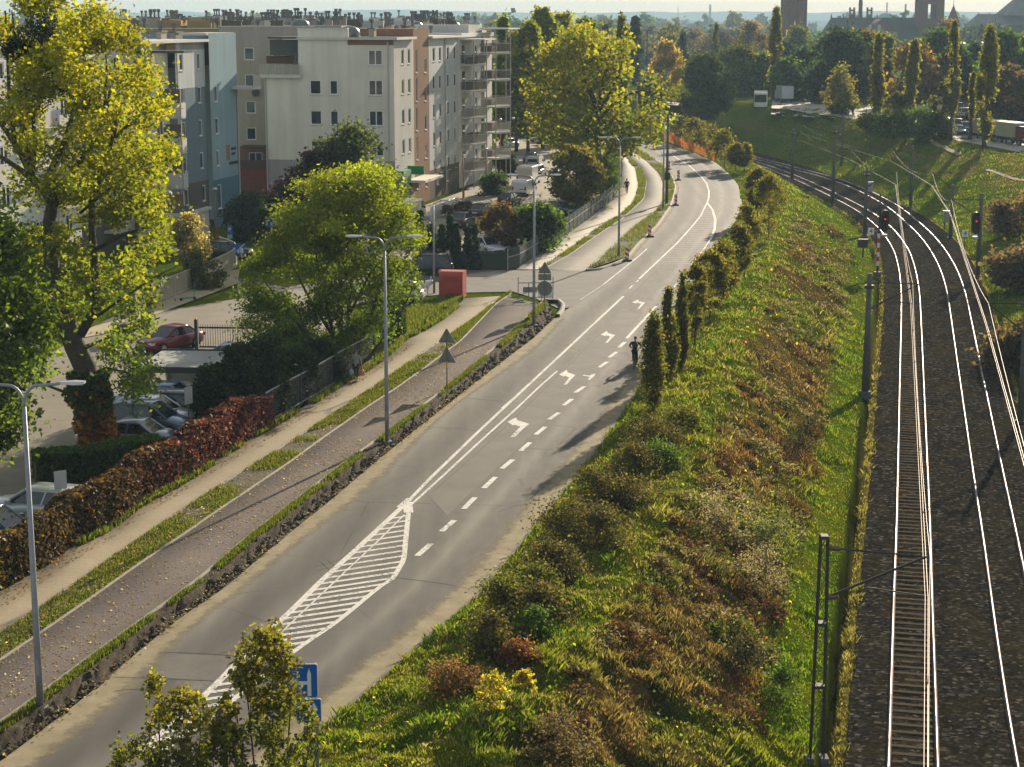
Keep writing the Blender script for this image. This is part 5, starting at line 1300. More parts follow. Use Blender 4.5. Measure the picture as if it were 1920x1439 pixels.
# ---------------- hedges and fences along the pavement
def hedge_along(name, label, P, h, th, cols, n, ls, z, seed, dens=None, zb=0.0, bumps=.25):
    """P: xy polyline; cols(u)->palette colour function"""
    r = np.random.default_rng(seed); d = np.r_[0, np.cumsum(np.linalg.norm(np.diff(P,axis=0),axis=1))]; N = normals(P)
    s = r.random(n)*d[-1]; x = np.interp(s,d,P[:,0]); y = np.interp(s,d,P[:,1]); nx = np.interp(s,d,N[:,0]); ny = np.interp(s,d,N[:,1])
    top = h*(1-bumps*.5+bumps*(fbm(s*.55, s*0, seed)))
    side = r.choice([-1,1], n); f = r.random(n)
    w = th*(.75+.6*fbm(s*.9, f*3, seed+1))
    ontop = r.random(n) < .3
    o = np.where(ontop, (r.random(n)*2-1)*w*.5, side*w*.5*(1-.35*f**4)+r.normal(size=n)*.05); zz = np.where(ontop, top+r.normal(size=n)*.06, f*top)
    X = np.c_[x+nx*o, y+ny*o, z+zb+zz]
    V, Q, K = leaf_mesh(X, ls, cols(s/d[-1], f, r, n), r, .8)
    ob = leaf_obj(name, V, Q, K, DLEAF if 'ivy' in name else LEAF, None); return ob
def ivycol(u, f, r, n):
    c = np.array([(.12,.026,.028),(.085,.020,.022),(.17,.085,.07),(.05,.018,.014)])[r.integers(0,4,n)]; b = np.array([(.060,.034,.014),(.042,.024,.012),(.085,.055,.024),(.026,.020,.011)])[r.integers(0,4,n)]; o = np.array([(.06,.06,.012),(.12,.07,.012),(.045,.055,.010)])[r.integers(0,3,n)]
    k = np.clip(u+r.normal(size=n)*.12+(fbm(u*22, f*2, 4)-.5)*.5, 0, 1)[:,None]
    return np.where(k > .68, c, np.where(k > .30, b, np.where(r.random((n,1)) < .5, b, o)))*(.75+.5*r.random((n,1)))
IV = smooth(px([(-160,1195),(0,1092),(61,1062),(132,1010),(197,982),(250,938),(326,900),(394,858),(450,822),(498,797)], ZP), 1, 3)
hg = hedge_along('ivy_hedge', 'ivy hedge', IV, 1.65, .8, ivycol, 62000, .09, ZP, 31, bumps=.55)
t_ = thing('ivy_hedge', 'long ivy covered fence turning from orange-brown to red along the pavement', 'hedge', (IV[0][0],IV[0][1],ZP))
hg.parent = t_; hg.location = (-IV[0][0],-IV[0][1],-ZP); hg.name = 'foliage'
core = MB(); 
for a_, b_ in zip(IV[:-1:2], IV[2::2]): core.obox(a_-IV[0], b_-IV[0], .3, 0, 1.25)
core.obj('stems', mat('ivy_stems',(.030,.022,.014),(.05,.035,.02),4,.95), t_)
HD = smooth(px([(66,905),(190,893),(300,872)], 0), 1, 3)
h2 = hedge_along('green_hedge', 'x', HD, 1.25, 1.3, lambda u,f,r,n: pal('green' , n, r)*(1.0+.3*u)[:,None], 17000, .085, 0, 32)
t_ = thing('green_hedge', 'trimmed green hedge in front of the parked cars', 'hedge', (HD[0][0],HD[0][1],0)); h2.parent = t_; h2.location = (-HD[0][0],-HD[0][1],0); h2.name = 'foliage'
core = MB(); 
for a_, b_ in zip(HD[:-1], HD[1:]): core.obox(a_-HD[0], b_-HD[0], .7, 0, .9)
core.obj('stems', MATS['ivy_stems'], t_)
# ================================================================== fences
def mesh_mat(name, c, density, scale=14.0):
    if name in MATS: return MATS[name]
    t = NT(name); b = t.bsdf(c, .6, .2, .3); tr = t.new('ShaderNodeBsdfTransparent'); m = t.new('ShaderNodeMixShader'); m.inputs[0].default_value = density
    t.l(tr.outputs[0], m.inputs[1]); t.l(b.outputs[0], m.inputs[2]); t.l(m.outputs[0], t.out.inputs[0]); MATS[name] = t.m; return t.m
def fence(name, label, P, h, z, step, pm, mm, thick=.03, rails=(1.0,), railm=None, post=.04, zb=.0, cap=True):
    P = resample(P, step); o = (P[0][0], P[0][1], z); s = thing(name, label, 'fence', o)
    Q = [(p[0]-o[0], p[1]-o[1]) for p in P]
    for q in Q: MB().box(q[0]-post,q[1]-post,0,q[0]+post,q[1]+post,h+.06).obj('post', pm, s)
    if mm is not None:
        mb = MB()
        for a, b in zip(Q[:-1], Q[1:]): mb.obox(a, b, thick, zb, h)
        mb.obj('mesh_panel', mm, s)
    for f in rails:
        mb = MB()
        for a, b in zip(Q[:-1], Q[1:]): mb.obox(a, b, thick+.03, h*f-.03, h*f+.03)
        mb.obj('rail', railm or pm, s)
    return s
DKF = mat('fence_dark', (.03,.035,.036), (.045,.05,.05), 4, .6); PALEF = mat('fence_pale', (.36,.32,.25), (.44,.40,.31), 3, .8); GF = mat('fence_grey', (.26,.27,.26), (.33,.34,.32), 3, .6)
FN = smooth(px([(498,797),(540,772),(600,738),(650,705),(690,683),(702,676)], ZP), .5, 3)
fence('mesh_fence', 'dark mesh fence beside the walking person continuing the ivy hedge', FN, 1.6, ZP, 2.5, DKF, mesh_mat('dark_mesh', (.05,.06,.058), .40), rails=(.99,.06), railm=GF)
FM = smooth(px([(952,506),(970,502),(1027,465),(1099,413),(1147,377),(1163,352),(1166,330)], ZF), .5, 3)
fence('mesh_fence', 'dark green mesh fence with pale posts beside the far pavement', FM, 1.6, ZF, 2.4, GF, mesh_mat('green_mesh', (.035,.05,.05), .55), rails=(.62,))
FC = px([(790,503),(865,505),(952,506)], .02)
fence('mesh_fence', 'low dark mesh fence in front of the conical thujas', FC, 1.5, .02, 4.5, GF, mesh_mat('green_mesh', (.035,.05,.05), .55), rails=())
FP = smooth(px([(255,592),(280,575),(330,555),(380,535),(425,512),(446,500),(440,488),(412,478)], 0), .5, 3)
fence('picket_fence', 'pale panel fence curving along the yellow pavement', FP, 1.55, 0, 2.2, PALEF, mesh_mat('pale_mesh', (.40,.35,.27), .62), rails=(1.0,.1))
# sliding gate of dark bars
b = g(374,655,0); s = thing('sliding_gate', 'dark barred sliding gate of the car park', 'gate', b, -.06)
mb = MB(); Lg = 4.6
for z_ in (.15,1.35): mb.box(0,-.03,z_-.05,Lg,.03,z_+.05)
mb.obj('frame', BLK, s); mb = MB()
for k in range(30): mb.box(.08+k*.155,-.012,.15,.105+k*.155,.012,1.55)
mb.obj('bars', BLK, s); MB().box(-.25,-.15,0,-.05,.15,1.85).obj('gate_post', DKF, s); MB().box(-.2,-.1,1.85,-.1,.1,1.95).obj('warning_lamp', YEL, s)
# boundary posts of the orange mesh at the bend
t = NT('orange_mesh'); a_ = t.new('ShaderNodeBsdfDiffuse'); a_.inputs[0].default_value = (.55,.17,.05,1); b_ = t.new('ShaderNodeBsdfTranslucent'); b_.inputs[0].default_value = (.62,.20,.05,1); m_ = t.new('ShaderNodeMixShader'); m_.inputs[0].default_value = .7
t.l(a_.outputs[0], m_.inputs[1]); t.l(b_.outputs[0], m_.inputs[2]); tr = t.new('ShaderNodeBsdfTransparent'); m2_ = t.new('ShaderNodeMixShader'); m2_.inputs[0].default_value = .66; t.l(tr.outputs[0], m2_.inputs[1]); t.l(m_.outputs[0], m2_.inputs[2]); t.l(m2_.outputs[0], t.out.inputs[0]); ORM = t.m

OM1 = smooth(px([(1340,305),(1318,292),(1290,281),(1260,270),(1238,263)], .1), .5, 3)
def omesh(label, P, h, z, step, gap=False):
    P = resample(P, step); o = (P[0][0],P[0][1],z); s = thing('safety_netting', label, 'netting', o)
    Q = [Vector((p[0]-o[0], p[1]-o[1])) for p in P]
    for k, q in enumerate(Q): MB().tube([(q.x,q.y,0),(q.x,q.y,h+.15)], .03, 5).obj('stake', POSTG, s)
    for k, (a, b_) in enumerate(zip(Q[:-1], Q[1:])):
        if gap and k % 2: b_ = a+(b_-a)*.55
        hh = h*(.85+.15*((k*7)%3)/2); MB().add([(a.x,a.y,.05),(b_.x,b_.y,.05),(b_.x,b_.y,hh),(a.x,a.y,hh)],[(0,1,2,3)]).obj('net_panel', ORM, s)
omesh('long orange safety netting along the outer kerb of the bend', OM1, 1.5, .1, 3.0)
omesh('second orange netting with gaps, behind the first one', smooth(px([(1345,289),(1318,281),(1290,272),(1262,264),(1236,257)], .15), .5, 3), 1.5, .15, 4.2, True)
# ================================================================== buildings
WINF = mat('window_frame_white', (.78,.78,.76), rough=.5); SILL = mat('window_sill', (.50,.49,.46), rough=.6)
t = NT('window_glass'); rn = t.new('ShaderNodeNewGeometry').outputs['Random Per Island']
oi = t.new('ShaderNodeObjectInfo').outputs['Random']
c = t.ramp(oi, [(.0,(.012,.018,.022)),(.5,(.03,.04,.045)),(.75,(.06,.07,.07)),(1,(.20,.19,.16))])
t.bsdf(c, .06, 0, .6); GLASS = t.m
def wall_frame(o, ang):
    """local frame: u along the wall, outward normal to the right of u ... returns function (u,d,z)->xyz"""
    ux, uy = math.cos(ang), math.sin(ang); nx, ny = math.sin(ang), -math.cos(ang)
    return lambda u, d, z: (o[0]+ux*u+nx*d, o[1]+uy*u+ny*d, o[2]+z)
def facade(parent, F_, u0, u1, z0, z1, m, wins=(), depth=.09, name='wall'):
    """wall sheet with real openings; wins: (u0,u1,z0,z1[,mullions])"""
    us = sorted({round(v,3) for v in [u0,u1]+[w[0] for w in wins]+[w[1] for w in wins] if u0-1e-6 <= v <= u1+1e-6})
    zs = sorted({round(v,3) for v in [z0,z1]+[w[2] for w in wins]+[w[3] for w in wins] if z0-1e-6 <= v <= z1+1e-6})
    mb = MB()
    for a, b in zip(us[:-1], us[1:]):
        for c, d in zip(zs[:-1], zs[1:]):
            cu, cz = (a+b)/2, (c+d)/2
            if any(w[0] < cu < w[1] and w[2] < cz < w[3] for w in wins): continue
            mb.add([F_(a,0,c),F_(b,0,c),F_(b,0,d),F_(a,0,d)], [(0,1,2,3)])
    for w in wins:
        a, b, c, d = w[:4]
        mb.add([F_(a,0,c),F_(b,0,c),F_(b,0,d),F_(a,0,d),F_(a,-depth,c),F_(b,-depth,c),F_(b,-depth,d),F_(a,-depth,d)],
               [(0,4,5,1),(1,5,6,2),(2,6,7,3),(3,7,4,0)])
    o = mb.obj(name, m, parent)
    for w in wins: window(parent, F_, w, depth)
    return o
def window(parent, F_, w, depth):
    a, b, c, d = w[:4]; n = w[4] if len(w) > 4 else 1; e = .10; y0, y1 = -depth-.02, -depth+.045
    mb = MB()
    def bx(u0,u1,z0,z1,ya,yb):
        mb.add([F_(u0,ya,z0),F_(u1,ya,z0),F_(u1,yb,z0),F_(u0,yb,z0),F_(u0,ya,z1),F_(u1,ya,z1),F_(u1,yb,z1),F_(u0,yb,z1)],[(0,1,2,3),(4,7,6,5),(0,4,5,1),(1,5,6,2),(2,6,7,3),(3,7,4,0)])
    bx(a,a+e,c,d,y0,y1); bx(b-e,b,c,d,y0,y1); bx(a+e,b-e,c,c+e,y0,y1); bx(a+e,b-e,d-e,d,y0,y1)
    for k in range(1,n): u = a+(b-a)*k/n; bx(u-.05,u+.05,c+e,d-e,y0,y1)
    o = mb.obj('window', WINF, parent)
    mb = MB(); mb.add([F_(a+e,y0+.03,c+e),F_(b-e,y0+.03,c+e),F_(b-e,y0+.03,d-e),F_(a+e,y0+.03,d-e)],[(0,1,2,3)]); mb.obj('pane', GLASS, o)
    mb = MB(); bx(a-.05,b+.05,c-.06,c,-depth+.05,.07); mb.obj('sill', SILL, o)
def fbox(parent, F_, u0,u1,d0,d1,z0,z1, m, name):
    mb = MB(); mb.add([F_(u0,d0,z0),F_(u1,d0,z0),F_(u1,d1,z0),F_(u0,d1,z0),F_(u0,d0,z1),F_(u1,d0,z1),F_(u1,d1,z1),F_(u0,d1,z1)],[(0,1,2,3),(4,7,6,5),(0,4,5,1),(1,5,6,2),(2,6,7,3),(3,7,4,0)])
    return mb.obj(name, m, parent)
def plaster(name, a, b=None):
    if 'plaster_'+name in MATS: return MATS['plaster_'+name]
    t = NT('plaster_'+name); P = t.obj(); lo = b or tuple(x*.86 for x in a)
    c = t.ramp(t.noise(P, .25, 5), [(.3,lo),(.7,a)])
    st = t.ramp(t.noise(P, 1.1, 5, .7, (1,1,.07)), [(.40,.88),(.62,1.0)])          # rain streaks down the wall
    c = t.mix(1.0, c, st, 'MULTIPLY'); t.bsdf(c, .92, 0, .05, bump=t.noise(P, 30, 3), bstr=.08); MATS['plaster_'+name] = t.m; return t.m
CREAM = plaster('cream', (.76,.715,.61)); GREYW = plaster('greywhite', (.56,.54,.49)); BROWN = plaster('brown', (.27,.16,.105)); LBLUE = plaster('lightblue', (.58,.59,.585))
PINK = plaster('pinkgrey', (.44,.385,.35)); BEIGE = plaster('beige', (.45,.40,.31)); WHITEP = plaster('white', (.70,.69,.67)); BLUEG = plaster('bluegrey', (.19,.245,.275)); BLUEL = plaster('blue', (.28,.385,.42)); OCHRE = plaster('ochre', (.30,.20,.09)); TAUPE = plaster('taupe', (.15,.125,.10))
ROOFM = mat('roof_felt', (.05,.052,.05), (.085,.085,.08), .5, .9, bump=.2); FLASH = mat('flashing', (.48,.46,.42), (.56,.54,.50), 1, .6); PIPE = mat('drainpipe', (.42,.41,.39), rough=.5)
STEELB = mat('balcony_steel', (.44,.42,.38), rough=.5, metal=.3); BGLASS = mesh_mat('balcony_glass', (.42,.40,.33), .55); BMESH = mesh_mat('balcony_mesh', (.13,.12,.10), .6)
VENT = mat('vent_steel', (.10,.10,.10), (.17,.17,.165), 4, .5, metal=.4)
WH = lambda u, w, zc, h, n=1: (u-w/2, u+w/2, zc-h/2, zc+h/2, n)
def roofstuff(parent, F_, L, rnd, z, ks=1.0):
    """chimney stacks, ventilators and rooflights: parts of their building"""
    for (u, d, kind) in L:
        if kind == 'c':
            w, l, h = rnd.uniform(.5,.8)*ks, rnd.uniform(.8,1.8)*ks, rnd.uniform(.8,1.3)*ks
            o = fbox(parent, F_, u-l/2,u+l/2,d-w/2,d+w/2,z,z+h, rnd.choice([PINK,BEIGE,TAUPE,CREAM]), 'chimney')
            fbox(o, F_, u-l/2-.12,u+l/2+.12,d-w/2-.12,d+w/2+.12,z+h,z+h+.1, VENT, 'chimney_cap')
            for k in range(rnd.choice([1,2,3])):
                q = F_(u-l/2+(k+.5)*l/3, d, z+h+.1); mb = MB(); mb.tube([q,(q[0],q[1],q[2]+.55*ks)], .10*ks, 7); mb.tube([(q[0],q[1],q[2]+.55*ks),(q[0],q[1],q[2]+.85*ks)], .20*ks, 7); mb.obj('chimney_pot', VENT, o)
        elif kind == 'v':
            q = F_(u,d,z); mb = MB(); mb.tube([q,(q[0],q[1],q[2]+.8*ks)], .11*ks, 7); mb.tube([(q[0],q[1],q[2]+.8*ks),(q[0],q[1],q[2]+1.25*ks)], .24*ks, 8); mb.obj('ventilator', VENT, parent)
        else:
            q = F_(u,d,z); mb = MB(); mb.lathe([(1.15,0),(1.15,.55),(1.05,.9),(.7,1.2),(.2,1.32)], 14, q); mb.obj('rooflight', mat('rooflight',(.13,.15,.14),rough=.3), parent, True)
# ---------------- block with the cream gable
def cream_block():
    C0 = g(742,398,0); ang = R(90)-R(12.4)           # street facade runs away from us
    s = thing('apartment_block', 'five-storey block with cream gable, brown stair strip and curved balconies', 'building', C0)
    o = (0,0,0); FS = wall_frame(o, ang)               # u away from us along the street; normal to the right
    FG = wall_frame(o, ang-PI/2+PI)                    # u to the left along the gable, normal?...
    # gable faces us: run u from left to right so that its normal points at us
    gw = 14.0; ga = ang-PI/2; lx, ly = -math.cos(ga)*gw, -math.sin(ga)*gw
    FG = wall_frame((lx,ly,0), ga)
    H, Hp = 18.0, 18.9; FL = [16.0,12.9,9.75,6.6]
    wl_ = []
    k = .0558
    def U(px_): return (px_-742)*k/math.cos(R(12.4))+gw
    for z_ in FL[1:]: wl_ += [WH(U(592),1.25,z_,1.5), WH(U(627),.9,z_,1.5)]
    for z_ in FL: wl_ += [WH(U(707),1.55,z_,1.6,2)]
    z5 = 14.2; uL = U(560)
    ul = U(655)
    facade(s, FG, uL, ul, 5.3, Hp, CREAM, [w for w in wl_ if w[1] < ul and w[0] > uL])
    facade(s, FG, ul, gw, 5.3, H-.75, CREAM, [w for w in wl_ if w[0] > ul])
    facade(s, FG, ul, gw, H-.75, H-.2, BROWN, name='brown_band')
    facade(s, FG, 0, uL, 5.3, z5, CREAM); facade(s, FG, 0, gw, -.2, 5.3, plaster('pale_base',(.36,.34,.33)))
    fbox(s, FG, ul-.25, gw+.25, -3.2, .45, H-.2, H+.05, FLASH, 'eaves'); fbox(s, FG, uL-.1, ul, -.6, .08, Hp, Hp+.12, FLASH, 'coping')
    fbox(s, FG, uL, ul, -.5, -.17, 16.6, Hp, CREAM, 'parapet_back')
    # terrace in the cut corner
    facade(s, wall_frame(FG(uL,-4.6,0), ga+PI/2), 0, 4.6, z5, Hp-.8, WHITEP, [WH(2.2,1.0,z5+1.2,2.0)])
    facade(s, wall_frame(FG(0,-4.6,0), ga), 0, uL, z5, Hp-.8, PINK, [WH(uL-1.1,1.2,z5+1.9,1.5)])
    fbox(s, FG, -.6, uL+.4, -4.6, .5, z5-.35, z5, FLASH, 'terrace_slab')
    fbox(s, FG, uL-3.2, uL, -4.6, .3, Hp-1.0, Hp-.8, ROOFM, 'terrace_canopy')
    b = fbox(s, FG, -.55, uL+.3, .40, .46, z5, z5+1.05, BGLASS, 'balustrade')
    for k_ in range(6): fbox(b, FG, -.55+k_*(uL+.8)/5, -.49+k_*(uL+.8)/5, .46, .50, z5-.1, z5+1.1, STEELB, 'baluster')
    fbox(s, FG, -.3, uL-.9, -1.2, -1.1, z5+1.1, z5+1.9, mat('terrace_wood',(.10,.05,.03),rough=.8), 'wind_screen')
    for u in (-.1, gw-.6):
        q0, q1 = FG(u,.08,.3), FG(u,.08,z5-.4 if u < 1 else H-.4); MB().tube([q0,q1], .07, 8).obj('drainpipe', PIPE, s)
    # street facade
    L = 40; wz = lambda us, w=1.0, fl=FL+[3.45]: [WH(u,w,z_,1.55) for u in us for z_ in fl]
    facade(s, FS, 0, 7.6, 3.0, H-.2, GREYW, [w for w in wz([3.4,5.9],1.0)]); 
    sf = fbox(s, FS, 0, 7.6, -.3, .0, -.2, 3.0, mat('shop_front',(.16,.13,.10),(.22,.18,.14),1,.8), 'shop_front')
    for u in (1.2,2.8,4.6,6.3): fbox(sf, FS, u-.5,u+.5,.003,.03,.2,2.5, GLASS, 'shop_window')
    fbox(s, FS, -.3, 2.6, .05, 1.0, 3.0, 4.3, mat('awning_green',(.05,.17,.10),(.10,.24,.15),2,.6), 'awning')
    fbox(s, FS, 4.4, 4.75, .1, 1.9, 3.6, 4.5, mat('sign_green',(.004,.20,.05),rough=.4), 'projecting_sign')
    fbox(s, FS, 4.0, 11.5, .02, 2.2, 2.75, 3.0, CREAM, 'entrance_canopy')
    facade(s, FS, 7.6, 14.0, -.2, Hp, BROWN, [WH(8.9,.75,z_-.5,2.6) for z_ in FL+[3.4]]+[WH(12.6,.9,z_-1.1,1.6) for z_ in FL+[3.4]])
    facade(s, FS, 14.0, 27.5, 3.2, H-.2, LBLUE, wz([16.2,19.0,22.6,25.8],1.05)); facade(s, FS, 14.0, 27.5, -.2, 3.2, TAUPE, [WH(17.5,1,2,1.3),WH(22,1,2,1.3)])
    q = FS(21.0,.08,0); MB().tube([(q[0],q[1],.3),(q[0],q[1],H-.3)], .07, 8).obj('drainpipe', PIPE, s)
    facade(s, FS, 27.5, 45, 0, H-.2, WHITEP, wz([36.5],1.2))
    for u0, u1 in ((-.3,7.5),(14.05,27.7)): fbox(s, FS, u0, u1, -12, .45, H-.2, H+.05, FLASH, 'eaves')
    fbox(s, FS, 27.8, 45, -12, .3, H-.2, H+.25, WHITEP, 'parapet')
    # roof planes and back
    fbox(s, FS, .3, 45, -13.6, -.5, 16.2, H-.22, ROOFM, 'roof')
    fbox(s, FS, 7.65, 13.95, -9, -.02, H-.2, Hp-.02, BROWN, 'stair_head'); 
    fbox(s, FS, 33, 40, -8, -.1, H-.2, H+1.2, GREYW, 'lift_house'); fbox(s, FS, 41, 44.5, -8, -.6, H-.2, H+.5, WHITEP, 'upper_storey')
    rnd = random.Random(4)
    roofstuff(s, FS, [(2.5,-3,'c'),(4.0,-6,'r'),(16,-5,'c'),(19,-7,'v'),(22,-4,'c'),(26,-6,'c'),(30,-4,'v'),(42,-6,'c'),(36,-10,'v')], rnd, H-.1)
    # balcony towers at the far end of the street facade
    for bu, levels, wid, dep, lab in ((28.6, FL+[3.4], 5.6, 2.5, 0), (38.5, [17.2,13.9,10.6,7.4,4.2], 6.0, 3.2, 1)):
        for i, z_ in enumerate(levels):
            zf = z_-1.35
            seg = 8; pts = [(bu+wid*k_/seg, .0+dep*(.62+.38*math.sin(PI*k_/seg))) for k_ in range(seg+1)]
            mb = MB(); poly = [(bu,0)]+pts+[(bu+wid,0)]; vs = [FS(u,d,zf-.22) for u,d in poly]+[FS(u,d,zf) for u,d in poly]; n = len(poly)
            mb.add(vs, [tuple(range(n)), tuple(range(n,2*n))[::-1]]+[(i_,n+i_,n+(i_+1)%n,(i_+1)%n) for i_ in range(n)])
            bal = mb.obj('balcony', FLASH, s)
            mb = MB(); full = [(bu,0)]+pts+[(bu+wid,0)]
            for (a0,d0),(a1,d1) in zip(full[:-1], full[1:]): mb.add([FS(a0,d0,zf+.08),FS(a1,d1,zf+.08),FS(a1,d1,zf+1.05),FS(a0,d0,zf+1.05)],[(0,1,2,3)])
            mb.obj('balustrade', BMESH if i in (0,1) else BGLASS, bal)
            mb = MB(); mb.tube([FS(u,d,zf+1.08) for u,d in full], .035, 5, False); mb.obj('handrail', STEELB, bal)
            fbox(bal, FS, bu+.6, bu+1.8, .01,.06, zf+.1, zf+2.2, GLASS, 'balcony_door'); fbox(bal, FS, bu+2.6, bu+wid-.4, .01, .9, zf+.02, zf+.75+.3*(i%2), mat('balcony_things',(.09,.06,.045),(.16,.10,.07),2,.8), 'balcony_furniture')
        for u, d in ((bu+.1,dep*.62),(bu+wid-.1,dep*.62),(bu+wid/2,dep)):
            q = FS(u,d,0); MB().tube([(q[0],q[1],0),(q[0],q[1],levels[0]+1.4)], .07, 8).obj('balcony_column', STEELB, s)
        fbox(s, FS, bu-.4, bu+wid+.4, .05, dep+.5, levels[0]+1.45, levels[0]+1.6, FLASH, 'balcony_roof')
    return s
cream_block()
# ---------------- middle wing closing the courtyard
def middle_wing():
    b = g(420,356,0); s = thing('apartment_block', 'pink-grey wing with beige storeys closing the shaded courtyard', 'building', b)
    F_ = wall_frame((0,0,0), R(2)); W_ = 11.0; k = 20/321.0
    def U(px_): return (px_-420)*k
    wl_ = [WH(U(475),1.15,z_,1.45) for z_ in (15.9,12.8,9.7,6.6)]+[WH(U(527),1.0,z_,1.45) for z_ in (15.9,)]
    facade(s, F_, 0, W_, 5.2, 16.9, BEIGE, [w for w in wl_ if w[3] < 16.9 and w[2] > 5.2]); facade(s, F_, 0, W_, 16.9, 19.0, PINK)
    facade(s, F_, 0, W_, 0, 5.2, BROWN, [WH(U(482),1.6,3.6,1.6,2)])
    fbox(s, F_, 0, W_, -12, -.2, 16, 18.6, ROOFM, 'roof'); fbox(s, F_, -.1, W_+.1, -.3, .06, 19.0, 19.12, FLASH, 'coping')
    mb = MB(); disc(mb, (0,0), .45, 0, .08); o = mb.obj('satellite_dish', mat('dish',(.05,.05,.05),rough=.5), s); o.location = F_(U(486),.5,11.4)
    fbox(s, F_, .5, W_, .0, 3.0, 0, 2.6, mat('terrace_wall',(.16,.045,.03),(.21,.06,.04),2,.9), 'terrace_wall'); fbox(s, F_, .3, W_, 2.85, 3.0, 2.6, 3.7, mat('terrace_fence',(.11,.06,.045),rough=.9), 'terrace_fence')
    fbox(s, F_, 2.4, 9, .0, 1.4, 5.1, 5.3, TAUPE, 'pergola'); 
    rnd = random.Random(6); roofstuff(s, F_, [(1.5,-3,'c'),(4,-5,'v'),(6.5,-3,'c'),(9,-6,'r'),(5,-9,'c'),(8,-10,'v')], rnd, 18.6)
middle_wing()
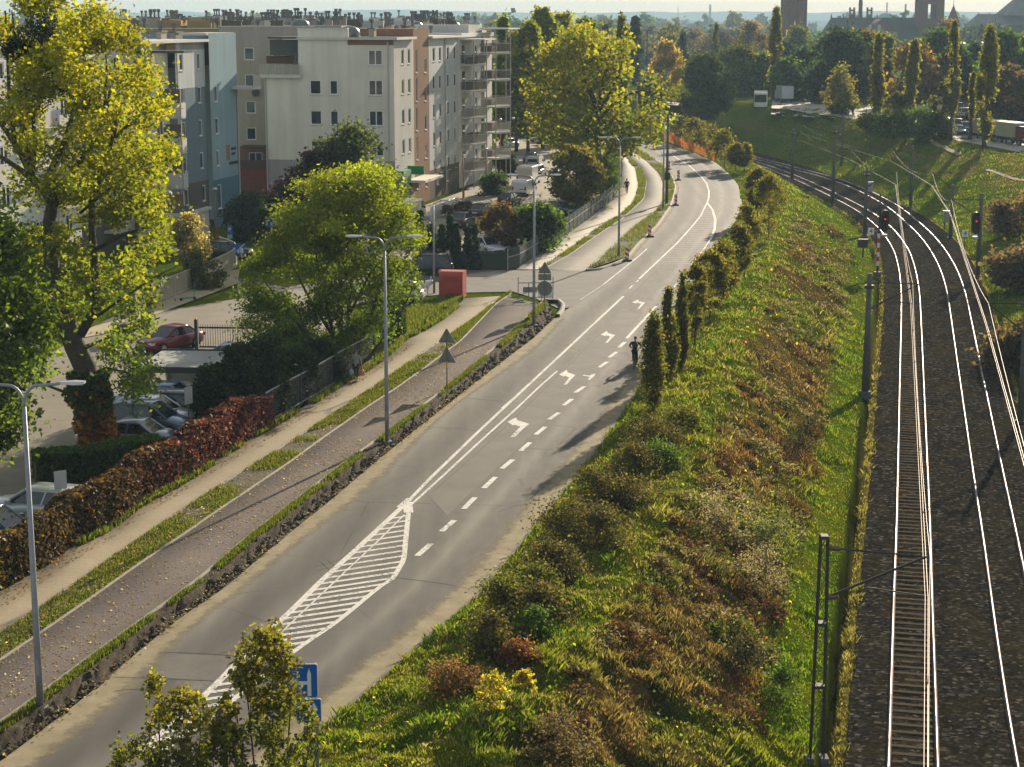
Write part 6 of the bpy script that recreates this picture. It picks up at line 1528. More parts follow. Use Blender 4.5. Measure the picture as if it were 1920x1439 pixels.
# ---------------- blue and white block on the left
def blue_block():
    C0 = g(452,413,0); ang = R(90)-R(12.4)
    s = thing('apartment_block', 'blue, white and ochre block with stacked white balconies behind the yellow tree', 'building', C0)
    FS = wall_frame((0,0,0), ang)                       # u=0 at the far corner, negative towards us
    H = 18.0; FL = [16.0,12.85,9.75,6.65,3.5]
    def uof(px_, d=0.0):                                       # street-facade position of a photo column
        a = (px_-960.0)/F; dy = CP+(-(420-719.5)/F)*SP; t = a/dy
        # intersect x = t*y with the facade line
        nx_, ny_ = math.sin(ang)*d, -math.cos(ang)*d; cx, cy = C0[0]+nx_, C0[1]+ny_; ux, uy = math.cos(ang), math.sin(ang)
        return (t*cy-cx)/(ux-t*uy)
    u1, u2, u3 = uof(402), uof(348), uof(290)
    w = lambda us, fl, wd=.85: [WH(u,wd,z_,1.55) for u in us for z_ in fl]
    facade(s, FS, u1, 0, 4.6, H+.6, BLUEL, w([uof(413)],FL[1:4])); facade(s, FS, u1, 0, -.2, 4.6, plaster('tealbase',(.10,.20,.25)), [WH(uof(414),1.0,2.9,2.4)])
    F2 = wall_frame(FS(0,-.45,0), ang)
    facade(s, F2, u2, u1, 13.6, H-.2, LBLUE, w([uof(359),uof(391)],FL[:1])); facade(s, F2, u2, u1, 4.7, 13.6, BLUEG, w([uof(360),uof(391)],FL[1:4])); facade(s, F2, u2, u1, -.2, 4.7, TAUPE, w([uof(361),uof(393)],FL[4:]))
    facade(s, F2, u2-2, u1, H-.9, H-.2, OCHRE, name='ochre_band'); fbox(s, F2, u2-12, u1+.05, -14, .5, H-.2, H+.05, FLASH, 'eaves')
    q = F2(u2+.1,.1,0); MB().tube([(q[0],q[1],.3),(q[0],q[1],H-.3)], .08, 8).obj('drainpipe', PIPE, s); q = FS(-.3,.1,0); MB().tube([(q[0],q[1],.3),(q[0],q[1],13.2)], .08, 8).obj('drainpipe', PIPE, s)
    # corner balcony high up
    fbox(s, FS, -1.6, .3, -.3, 2.4, 13.1, 13.4, FLASH, 'balcony_slab'); b = fbox(s, FS, -1.65, .35, 2.3, 2.36, 13.4, 14.45, STEELB, 'balustrade'); b2 = MB()
    facade(s, wall_frame(FS(0,0,0), ang+PI/2), 0, 13, 0, H+.6, BLUEL)
    fbox(s, FS, u1, 0, -3, -.2, H+.4, H+.62, FLASH, 'coping')
    # mural lettering on the blue wall
    for i, (u, z_, wd, h_, c) in enumerate([(-3.0,7.0,.9,1.5,OCHRE),(-1.5,7.3,1.3,.28,BLK),(-1.6,6.8,1.0,.25,BLK),(-1.6,5.9,2.4,.3,BLK)]):
        fbox(s, FS, u-wd/2, u+wd/2, .004, .02, z_-h_/2, z_+h_/2, c, 'wall_emblem')
    # white part with balcony tower, running towards us behind the tree
    uA, uB = uof(-60), u2
    F3 = wall_frame(FS(0,-1.2,0), ang)
    us = np.arange(uA+3, uB-6, 5.2)
    facade(s, F3, uA, uB, 3, H-.2, WHITEP, [WH(u,1.3,z_,1.55,2) for u in us for z_ in FL[:5]])
    facade(s, F3, uA, uB, -.2, 3, TAUPE)
    for u in us[::2]:
        for z_ in FL:
            bal = fbox(s, F3, u+1.2, u+4.2, .0, 1.5, z_-1.55, z_-1.35, FLASH, 'balcony'); fbox(bal, F3, u+1.2, u+4.2, 1.44, 1.5, z_-1.35, z_-.35, mat('balcony_panel',(.46,.45,.44),(.55,.54,.52),1,.7), 'balcony_panel')
    tu0 = uof(347,2.7); tu1 = tu0+1.0; PNL = mat('balcony_panel',(.46,.45,.44),(.55,.54,.52),1,.7)
    fbox(s, F3, tu0, tu0+1.0, 0, 1.5, 4.0, 14.6, WHITEP, 'balcony_tower'); fbox(s, F3, tu0-.4, tu1+.6, 0, 4.5, 17.0, 17.2, ROOFM, 'balcony_roof'); fbox(s, F3, tu0+.2, tu0+.9, .3, 1.2, 14.6, 17.0, CREAM, 'roof_pier')
    for z_ in FL[1:]:
        bal = fbox(s, F3, tu0, tu1, 1.52, 3.9, z_-1.6, z_-1.35, FLASH, 'balcony')
        fbox(bal, F3, tu0-.06, tu0+.02, 2.15, 3.92, z_-1.5, z_-.2, PNL, 'balcony_panel'); fbox(bal, F3, tu0-.06, tu1, 3.86, 3.94, z_-1.5, z_-.2, PNL, 'balcony_panel')
        fbox(bal, F3, tu0+.02, tu0+.06, 1.55, 2.15, z_-1.35, z_+1.3, GLASS, 'glazed_screen')
        for q_ in (1.55,1.85,2.13): fbox(bal, F3, tu0-.02, tu0+.06, q_-.03, q_+.03, z_-1.35, z_+1.35, WINF, 'glazing_post')
        fbox(bal, F3, tu1-.3, tu1-.1, 1.6, 3.7, z_-1.3, z_+1.0, OCHRE if z_ < 5 else TAUPE, 'balcony_back'); fbox(bal, F3, tu0+.0, tu0+.05, 3.85, 3.9, z_-.2, z_+1.4, WINF, 'corner_post')
    fbox(s, F3, tu0+.1, tu0+.9, .2, 2.0, 0, 4.0, CREAM, 'tower_pier')
    cn = fbox(s, F3, tu0-6, tu1-1, 2.2, 6.2, 0, 3.3, GREYW, 'entrance_annex'); fbox(cn, F3, tu0-6.2, tu1-.8, 2.1, 6.4, 3.3, 3.55, FLASH, 'annex_roof_edge'); fbox(cn, F3, tu0-5.8, tu1-1.2, 2.4, 6.0, 3.56, 3.6, ROOFM, 'annex_roof')
    fbox(s, FS, uA, 0, -14, -1.4, 15.5, H-.25, ROOFM, 'roof'); fbox(s, F3, uA, u2-12, -13, .4, H-.2, H+.03, FLASH, 'eaves')
    rnd = random.Random(8); roofstuff(s, FS, [(-3,-5,'c'),(-6,-8,'c'),(-9,-4,'c'),(-13,-6,'v'),(-16,-9,'c'),(-20,-5,'v'),(-23,-8,'c'),(-28,-5,'r'),(-33,-7,'c'),(-38,-4,'v'),(-43,-6,'c'),(-12,-10,'c'),(-26,-11,'c')], rnd, H-.25)
blue_block()
# ---------------- further roofs of the estate behind
def rear_block(label, x0, x1, D, H, wallm, seed, n, roofw=14):
    a = gd(x0,60,D); b = gd(x1,60,D); o = (a[0],D,0); s = thing('apartment_block', label, 'building', o, 0, 'rear blocks of the estate')
    F_ = wall_frame((0,0,0), 0); Wd = b[0]-a[0]; rnd = random.Random(seed)
    wl_ = []
    u = 2.0
    while u < Wd-2:
        for z_ in (H-2.4,H-5.5,H-8.6): wl_.append(WH(u,1.2,z_,1.5))
        u += 4.2
    facade(s, F_, 0, Wd, 0, H, wallm, wl_)
    fbox(s, F_, 0, Wd, -roofw, -.3, H-1.2, H-.2, ROOFM, 'roof'); fbox(s, F_, -.15, Wd+.15, -.3, .12, H, H+.15, FLASH, 'coping'); fbox(s, F_, Wd-.25, Wd+.02, -roofw, -.3, 0, H+.05, wallm, 'end_wall')
    fbox(s, F_, -.02, .25, -roofw, -.3, 0, H+.05, wallm, 'end_wall')
    L = [(rnd.uniform(1,Wd-1), -rnd.uniform(1.5,roofw-1), rnd.choice('cccvvvr' if k % 3 else 'cv')) for k in range(n)]
    roofstuff(s, F_, L, rnd, H-.2, 1.35)
    for k in range(2):
        u = rnd.uniform(2,Wd-5); fbox(s, F_, u,u+3.4,-roofw+2,-3,H-.2,H+1.2, wallm, 'stair_head')
rear_block('ochre-walled rear block over the roof of the blue block', 225, 420, 262, 18.5, plaster('ochre2',(.36,.25,.10)), 1, 22)
rear_block('pink rear block behind the courtyard wing', 415, 640, 285, 18.8, PINK, 2, 34)
rear_block('grey rear block behind the cream gable roof', 590, 860, 300, 18.4, GREYW, 3, 36)
rear_block('rear block with yellowish walls, farthest behind the estate', 200, 560, 355, 19.0, plaster('yellow2',(.40,.29,.12)), 5, 36)
rear_block('pale rear block farthest right behind the estate roofs', 540, 900, 375, 18.9, WHITEP, 6, 36)
rear_block('grey rear block at the left edge behind the yellow crown', -40, 240, 240, 17.2, GREYW, 9, 16)
# carport
b = g(268,758,0); s = thing('carport', 'long low carport with pale flat roof behind the parked cars', 'carport', b, R(-4)); 
CL = 5.2
for x_ in (0.1,CL-.1):
    for y_ in (.1,4.7): MB().box(x_-.05,y_-.05,0,x_+.05,y_+.05,1.9).obj('post', GF, s)
MB().box(-.2,-.2,1.9,CL,5,1.98).obj('roof', mat('carport_roof',(.27,.28,.25),(.34,.35,.32),.5,.8), s); MB().box(-.25,-.28,1.74,CL+.05,-.2,2.06).obj('fascia', DKF, s); MB().box(-.25,5.0,1.74,CL+.05,5.08,2.06).obj('fascia', DKF, s)
MB().box(0,4.8,.3,CL,4.86,1.9).obj('back_panel', GF, s)
# garages at the end of the estate street
b = g(948,252,0); s = thing('garage', 'low brown garage with light roof at the end of the estate street', 'garage', b, 0)
MB().box(-1.5,0,0,5.5,7,2.6).obj('wall', mat('garage_wall',(.13,.09,.06),(.18,.13,.09),1,.9), s); MB().box(-1.8,-.3,2.6,5.8,7.3,2.8).obj('roof', GREYW, s); MB().box(.2,-.04,0,3.2,.0,2.2).obj('door', mat('garage_door',(.05,.045,.04),rough=.7), s)
# stepped ramp with railings before the shop
b = g(806,412,0); s = thing('access_ramp', 'white railed access ramp before the shop entrance', 'ramp', b, R(90-12.4-2))
MB().box(0,-.1,0,10,1.6,.3).obj('ramp_body', GREYW, s); MB().box(0,-.12,.2,10,-.1,1.25).obj('railing_panel', mesh_mat('white_mesh',(.6,.6,.58),.7), s)
mb = MB(); mb.tube([(0,-.11,1.3),(10,-.11,1.3)], .05, 6); mb.obj('handrail', WHT, s)
for k in range(6): MB().box(k*2-.04,-.15,0,k*2+.04,-.07,1.3).obj('post', WHT, s)
# ================================================================== vehicles
TYRE = mat('tyre', (.012,.012,.012), rough=.8); RIM = mat('alloy', (.45,.45,.46), rough=.35, metal=.8); CGL = mat('car_glass', (.012,.018,.022), rough=.05, spec=.7)
HL = mat('headlamp', (.55,.57,.58), rough=.1, spec=.7); TL = mat('taillamp', (.22,.012,.012), rough=.2); PLT = mat('plate', (.6,.6,.58), rough=.5); TRIM = mat('car_trim', (.02,.02,.021), rough=.6)
def paint(c):
    n = 'paint_%d_%d_%d' % tuple(int(x*999) for x in c)
    if n in MATS: return MATS[n]
    t = NT(n); b = t.bsdf(c, .28, .35, .5); b.inputs['Coat Weight'].default_value = .6; b.inputs['Coat Roughness'].default_value = .06; MATS[n] = t.m; return t.m
KINDS = dict(  # length, half width, belt, roof, cowl x, windscreen top x, roof rear x, glass rear x, tail drop
  sedan=(4.6,.90,.93,1.44,.95,.15,-1.05,-1.75,.0), hatch=(4.1,.88,.95,1.50,1.0,.25,-1.55,-1.98,.0), suv=(4.5,.93,1.05,1.68,1.05,.30,-1.70,-2.12,.0), estate=(4.6,.90,.95,1.50,1.0,.20,-1.80,-2.20,.0), mpv=(4.4,.90,1.02,1.72,1.25,.45,-1.80,-2.12,.0))
CARM = {}
def wheel(s, x, y, r):
    side = 1 if y > 0 else -1
    w = MB().tube([(x,y-.11*side,r),(x,y+.09*side,r)], r, 18).obj('wheel', TYRE, s, False)
    MB().tube([(x,y+.085*side,r),(x,y+.105*side,r)], r*.64, 14).obj('rim', RIM, w)
def car(name, label, kind, col, px_, py, head, group=None, z=None, detail=True):
    b = g(px_, py, z) if z is not None else gt(px_, py)
    s = thing(name, label, {'sedan':'car','hatch':'car','suv':'car','estate':'car','mpv':'car'}.get(kind,'van'), b, R(head), group)
    L, hw, belt, roof, cx, wx, rx, gx, _ = KINDS[kind]; h = L/2; pm = paint(col)
    rearh = belt+.02 if kind == 'sedan' else belt+.0
    st = [(h,.66,.38,.56),(h-.10,.80,.22,.70),(h-.45,.95,.20,.80),(cx+.02,.985,.20,belt-.04),(0,1,.20,belt),(-h*.55,1,.20,belt+.02),(-h+.45,.975,.21,rearh),(-h+.12,.90,.26,rearh-.06),(-h,.76,.40,rearh-.24)]
    V = []; Q = []
    for x, k, zb, zt in st:
        w = hw*k; zm = (zb+zt)*.5
        half = [(0,zb),(w*.86,zb),(w*.985,zb+.12),(w,zm),(w*.965,zt-.10),(w*.88,zt-.01),(0,zt+.02)]
        ring = half+[(-y,z_) for y,z_ in half[-2:0:-1]]
        V += [(x,y,z_) for y,z_ in ring]
    n = 12
    for i in range(len(st)-1):
        for k in range(n): Q.append((i*n+k,(i+1)*n+k,(i+1)*n+(k+1)%n,i*n+(k+1)%n))
    Q += [tuple(range(n)), tuple(range((len(st)-1)*n, len(st)*n))[::-1]]
    mb = MB(); mb.add(V, Q); bo = mb.obj('body', pm, s, True)
    # glasshouse: glass, roof, pillars
    gb, gr = hw*.87, hw*.70
    lo = [(cx+.05,gb*.86),(cx-.25,gb),(gx+.35,gb),(gx,gb*.86)]; hi = [(wx,gr*.92),(wx-.25,gr),(rx+.25,gr),(rx,gr*.92)]
    def ringz(P_, z_): return [(x,y,z_) for x,y in P_]+[(x,-y,z_) for x,y in P_[::-1]]
    mb = MB(); mb.add(ringz(lo,belt-.03)+ringz(hi,roof-.05), [(i,(i+1)%8,8+(i+1)%8,8+i) for i in range(8)]+[tuple(range(8,16))]); mb.obj('windows', CGL, s)
    mb = MB(); o_ = [(x*1.0,y*1.03) for x,y in hi]; oo = [(x+(.03 if x > 0 else -.03)*0, y*.9) for x,y in hi]
    mb.add(ringz(o_,roof-.08)+ringz(o_,roof-.03)+ringz(oo,roof+.015), [(i,(i+1)%8,8+(i+1)%8,8+i) for i in range(8)]+[(8+i,8+(i+1)%8,16+(i+1)%8,16+i) for i in range(8)]+[tuple(range(16,24)), tuple(range(8))[::-1]]); mb.obj('roof', pm, s, True)
    for sd_ in (1,-1):
        for (a, b_) in ((0,0),(3,3)):
            p = lo[a]; q = hi[b_]; MB().tube([(p[0],sd_*p[1]*1.01,belt-.03),(q[0],sd_*q[1]*1.03,roof-.06)], .055, 5).obj('pillar', pm, s)
        xm = (cx+gx)/2; MB().tube([(xm,sd_*gb*1.0,belt-.03),((wx+rx)/2,sd_*gr*1.02,roof-.05)], .04, 5).obj('pillar', pm, s)
        MB().box(-h*.78,sd_*hw*.90-.02,.16,h*.78,sd_*hw*.90+.02,.30).obj('sill_trim', TRIM, s)
        MB().box(cx-.30,sd_*(hw+.02)-.09,belt,cx-.12,sd_*(hw+.02)+.09,belt+.13).obj('mirror', pm, s)
        MB().box(h-.30,sd_*hw*.66-.17,.60,h-.06,sd_*hw*.66+.17,.72).obj('headlight', HL, s)
        MB().box(-h+.0,sd_*hw*.74-.12,rearh-.30,-h+.16,sd_*hw*.74+.12,rearh-.12).obj('taillight', TL, s)
    MB().box(h-.06,-.42,.36,h+.012,.42,.52).obj('grille', TRIM, s); MB().box(-h-.015,-.27,.58,-h+.05,.27,.70).obj('number_plate', PLT, s); MB().box(-h-.02,-hw*.7,.26,-h+.2,hw*.7,.42).obj('bumper', TRIM, s)
    r = .33 if kind != 'suv' else .37
    for x in (h*.62,-h*.60):
        for y in (hw-.08,-hw+.08): wheel(s, x, y, r)
    return s
def van(name, label, col, px_, py, head, L=4.4, hw=.92, H=1.85, z=None, box=None):
    b = g(px_, py, z) if z is not None else gt(px_, py)
    s = thing(name, label, 'van', b, R(head)); pm = paint(col); h = L/2
    prof = [(h,.35),(h,.75),(h-.35,.98),(h-.75,1.05),(h-1.35,H-.10),(h-1.7,H),(-h+.12,H),(-h,H-.25),(-h-.03,.35)]
    k = len(prof); mb = MB(); V = []
    for y, sc_ in ((-hw,.97),(-hw*.9,1.0),(hw*.9,1.0),(hw,.97)): V += [(x*(1 if sc_ == 1 else .985), y, .35+(z_-.35)*sc_) for x,z_ in prof]
    Q = []
    for j in range(3):
        for i in range(k): Q.append((j*k+i, j*k+(i+1)%k, (j+1)*k+(i+1)%k, (j+1)*k+i))
    Q += [tuple(range(k))[::-1], tuple(range(3*k,4*k))]; mb.add(V,Q); mb.obj('body', pm, s, False)
    ws = MB(); ws.add([(h-.78,-hw*.8,1.09),(h-.78,hw*.8,1.09),(h-1.33,hw*.74,H-.14),(h-1.33,-hw*.74,H-.14)],[(0,1,2,3)]); ws.v = [(x+.02,y,z_+.015) for x,y,z_ in ws.v]; ws.obj('windscreen', CGL, s)
    for sd_ in (1,-1):
        MB().box(h-2.1,sd_*hw-.008,1.08,h-1.1,sd_*hw+.008,H-.25).obj('side_window', CGL, s)
        MB().box(-h-.045,sd_*hw*.8-.08,.75,-h+.05,sd_*hw*.8+.08,1.15).obj('taillight', TL, s); MB().box(h-.2,sd_*hw*.7-.15,.72,h+.02,sd_*hw*.7+.15,.86).obj('headlight', HL, s)
        MB().box(h-1.2,sd_*(hw+.1)-.1,1.05,h-1.05,sd_*(hw+.1)+.1,1.3).obj('mirror', TRIM, s)
    MB().box(-h-.05,-.25,.62,-h-.02,.25,.73).obj('number_plate', PLT, s); MB().box(-h-.04,-.6,.82,-h-.02,.0,.88).obj('handle_strip', TRIM, s); MB().box(-h-.06,-hw*.95,.33,-h+.1,hw*.95,.5).obj('bumper', TRIM, s)
    if box: MB().box(-h-.03,-hw*.7,1.15,-h-.045,hw*.7,H-.25).obj('rear_window', CGL, s)
    for x in (h*.62,-h*.6):
        for y in (hw-.1,-hw+.1): wheel(s, x, y, .33)
    return s
GP = 'cars parked in the row behind the hedge'
SIL=(.33,.34,.36); WH_=(.62,.63,.64); BLU=(.05,.10,.17); DBL=(.012,.022,.045); BK=(.012,.012,.014); GRY=(.13,.135,.14); LBL=(.16,.26,.38); RD_=(.20,.018,.018); TEAL=(.03,.12,.18)
car('parked_car','grey saloon nearest the hedge in the parked row, nose to the left','sedan',(.19,.22,.26),236,842,167.6,GP,0)
car('parked_car','dark blue off-roader in the parked row, second from the hedge','suv',(.05,.10,.16),284,817,-12.4,GP,0)
car('parked_car','white hatchback with round headlights in the middle of the parked row','hatch',WH_,292,799,-12.4,GP,0)
car('parked_car','dark estate with roof rails, fourth in the parked row','estate',DBL,300,785,167.6,GP,0)
car('parked_car','light blue saloon farthest in the parked row beside the carport','sedan',LBL,296,768,167.6,GP,0)
car('parked_car','white estate car behind the ivy hedge at the left edge','estate',(.50,.52,.52),72,978,165,None,0)
car('parked_car','teal-grey car with a big windscreen cut by the left edge','hatch',(.10,.15,.17),-14,1022,-15,None,0)
car('red_car','dark red saloon turning out past the sliding gate','sedan',(.16,.012,.022),319,655,236,None,.01)
car('parked_car','dark car waiting at the end of the pale panel fence','sedan',BK,424,484,5,None,.01)
car('parked_car','black estate with bright alloy wheels at the junction','suv',(.02,.024,.028),797,515,178,None,.01)
car('parked_car','black saloon parked first beside the shop shrubs','sedan',BK,868,425,72,None,.01)
car('parked_car','black saloon parked ahead of the first one by the shop','sedan',(.018,.014,.013),905,407,70,None,.01)
car('moving_car','black hatchback driving away up the estate street','hatch',BK,955,386,72,None,.01)
van('white_van','small white panel van standing in the estate street',(.64,.66,.68),983,366,74,z=.01)
van('white_van','tall white van with yellow panel ahead of the small white van',(.60,.60,.58),992,345,76,5.2,1.0,2.3,z=.01)
car('parked_car','turquoise car squeezed between the vans and the silver people carrier','hatch',TEAL,1008,330,76,None,.01)
van('silver_minivan','silver people carrier with a dark rear window in the estate street',(.36,.37,.38),1004,318,78,4.5,.92,1.8,z=.01,box=True)
car('parked_car','dark blue saloon at the head of the estate street queue','sedan',DBL,996,305,80,None,.01)
car('parked_car','white hatchback beside the far orange lamp posts','hatch',WH_,955,277,60,None,.01)
for i, (x, y, c, lab) in enumerate([(979,253,BK,'dark car first in the row before the garage'),(985,257,GRY,'grey car second in the row before the garage'),(993,259,DBL,'dark blue car third in the row before the garage'),(1009,263,BK,'dark car after the gap in the garage row'),(1018,267,GRY,'grey car under the oak branches in the garage row'),(1027,272,BK,'dark car at the near end of the garage row')]):
    car('parked_car', lab, 'hatch' if i % 2 else 'sedan', c, x, y, 205, 'cars parked before the garage', .01)
car('parked_car','white car nose-out behind the rightmost thuja','hatch',WH_,913,476,-60,None,.012); car('parked_car','dark car next to the white one behind the thujas','estate',BK,936,472,-55,None,.012)
car('parked_car','blue car under the reddish maple','hatch',(.012,.05,.12),955,464,-50,None,.012); car('parked_car','dark car in shade left of the fence under the deep green tree','sedan',DBL,1052,404,-50,None,.012)
car('parked_car','car glinting beside the thick oak trunk','sedan',SIL,1093,352,-50,None,.012)
van('white_van','white van beside the shop front behind the big green tree',(.6,.58,.52),772,412,80,4.8,.95,2.1,z=.01)
car('parked_car','pale car hidden under the big green tree at the junction','hatch',(.45,.46,.46),742,566,170,None,.01); car('parked_car','light blue car half hidden by the evergreens and the gate','sedan',LBL,424,690,168,None,.01)
# upper car park on the right
GU = 'cars standing on the upper road beyond the railway'
for kind, c, x, y, hd, lab in [('suv',SIL,1805,221,88,'silver off-roader seen from behind on the upper road'),('mpv',DBL,1795,211,85,'dark blue people carrier ahead of the silver off-roader'),('sedan',RD_,1816,210,80,'dark red car farthest right on the upper road'),
   ('hatch',(.30,.36,.42),1763,230,-70,'pale blue car beside the bank shrubs'),('hatch',(.12,.17,.22),1771,240,-75,'grey-blue car behind the sparse poplar'),('estate',(.06,.02,.02),1792,240,88,'dark maroon estate between two grey cars'),('hatch',(.18,.23,.27),1808,246,86,'grey-blue hatchback behind the front car'),
   ('sedan',BLU,1799,253,-85,'blue saloon facing the camera at the front of the upper queue'),('hatch',WH_,1745,226,-70,'white car touching the bank shrubs'),('sedan',BK,1817,221,88,'dark car right of the silver off-roader'),('hatch',WH_,1652,224,10,'white car behind the twin-stemmed poplar'),('sedan',GRY,1690,226,5,'grey car left of the middle poplar')]:
    car('distant_car', lab, kind, c, x, y, hd, GU)
car('distant_car','dark car on the side road beyond the dark conifer','sedan',BK,1247,190,10,None,.0)
# lorry with grey-green tarpaulin and drawbar trailer
def lorry():
    b = gt(1900,272); s = thing('lorry', 'dark red lorry with two grey-green tarpaulin boxes', 'lorry', b, R(-76))
    cabm = mat('cab_red',(.10,.012,.014),rough=.4); tarp = mat('tarpaulin',(.30,.31,.20),(.36,.36,.25),.6,.7)
    mb = MB(); mb.prism([(2.6,-1.2),(4.4,-1.2),(4.6,-.9),(4.6,.9),(4.4,1.2),(2.6,1.2)], .9, 2.9); mb.obj('cab', cabm, s); MB().box(4.45,-1.0,1.9,4.63,1.0,2.65).obj('windscreen', CGL, s)
    for y in (-1,1): MB().box(4.55,y*.85-.2,.95,4.65,y*.85+.2,1.2).obj('headlight', HL, s)
    MB().box(4.3,-1.2,.5,4.66,1.2,.9).obj('bumper', TRIM, s)
    for x0, x1, lab in ((-3.2,2.4,'front'),(-10.4,-4.2,'trailer')):
        MB().box(x0,-1.25,1.2,x1,1.25,3.15).obj('cargo_box', tarp, s); MB().box(x0-.03,-1.28,3.15,x1+.03,1.28,3.3).obj('cargo_roof', mat('tarp_roof',(.42,.40,.29),rough=.7), s); MB().box(x0,-1.1,.75,x1+1.2*(lab=='front'),1.1,1.18).obj('chassis', TRIM, s)
    MB().box(-4.3,-.1,.8,-3.1,.1,.95).obj('drawbar', TRIM, s)
    for x in (3.6,-.6,-2.0,-5.2,-9.2):
        for y in (1.08,-1.08): wheel(s, x, y, .5)
lorry()
b = gt(1426,202); s = thing('bus', 'white bus seen from the front left of the tall narrow poplar', 'bus', b, R(-98))
MB().prism([(-5,-1.25),(5,-1.25),(5.15,-1.0),(5.15,1.0),(5,1.25),(-5,1.25)], .35, 3.0).obj('body', paint(WH_), s); MB().box(5.05,-1.1,1.2,5.17,1.1,2.6).obj('windscreen', CGL, s)
for y in (-1,1): MB().box(-4.6,y*1.25-.02,1.4,4.6,y*1.25+.02,2.4).obj('side_window', CGL, s); MB().box(5.08,y*.9-.2,.7,5.18,y*.9+.2,.95).obj('headlight', HL, s)
for x in (3.2,-3.0):
    for y in (1.15,-1.15): wheel(s, x, y, .48)
b = gt(1469,193); s = thing('box_truck', 'pale blue box truck right of the tall narrow poplar', 'truck', b, R(95))
MB().box(-3.4,-1.15,.9,1.6,1.15,3.3).obj('cargo_box', paint((.40,.46,.52)), s); MB().prism([(1.7,-1.0),(3.2,-1.0),(3.4,-.8),(3.4,.8),(3.2,1.0),(1.7,1.0)], .6, 2.3).obj('cab', paint(WH_), s); MB().box(-3.4,-.9,.5,3.2,.9,.85).obj('chassis', TRIM, s)
MB().box(3.3,-.8,1.3,3.42,.8,2.1).obj('windscreen', CGL, s)
for x in (2.4,-2.2):
    for y in (1.0,-1.0): wheel(s, x, y, .42)
# ================================================================== people
def skin_mesh(name, chains, sub=1):
    """one continuous surface grown round joints: chains of (point, radius); first point of a chain may repeat an earlier one"""
    V = []; E = []; Rd = []; key = {}
    for ch in chains:
        prev = None
        for p, r_ in ch:
            k = tuple(round(c,4) for c in p)
            if k not in key: key[k] = len(V); V.append(p); Rd.append(r_)
            i = key[k]
            if prev is not None and prev != i: E.append((prev,i))
            prev = i
    me = bpy.data.meshes.new(name); me.from_pydata(V, E, []); o = bpy.data.objects.new(name, me); COL.objects.link(o)
    o.modifiers.new('skin','SKIN').use_smooth_shade = True
    for i, r_ in enumerate(Rd): me.skin_vertices[0].data[i].radius = (r_,r_) if not hasattr(r_,'__len__') else r_
    me.skin_vertices[0].data[0].use_root = True
    if sub: o.modifiers.new('sub','SUBSURF').levels = sub; o.modifiers['sub'].render_levels = sub
    dg = bpy.context.evaluated_depsgraph_get(); m2 = bpy.data.meshes.new_from_object(o.evaluated_get(dg)); bpy.data.objects.remove(o); m2.name = name
    m2.materials.clear(); return m2
SKIN = mat('skin', (.42,.25,.17), rough=.6); HAIRD = mat('hair_dark', (.02,.015,.012), rough=.7)
def fingers(w, d, side):
    """five finger chains from a wrist point w, forearm direction d"""
    w = Vector(w); d = Vector(d).normalized(); n = d.cross(Vector((0,1,0))); n = n.normalized() if n.length > .1 else Vector((1,0,0)); palm = w+d*.09
    ch = [[(tuple(w),.026),(tuple(palm),.034)]]
    for k, ln in enumerate((.075,.085,.08,.062)):
        rt = palm+n*(.027*(1.5-k)); f1 = rt+d*ln*.55; f2 = f1+(d*.6+Vector((0,.5,0))).normalized()*ln*.5
        ch.append([(tuple(palm),.034),(tuple(rt),.012),(tuple(f1),.010),(tuple(f2),.008)])
    tb = w+d*.04+n*.035*side; ch.append([(tuple(w),.026),(tuple(tb),.012),(tuple(tb+d*.05+n*.02*side),.009)])
    return ch
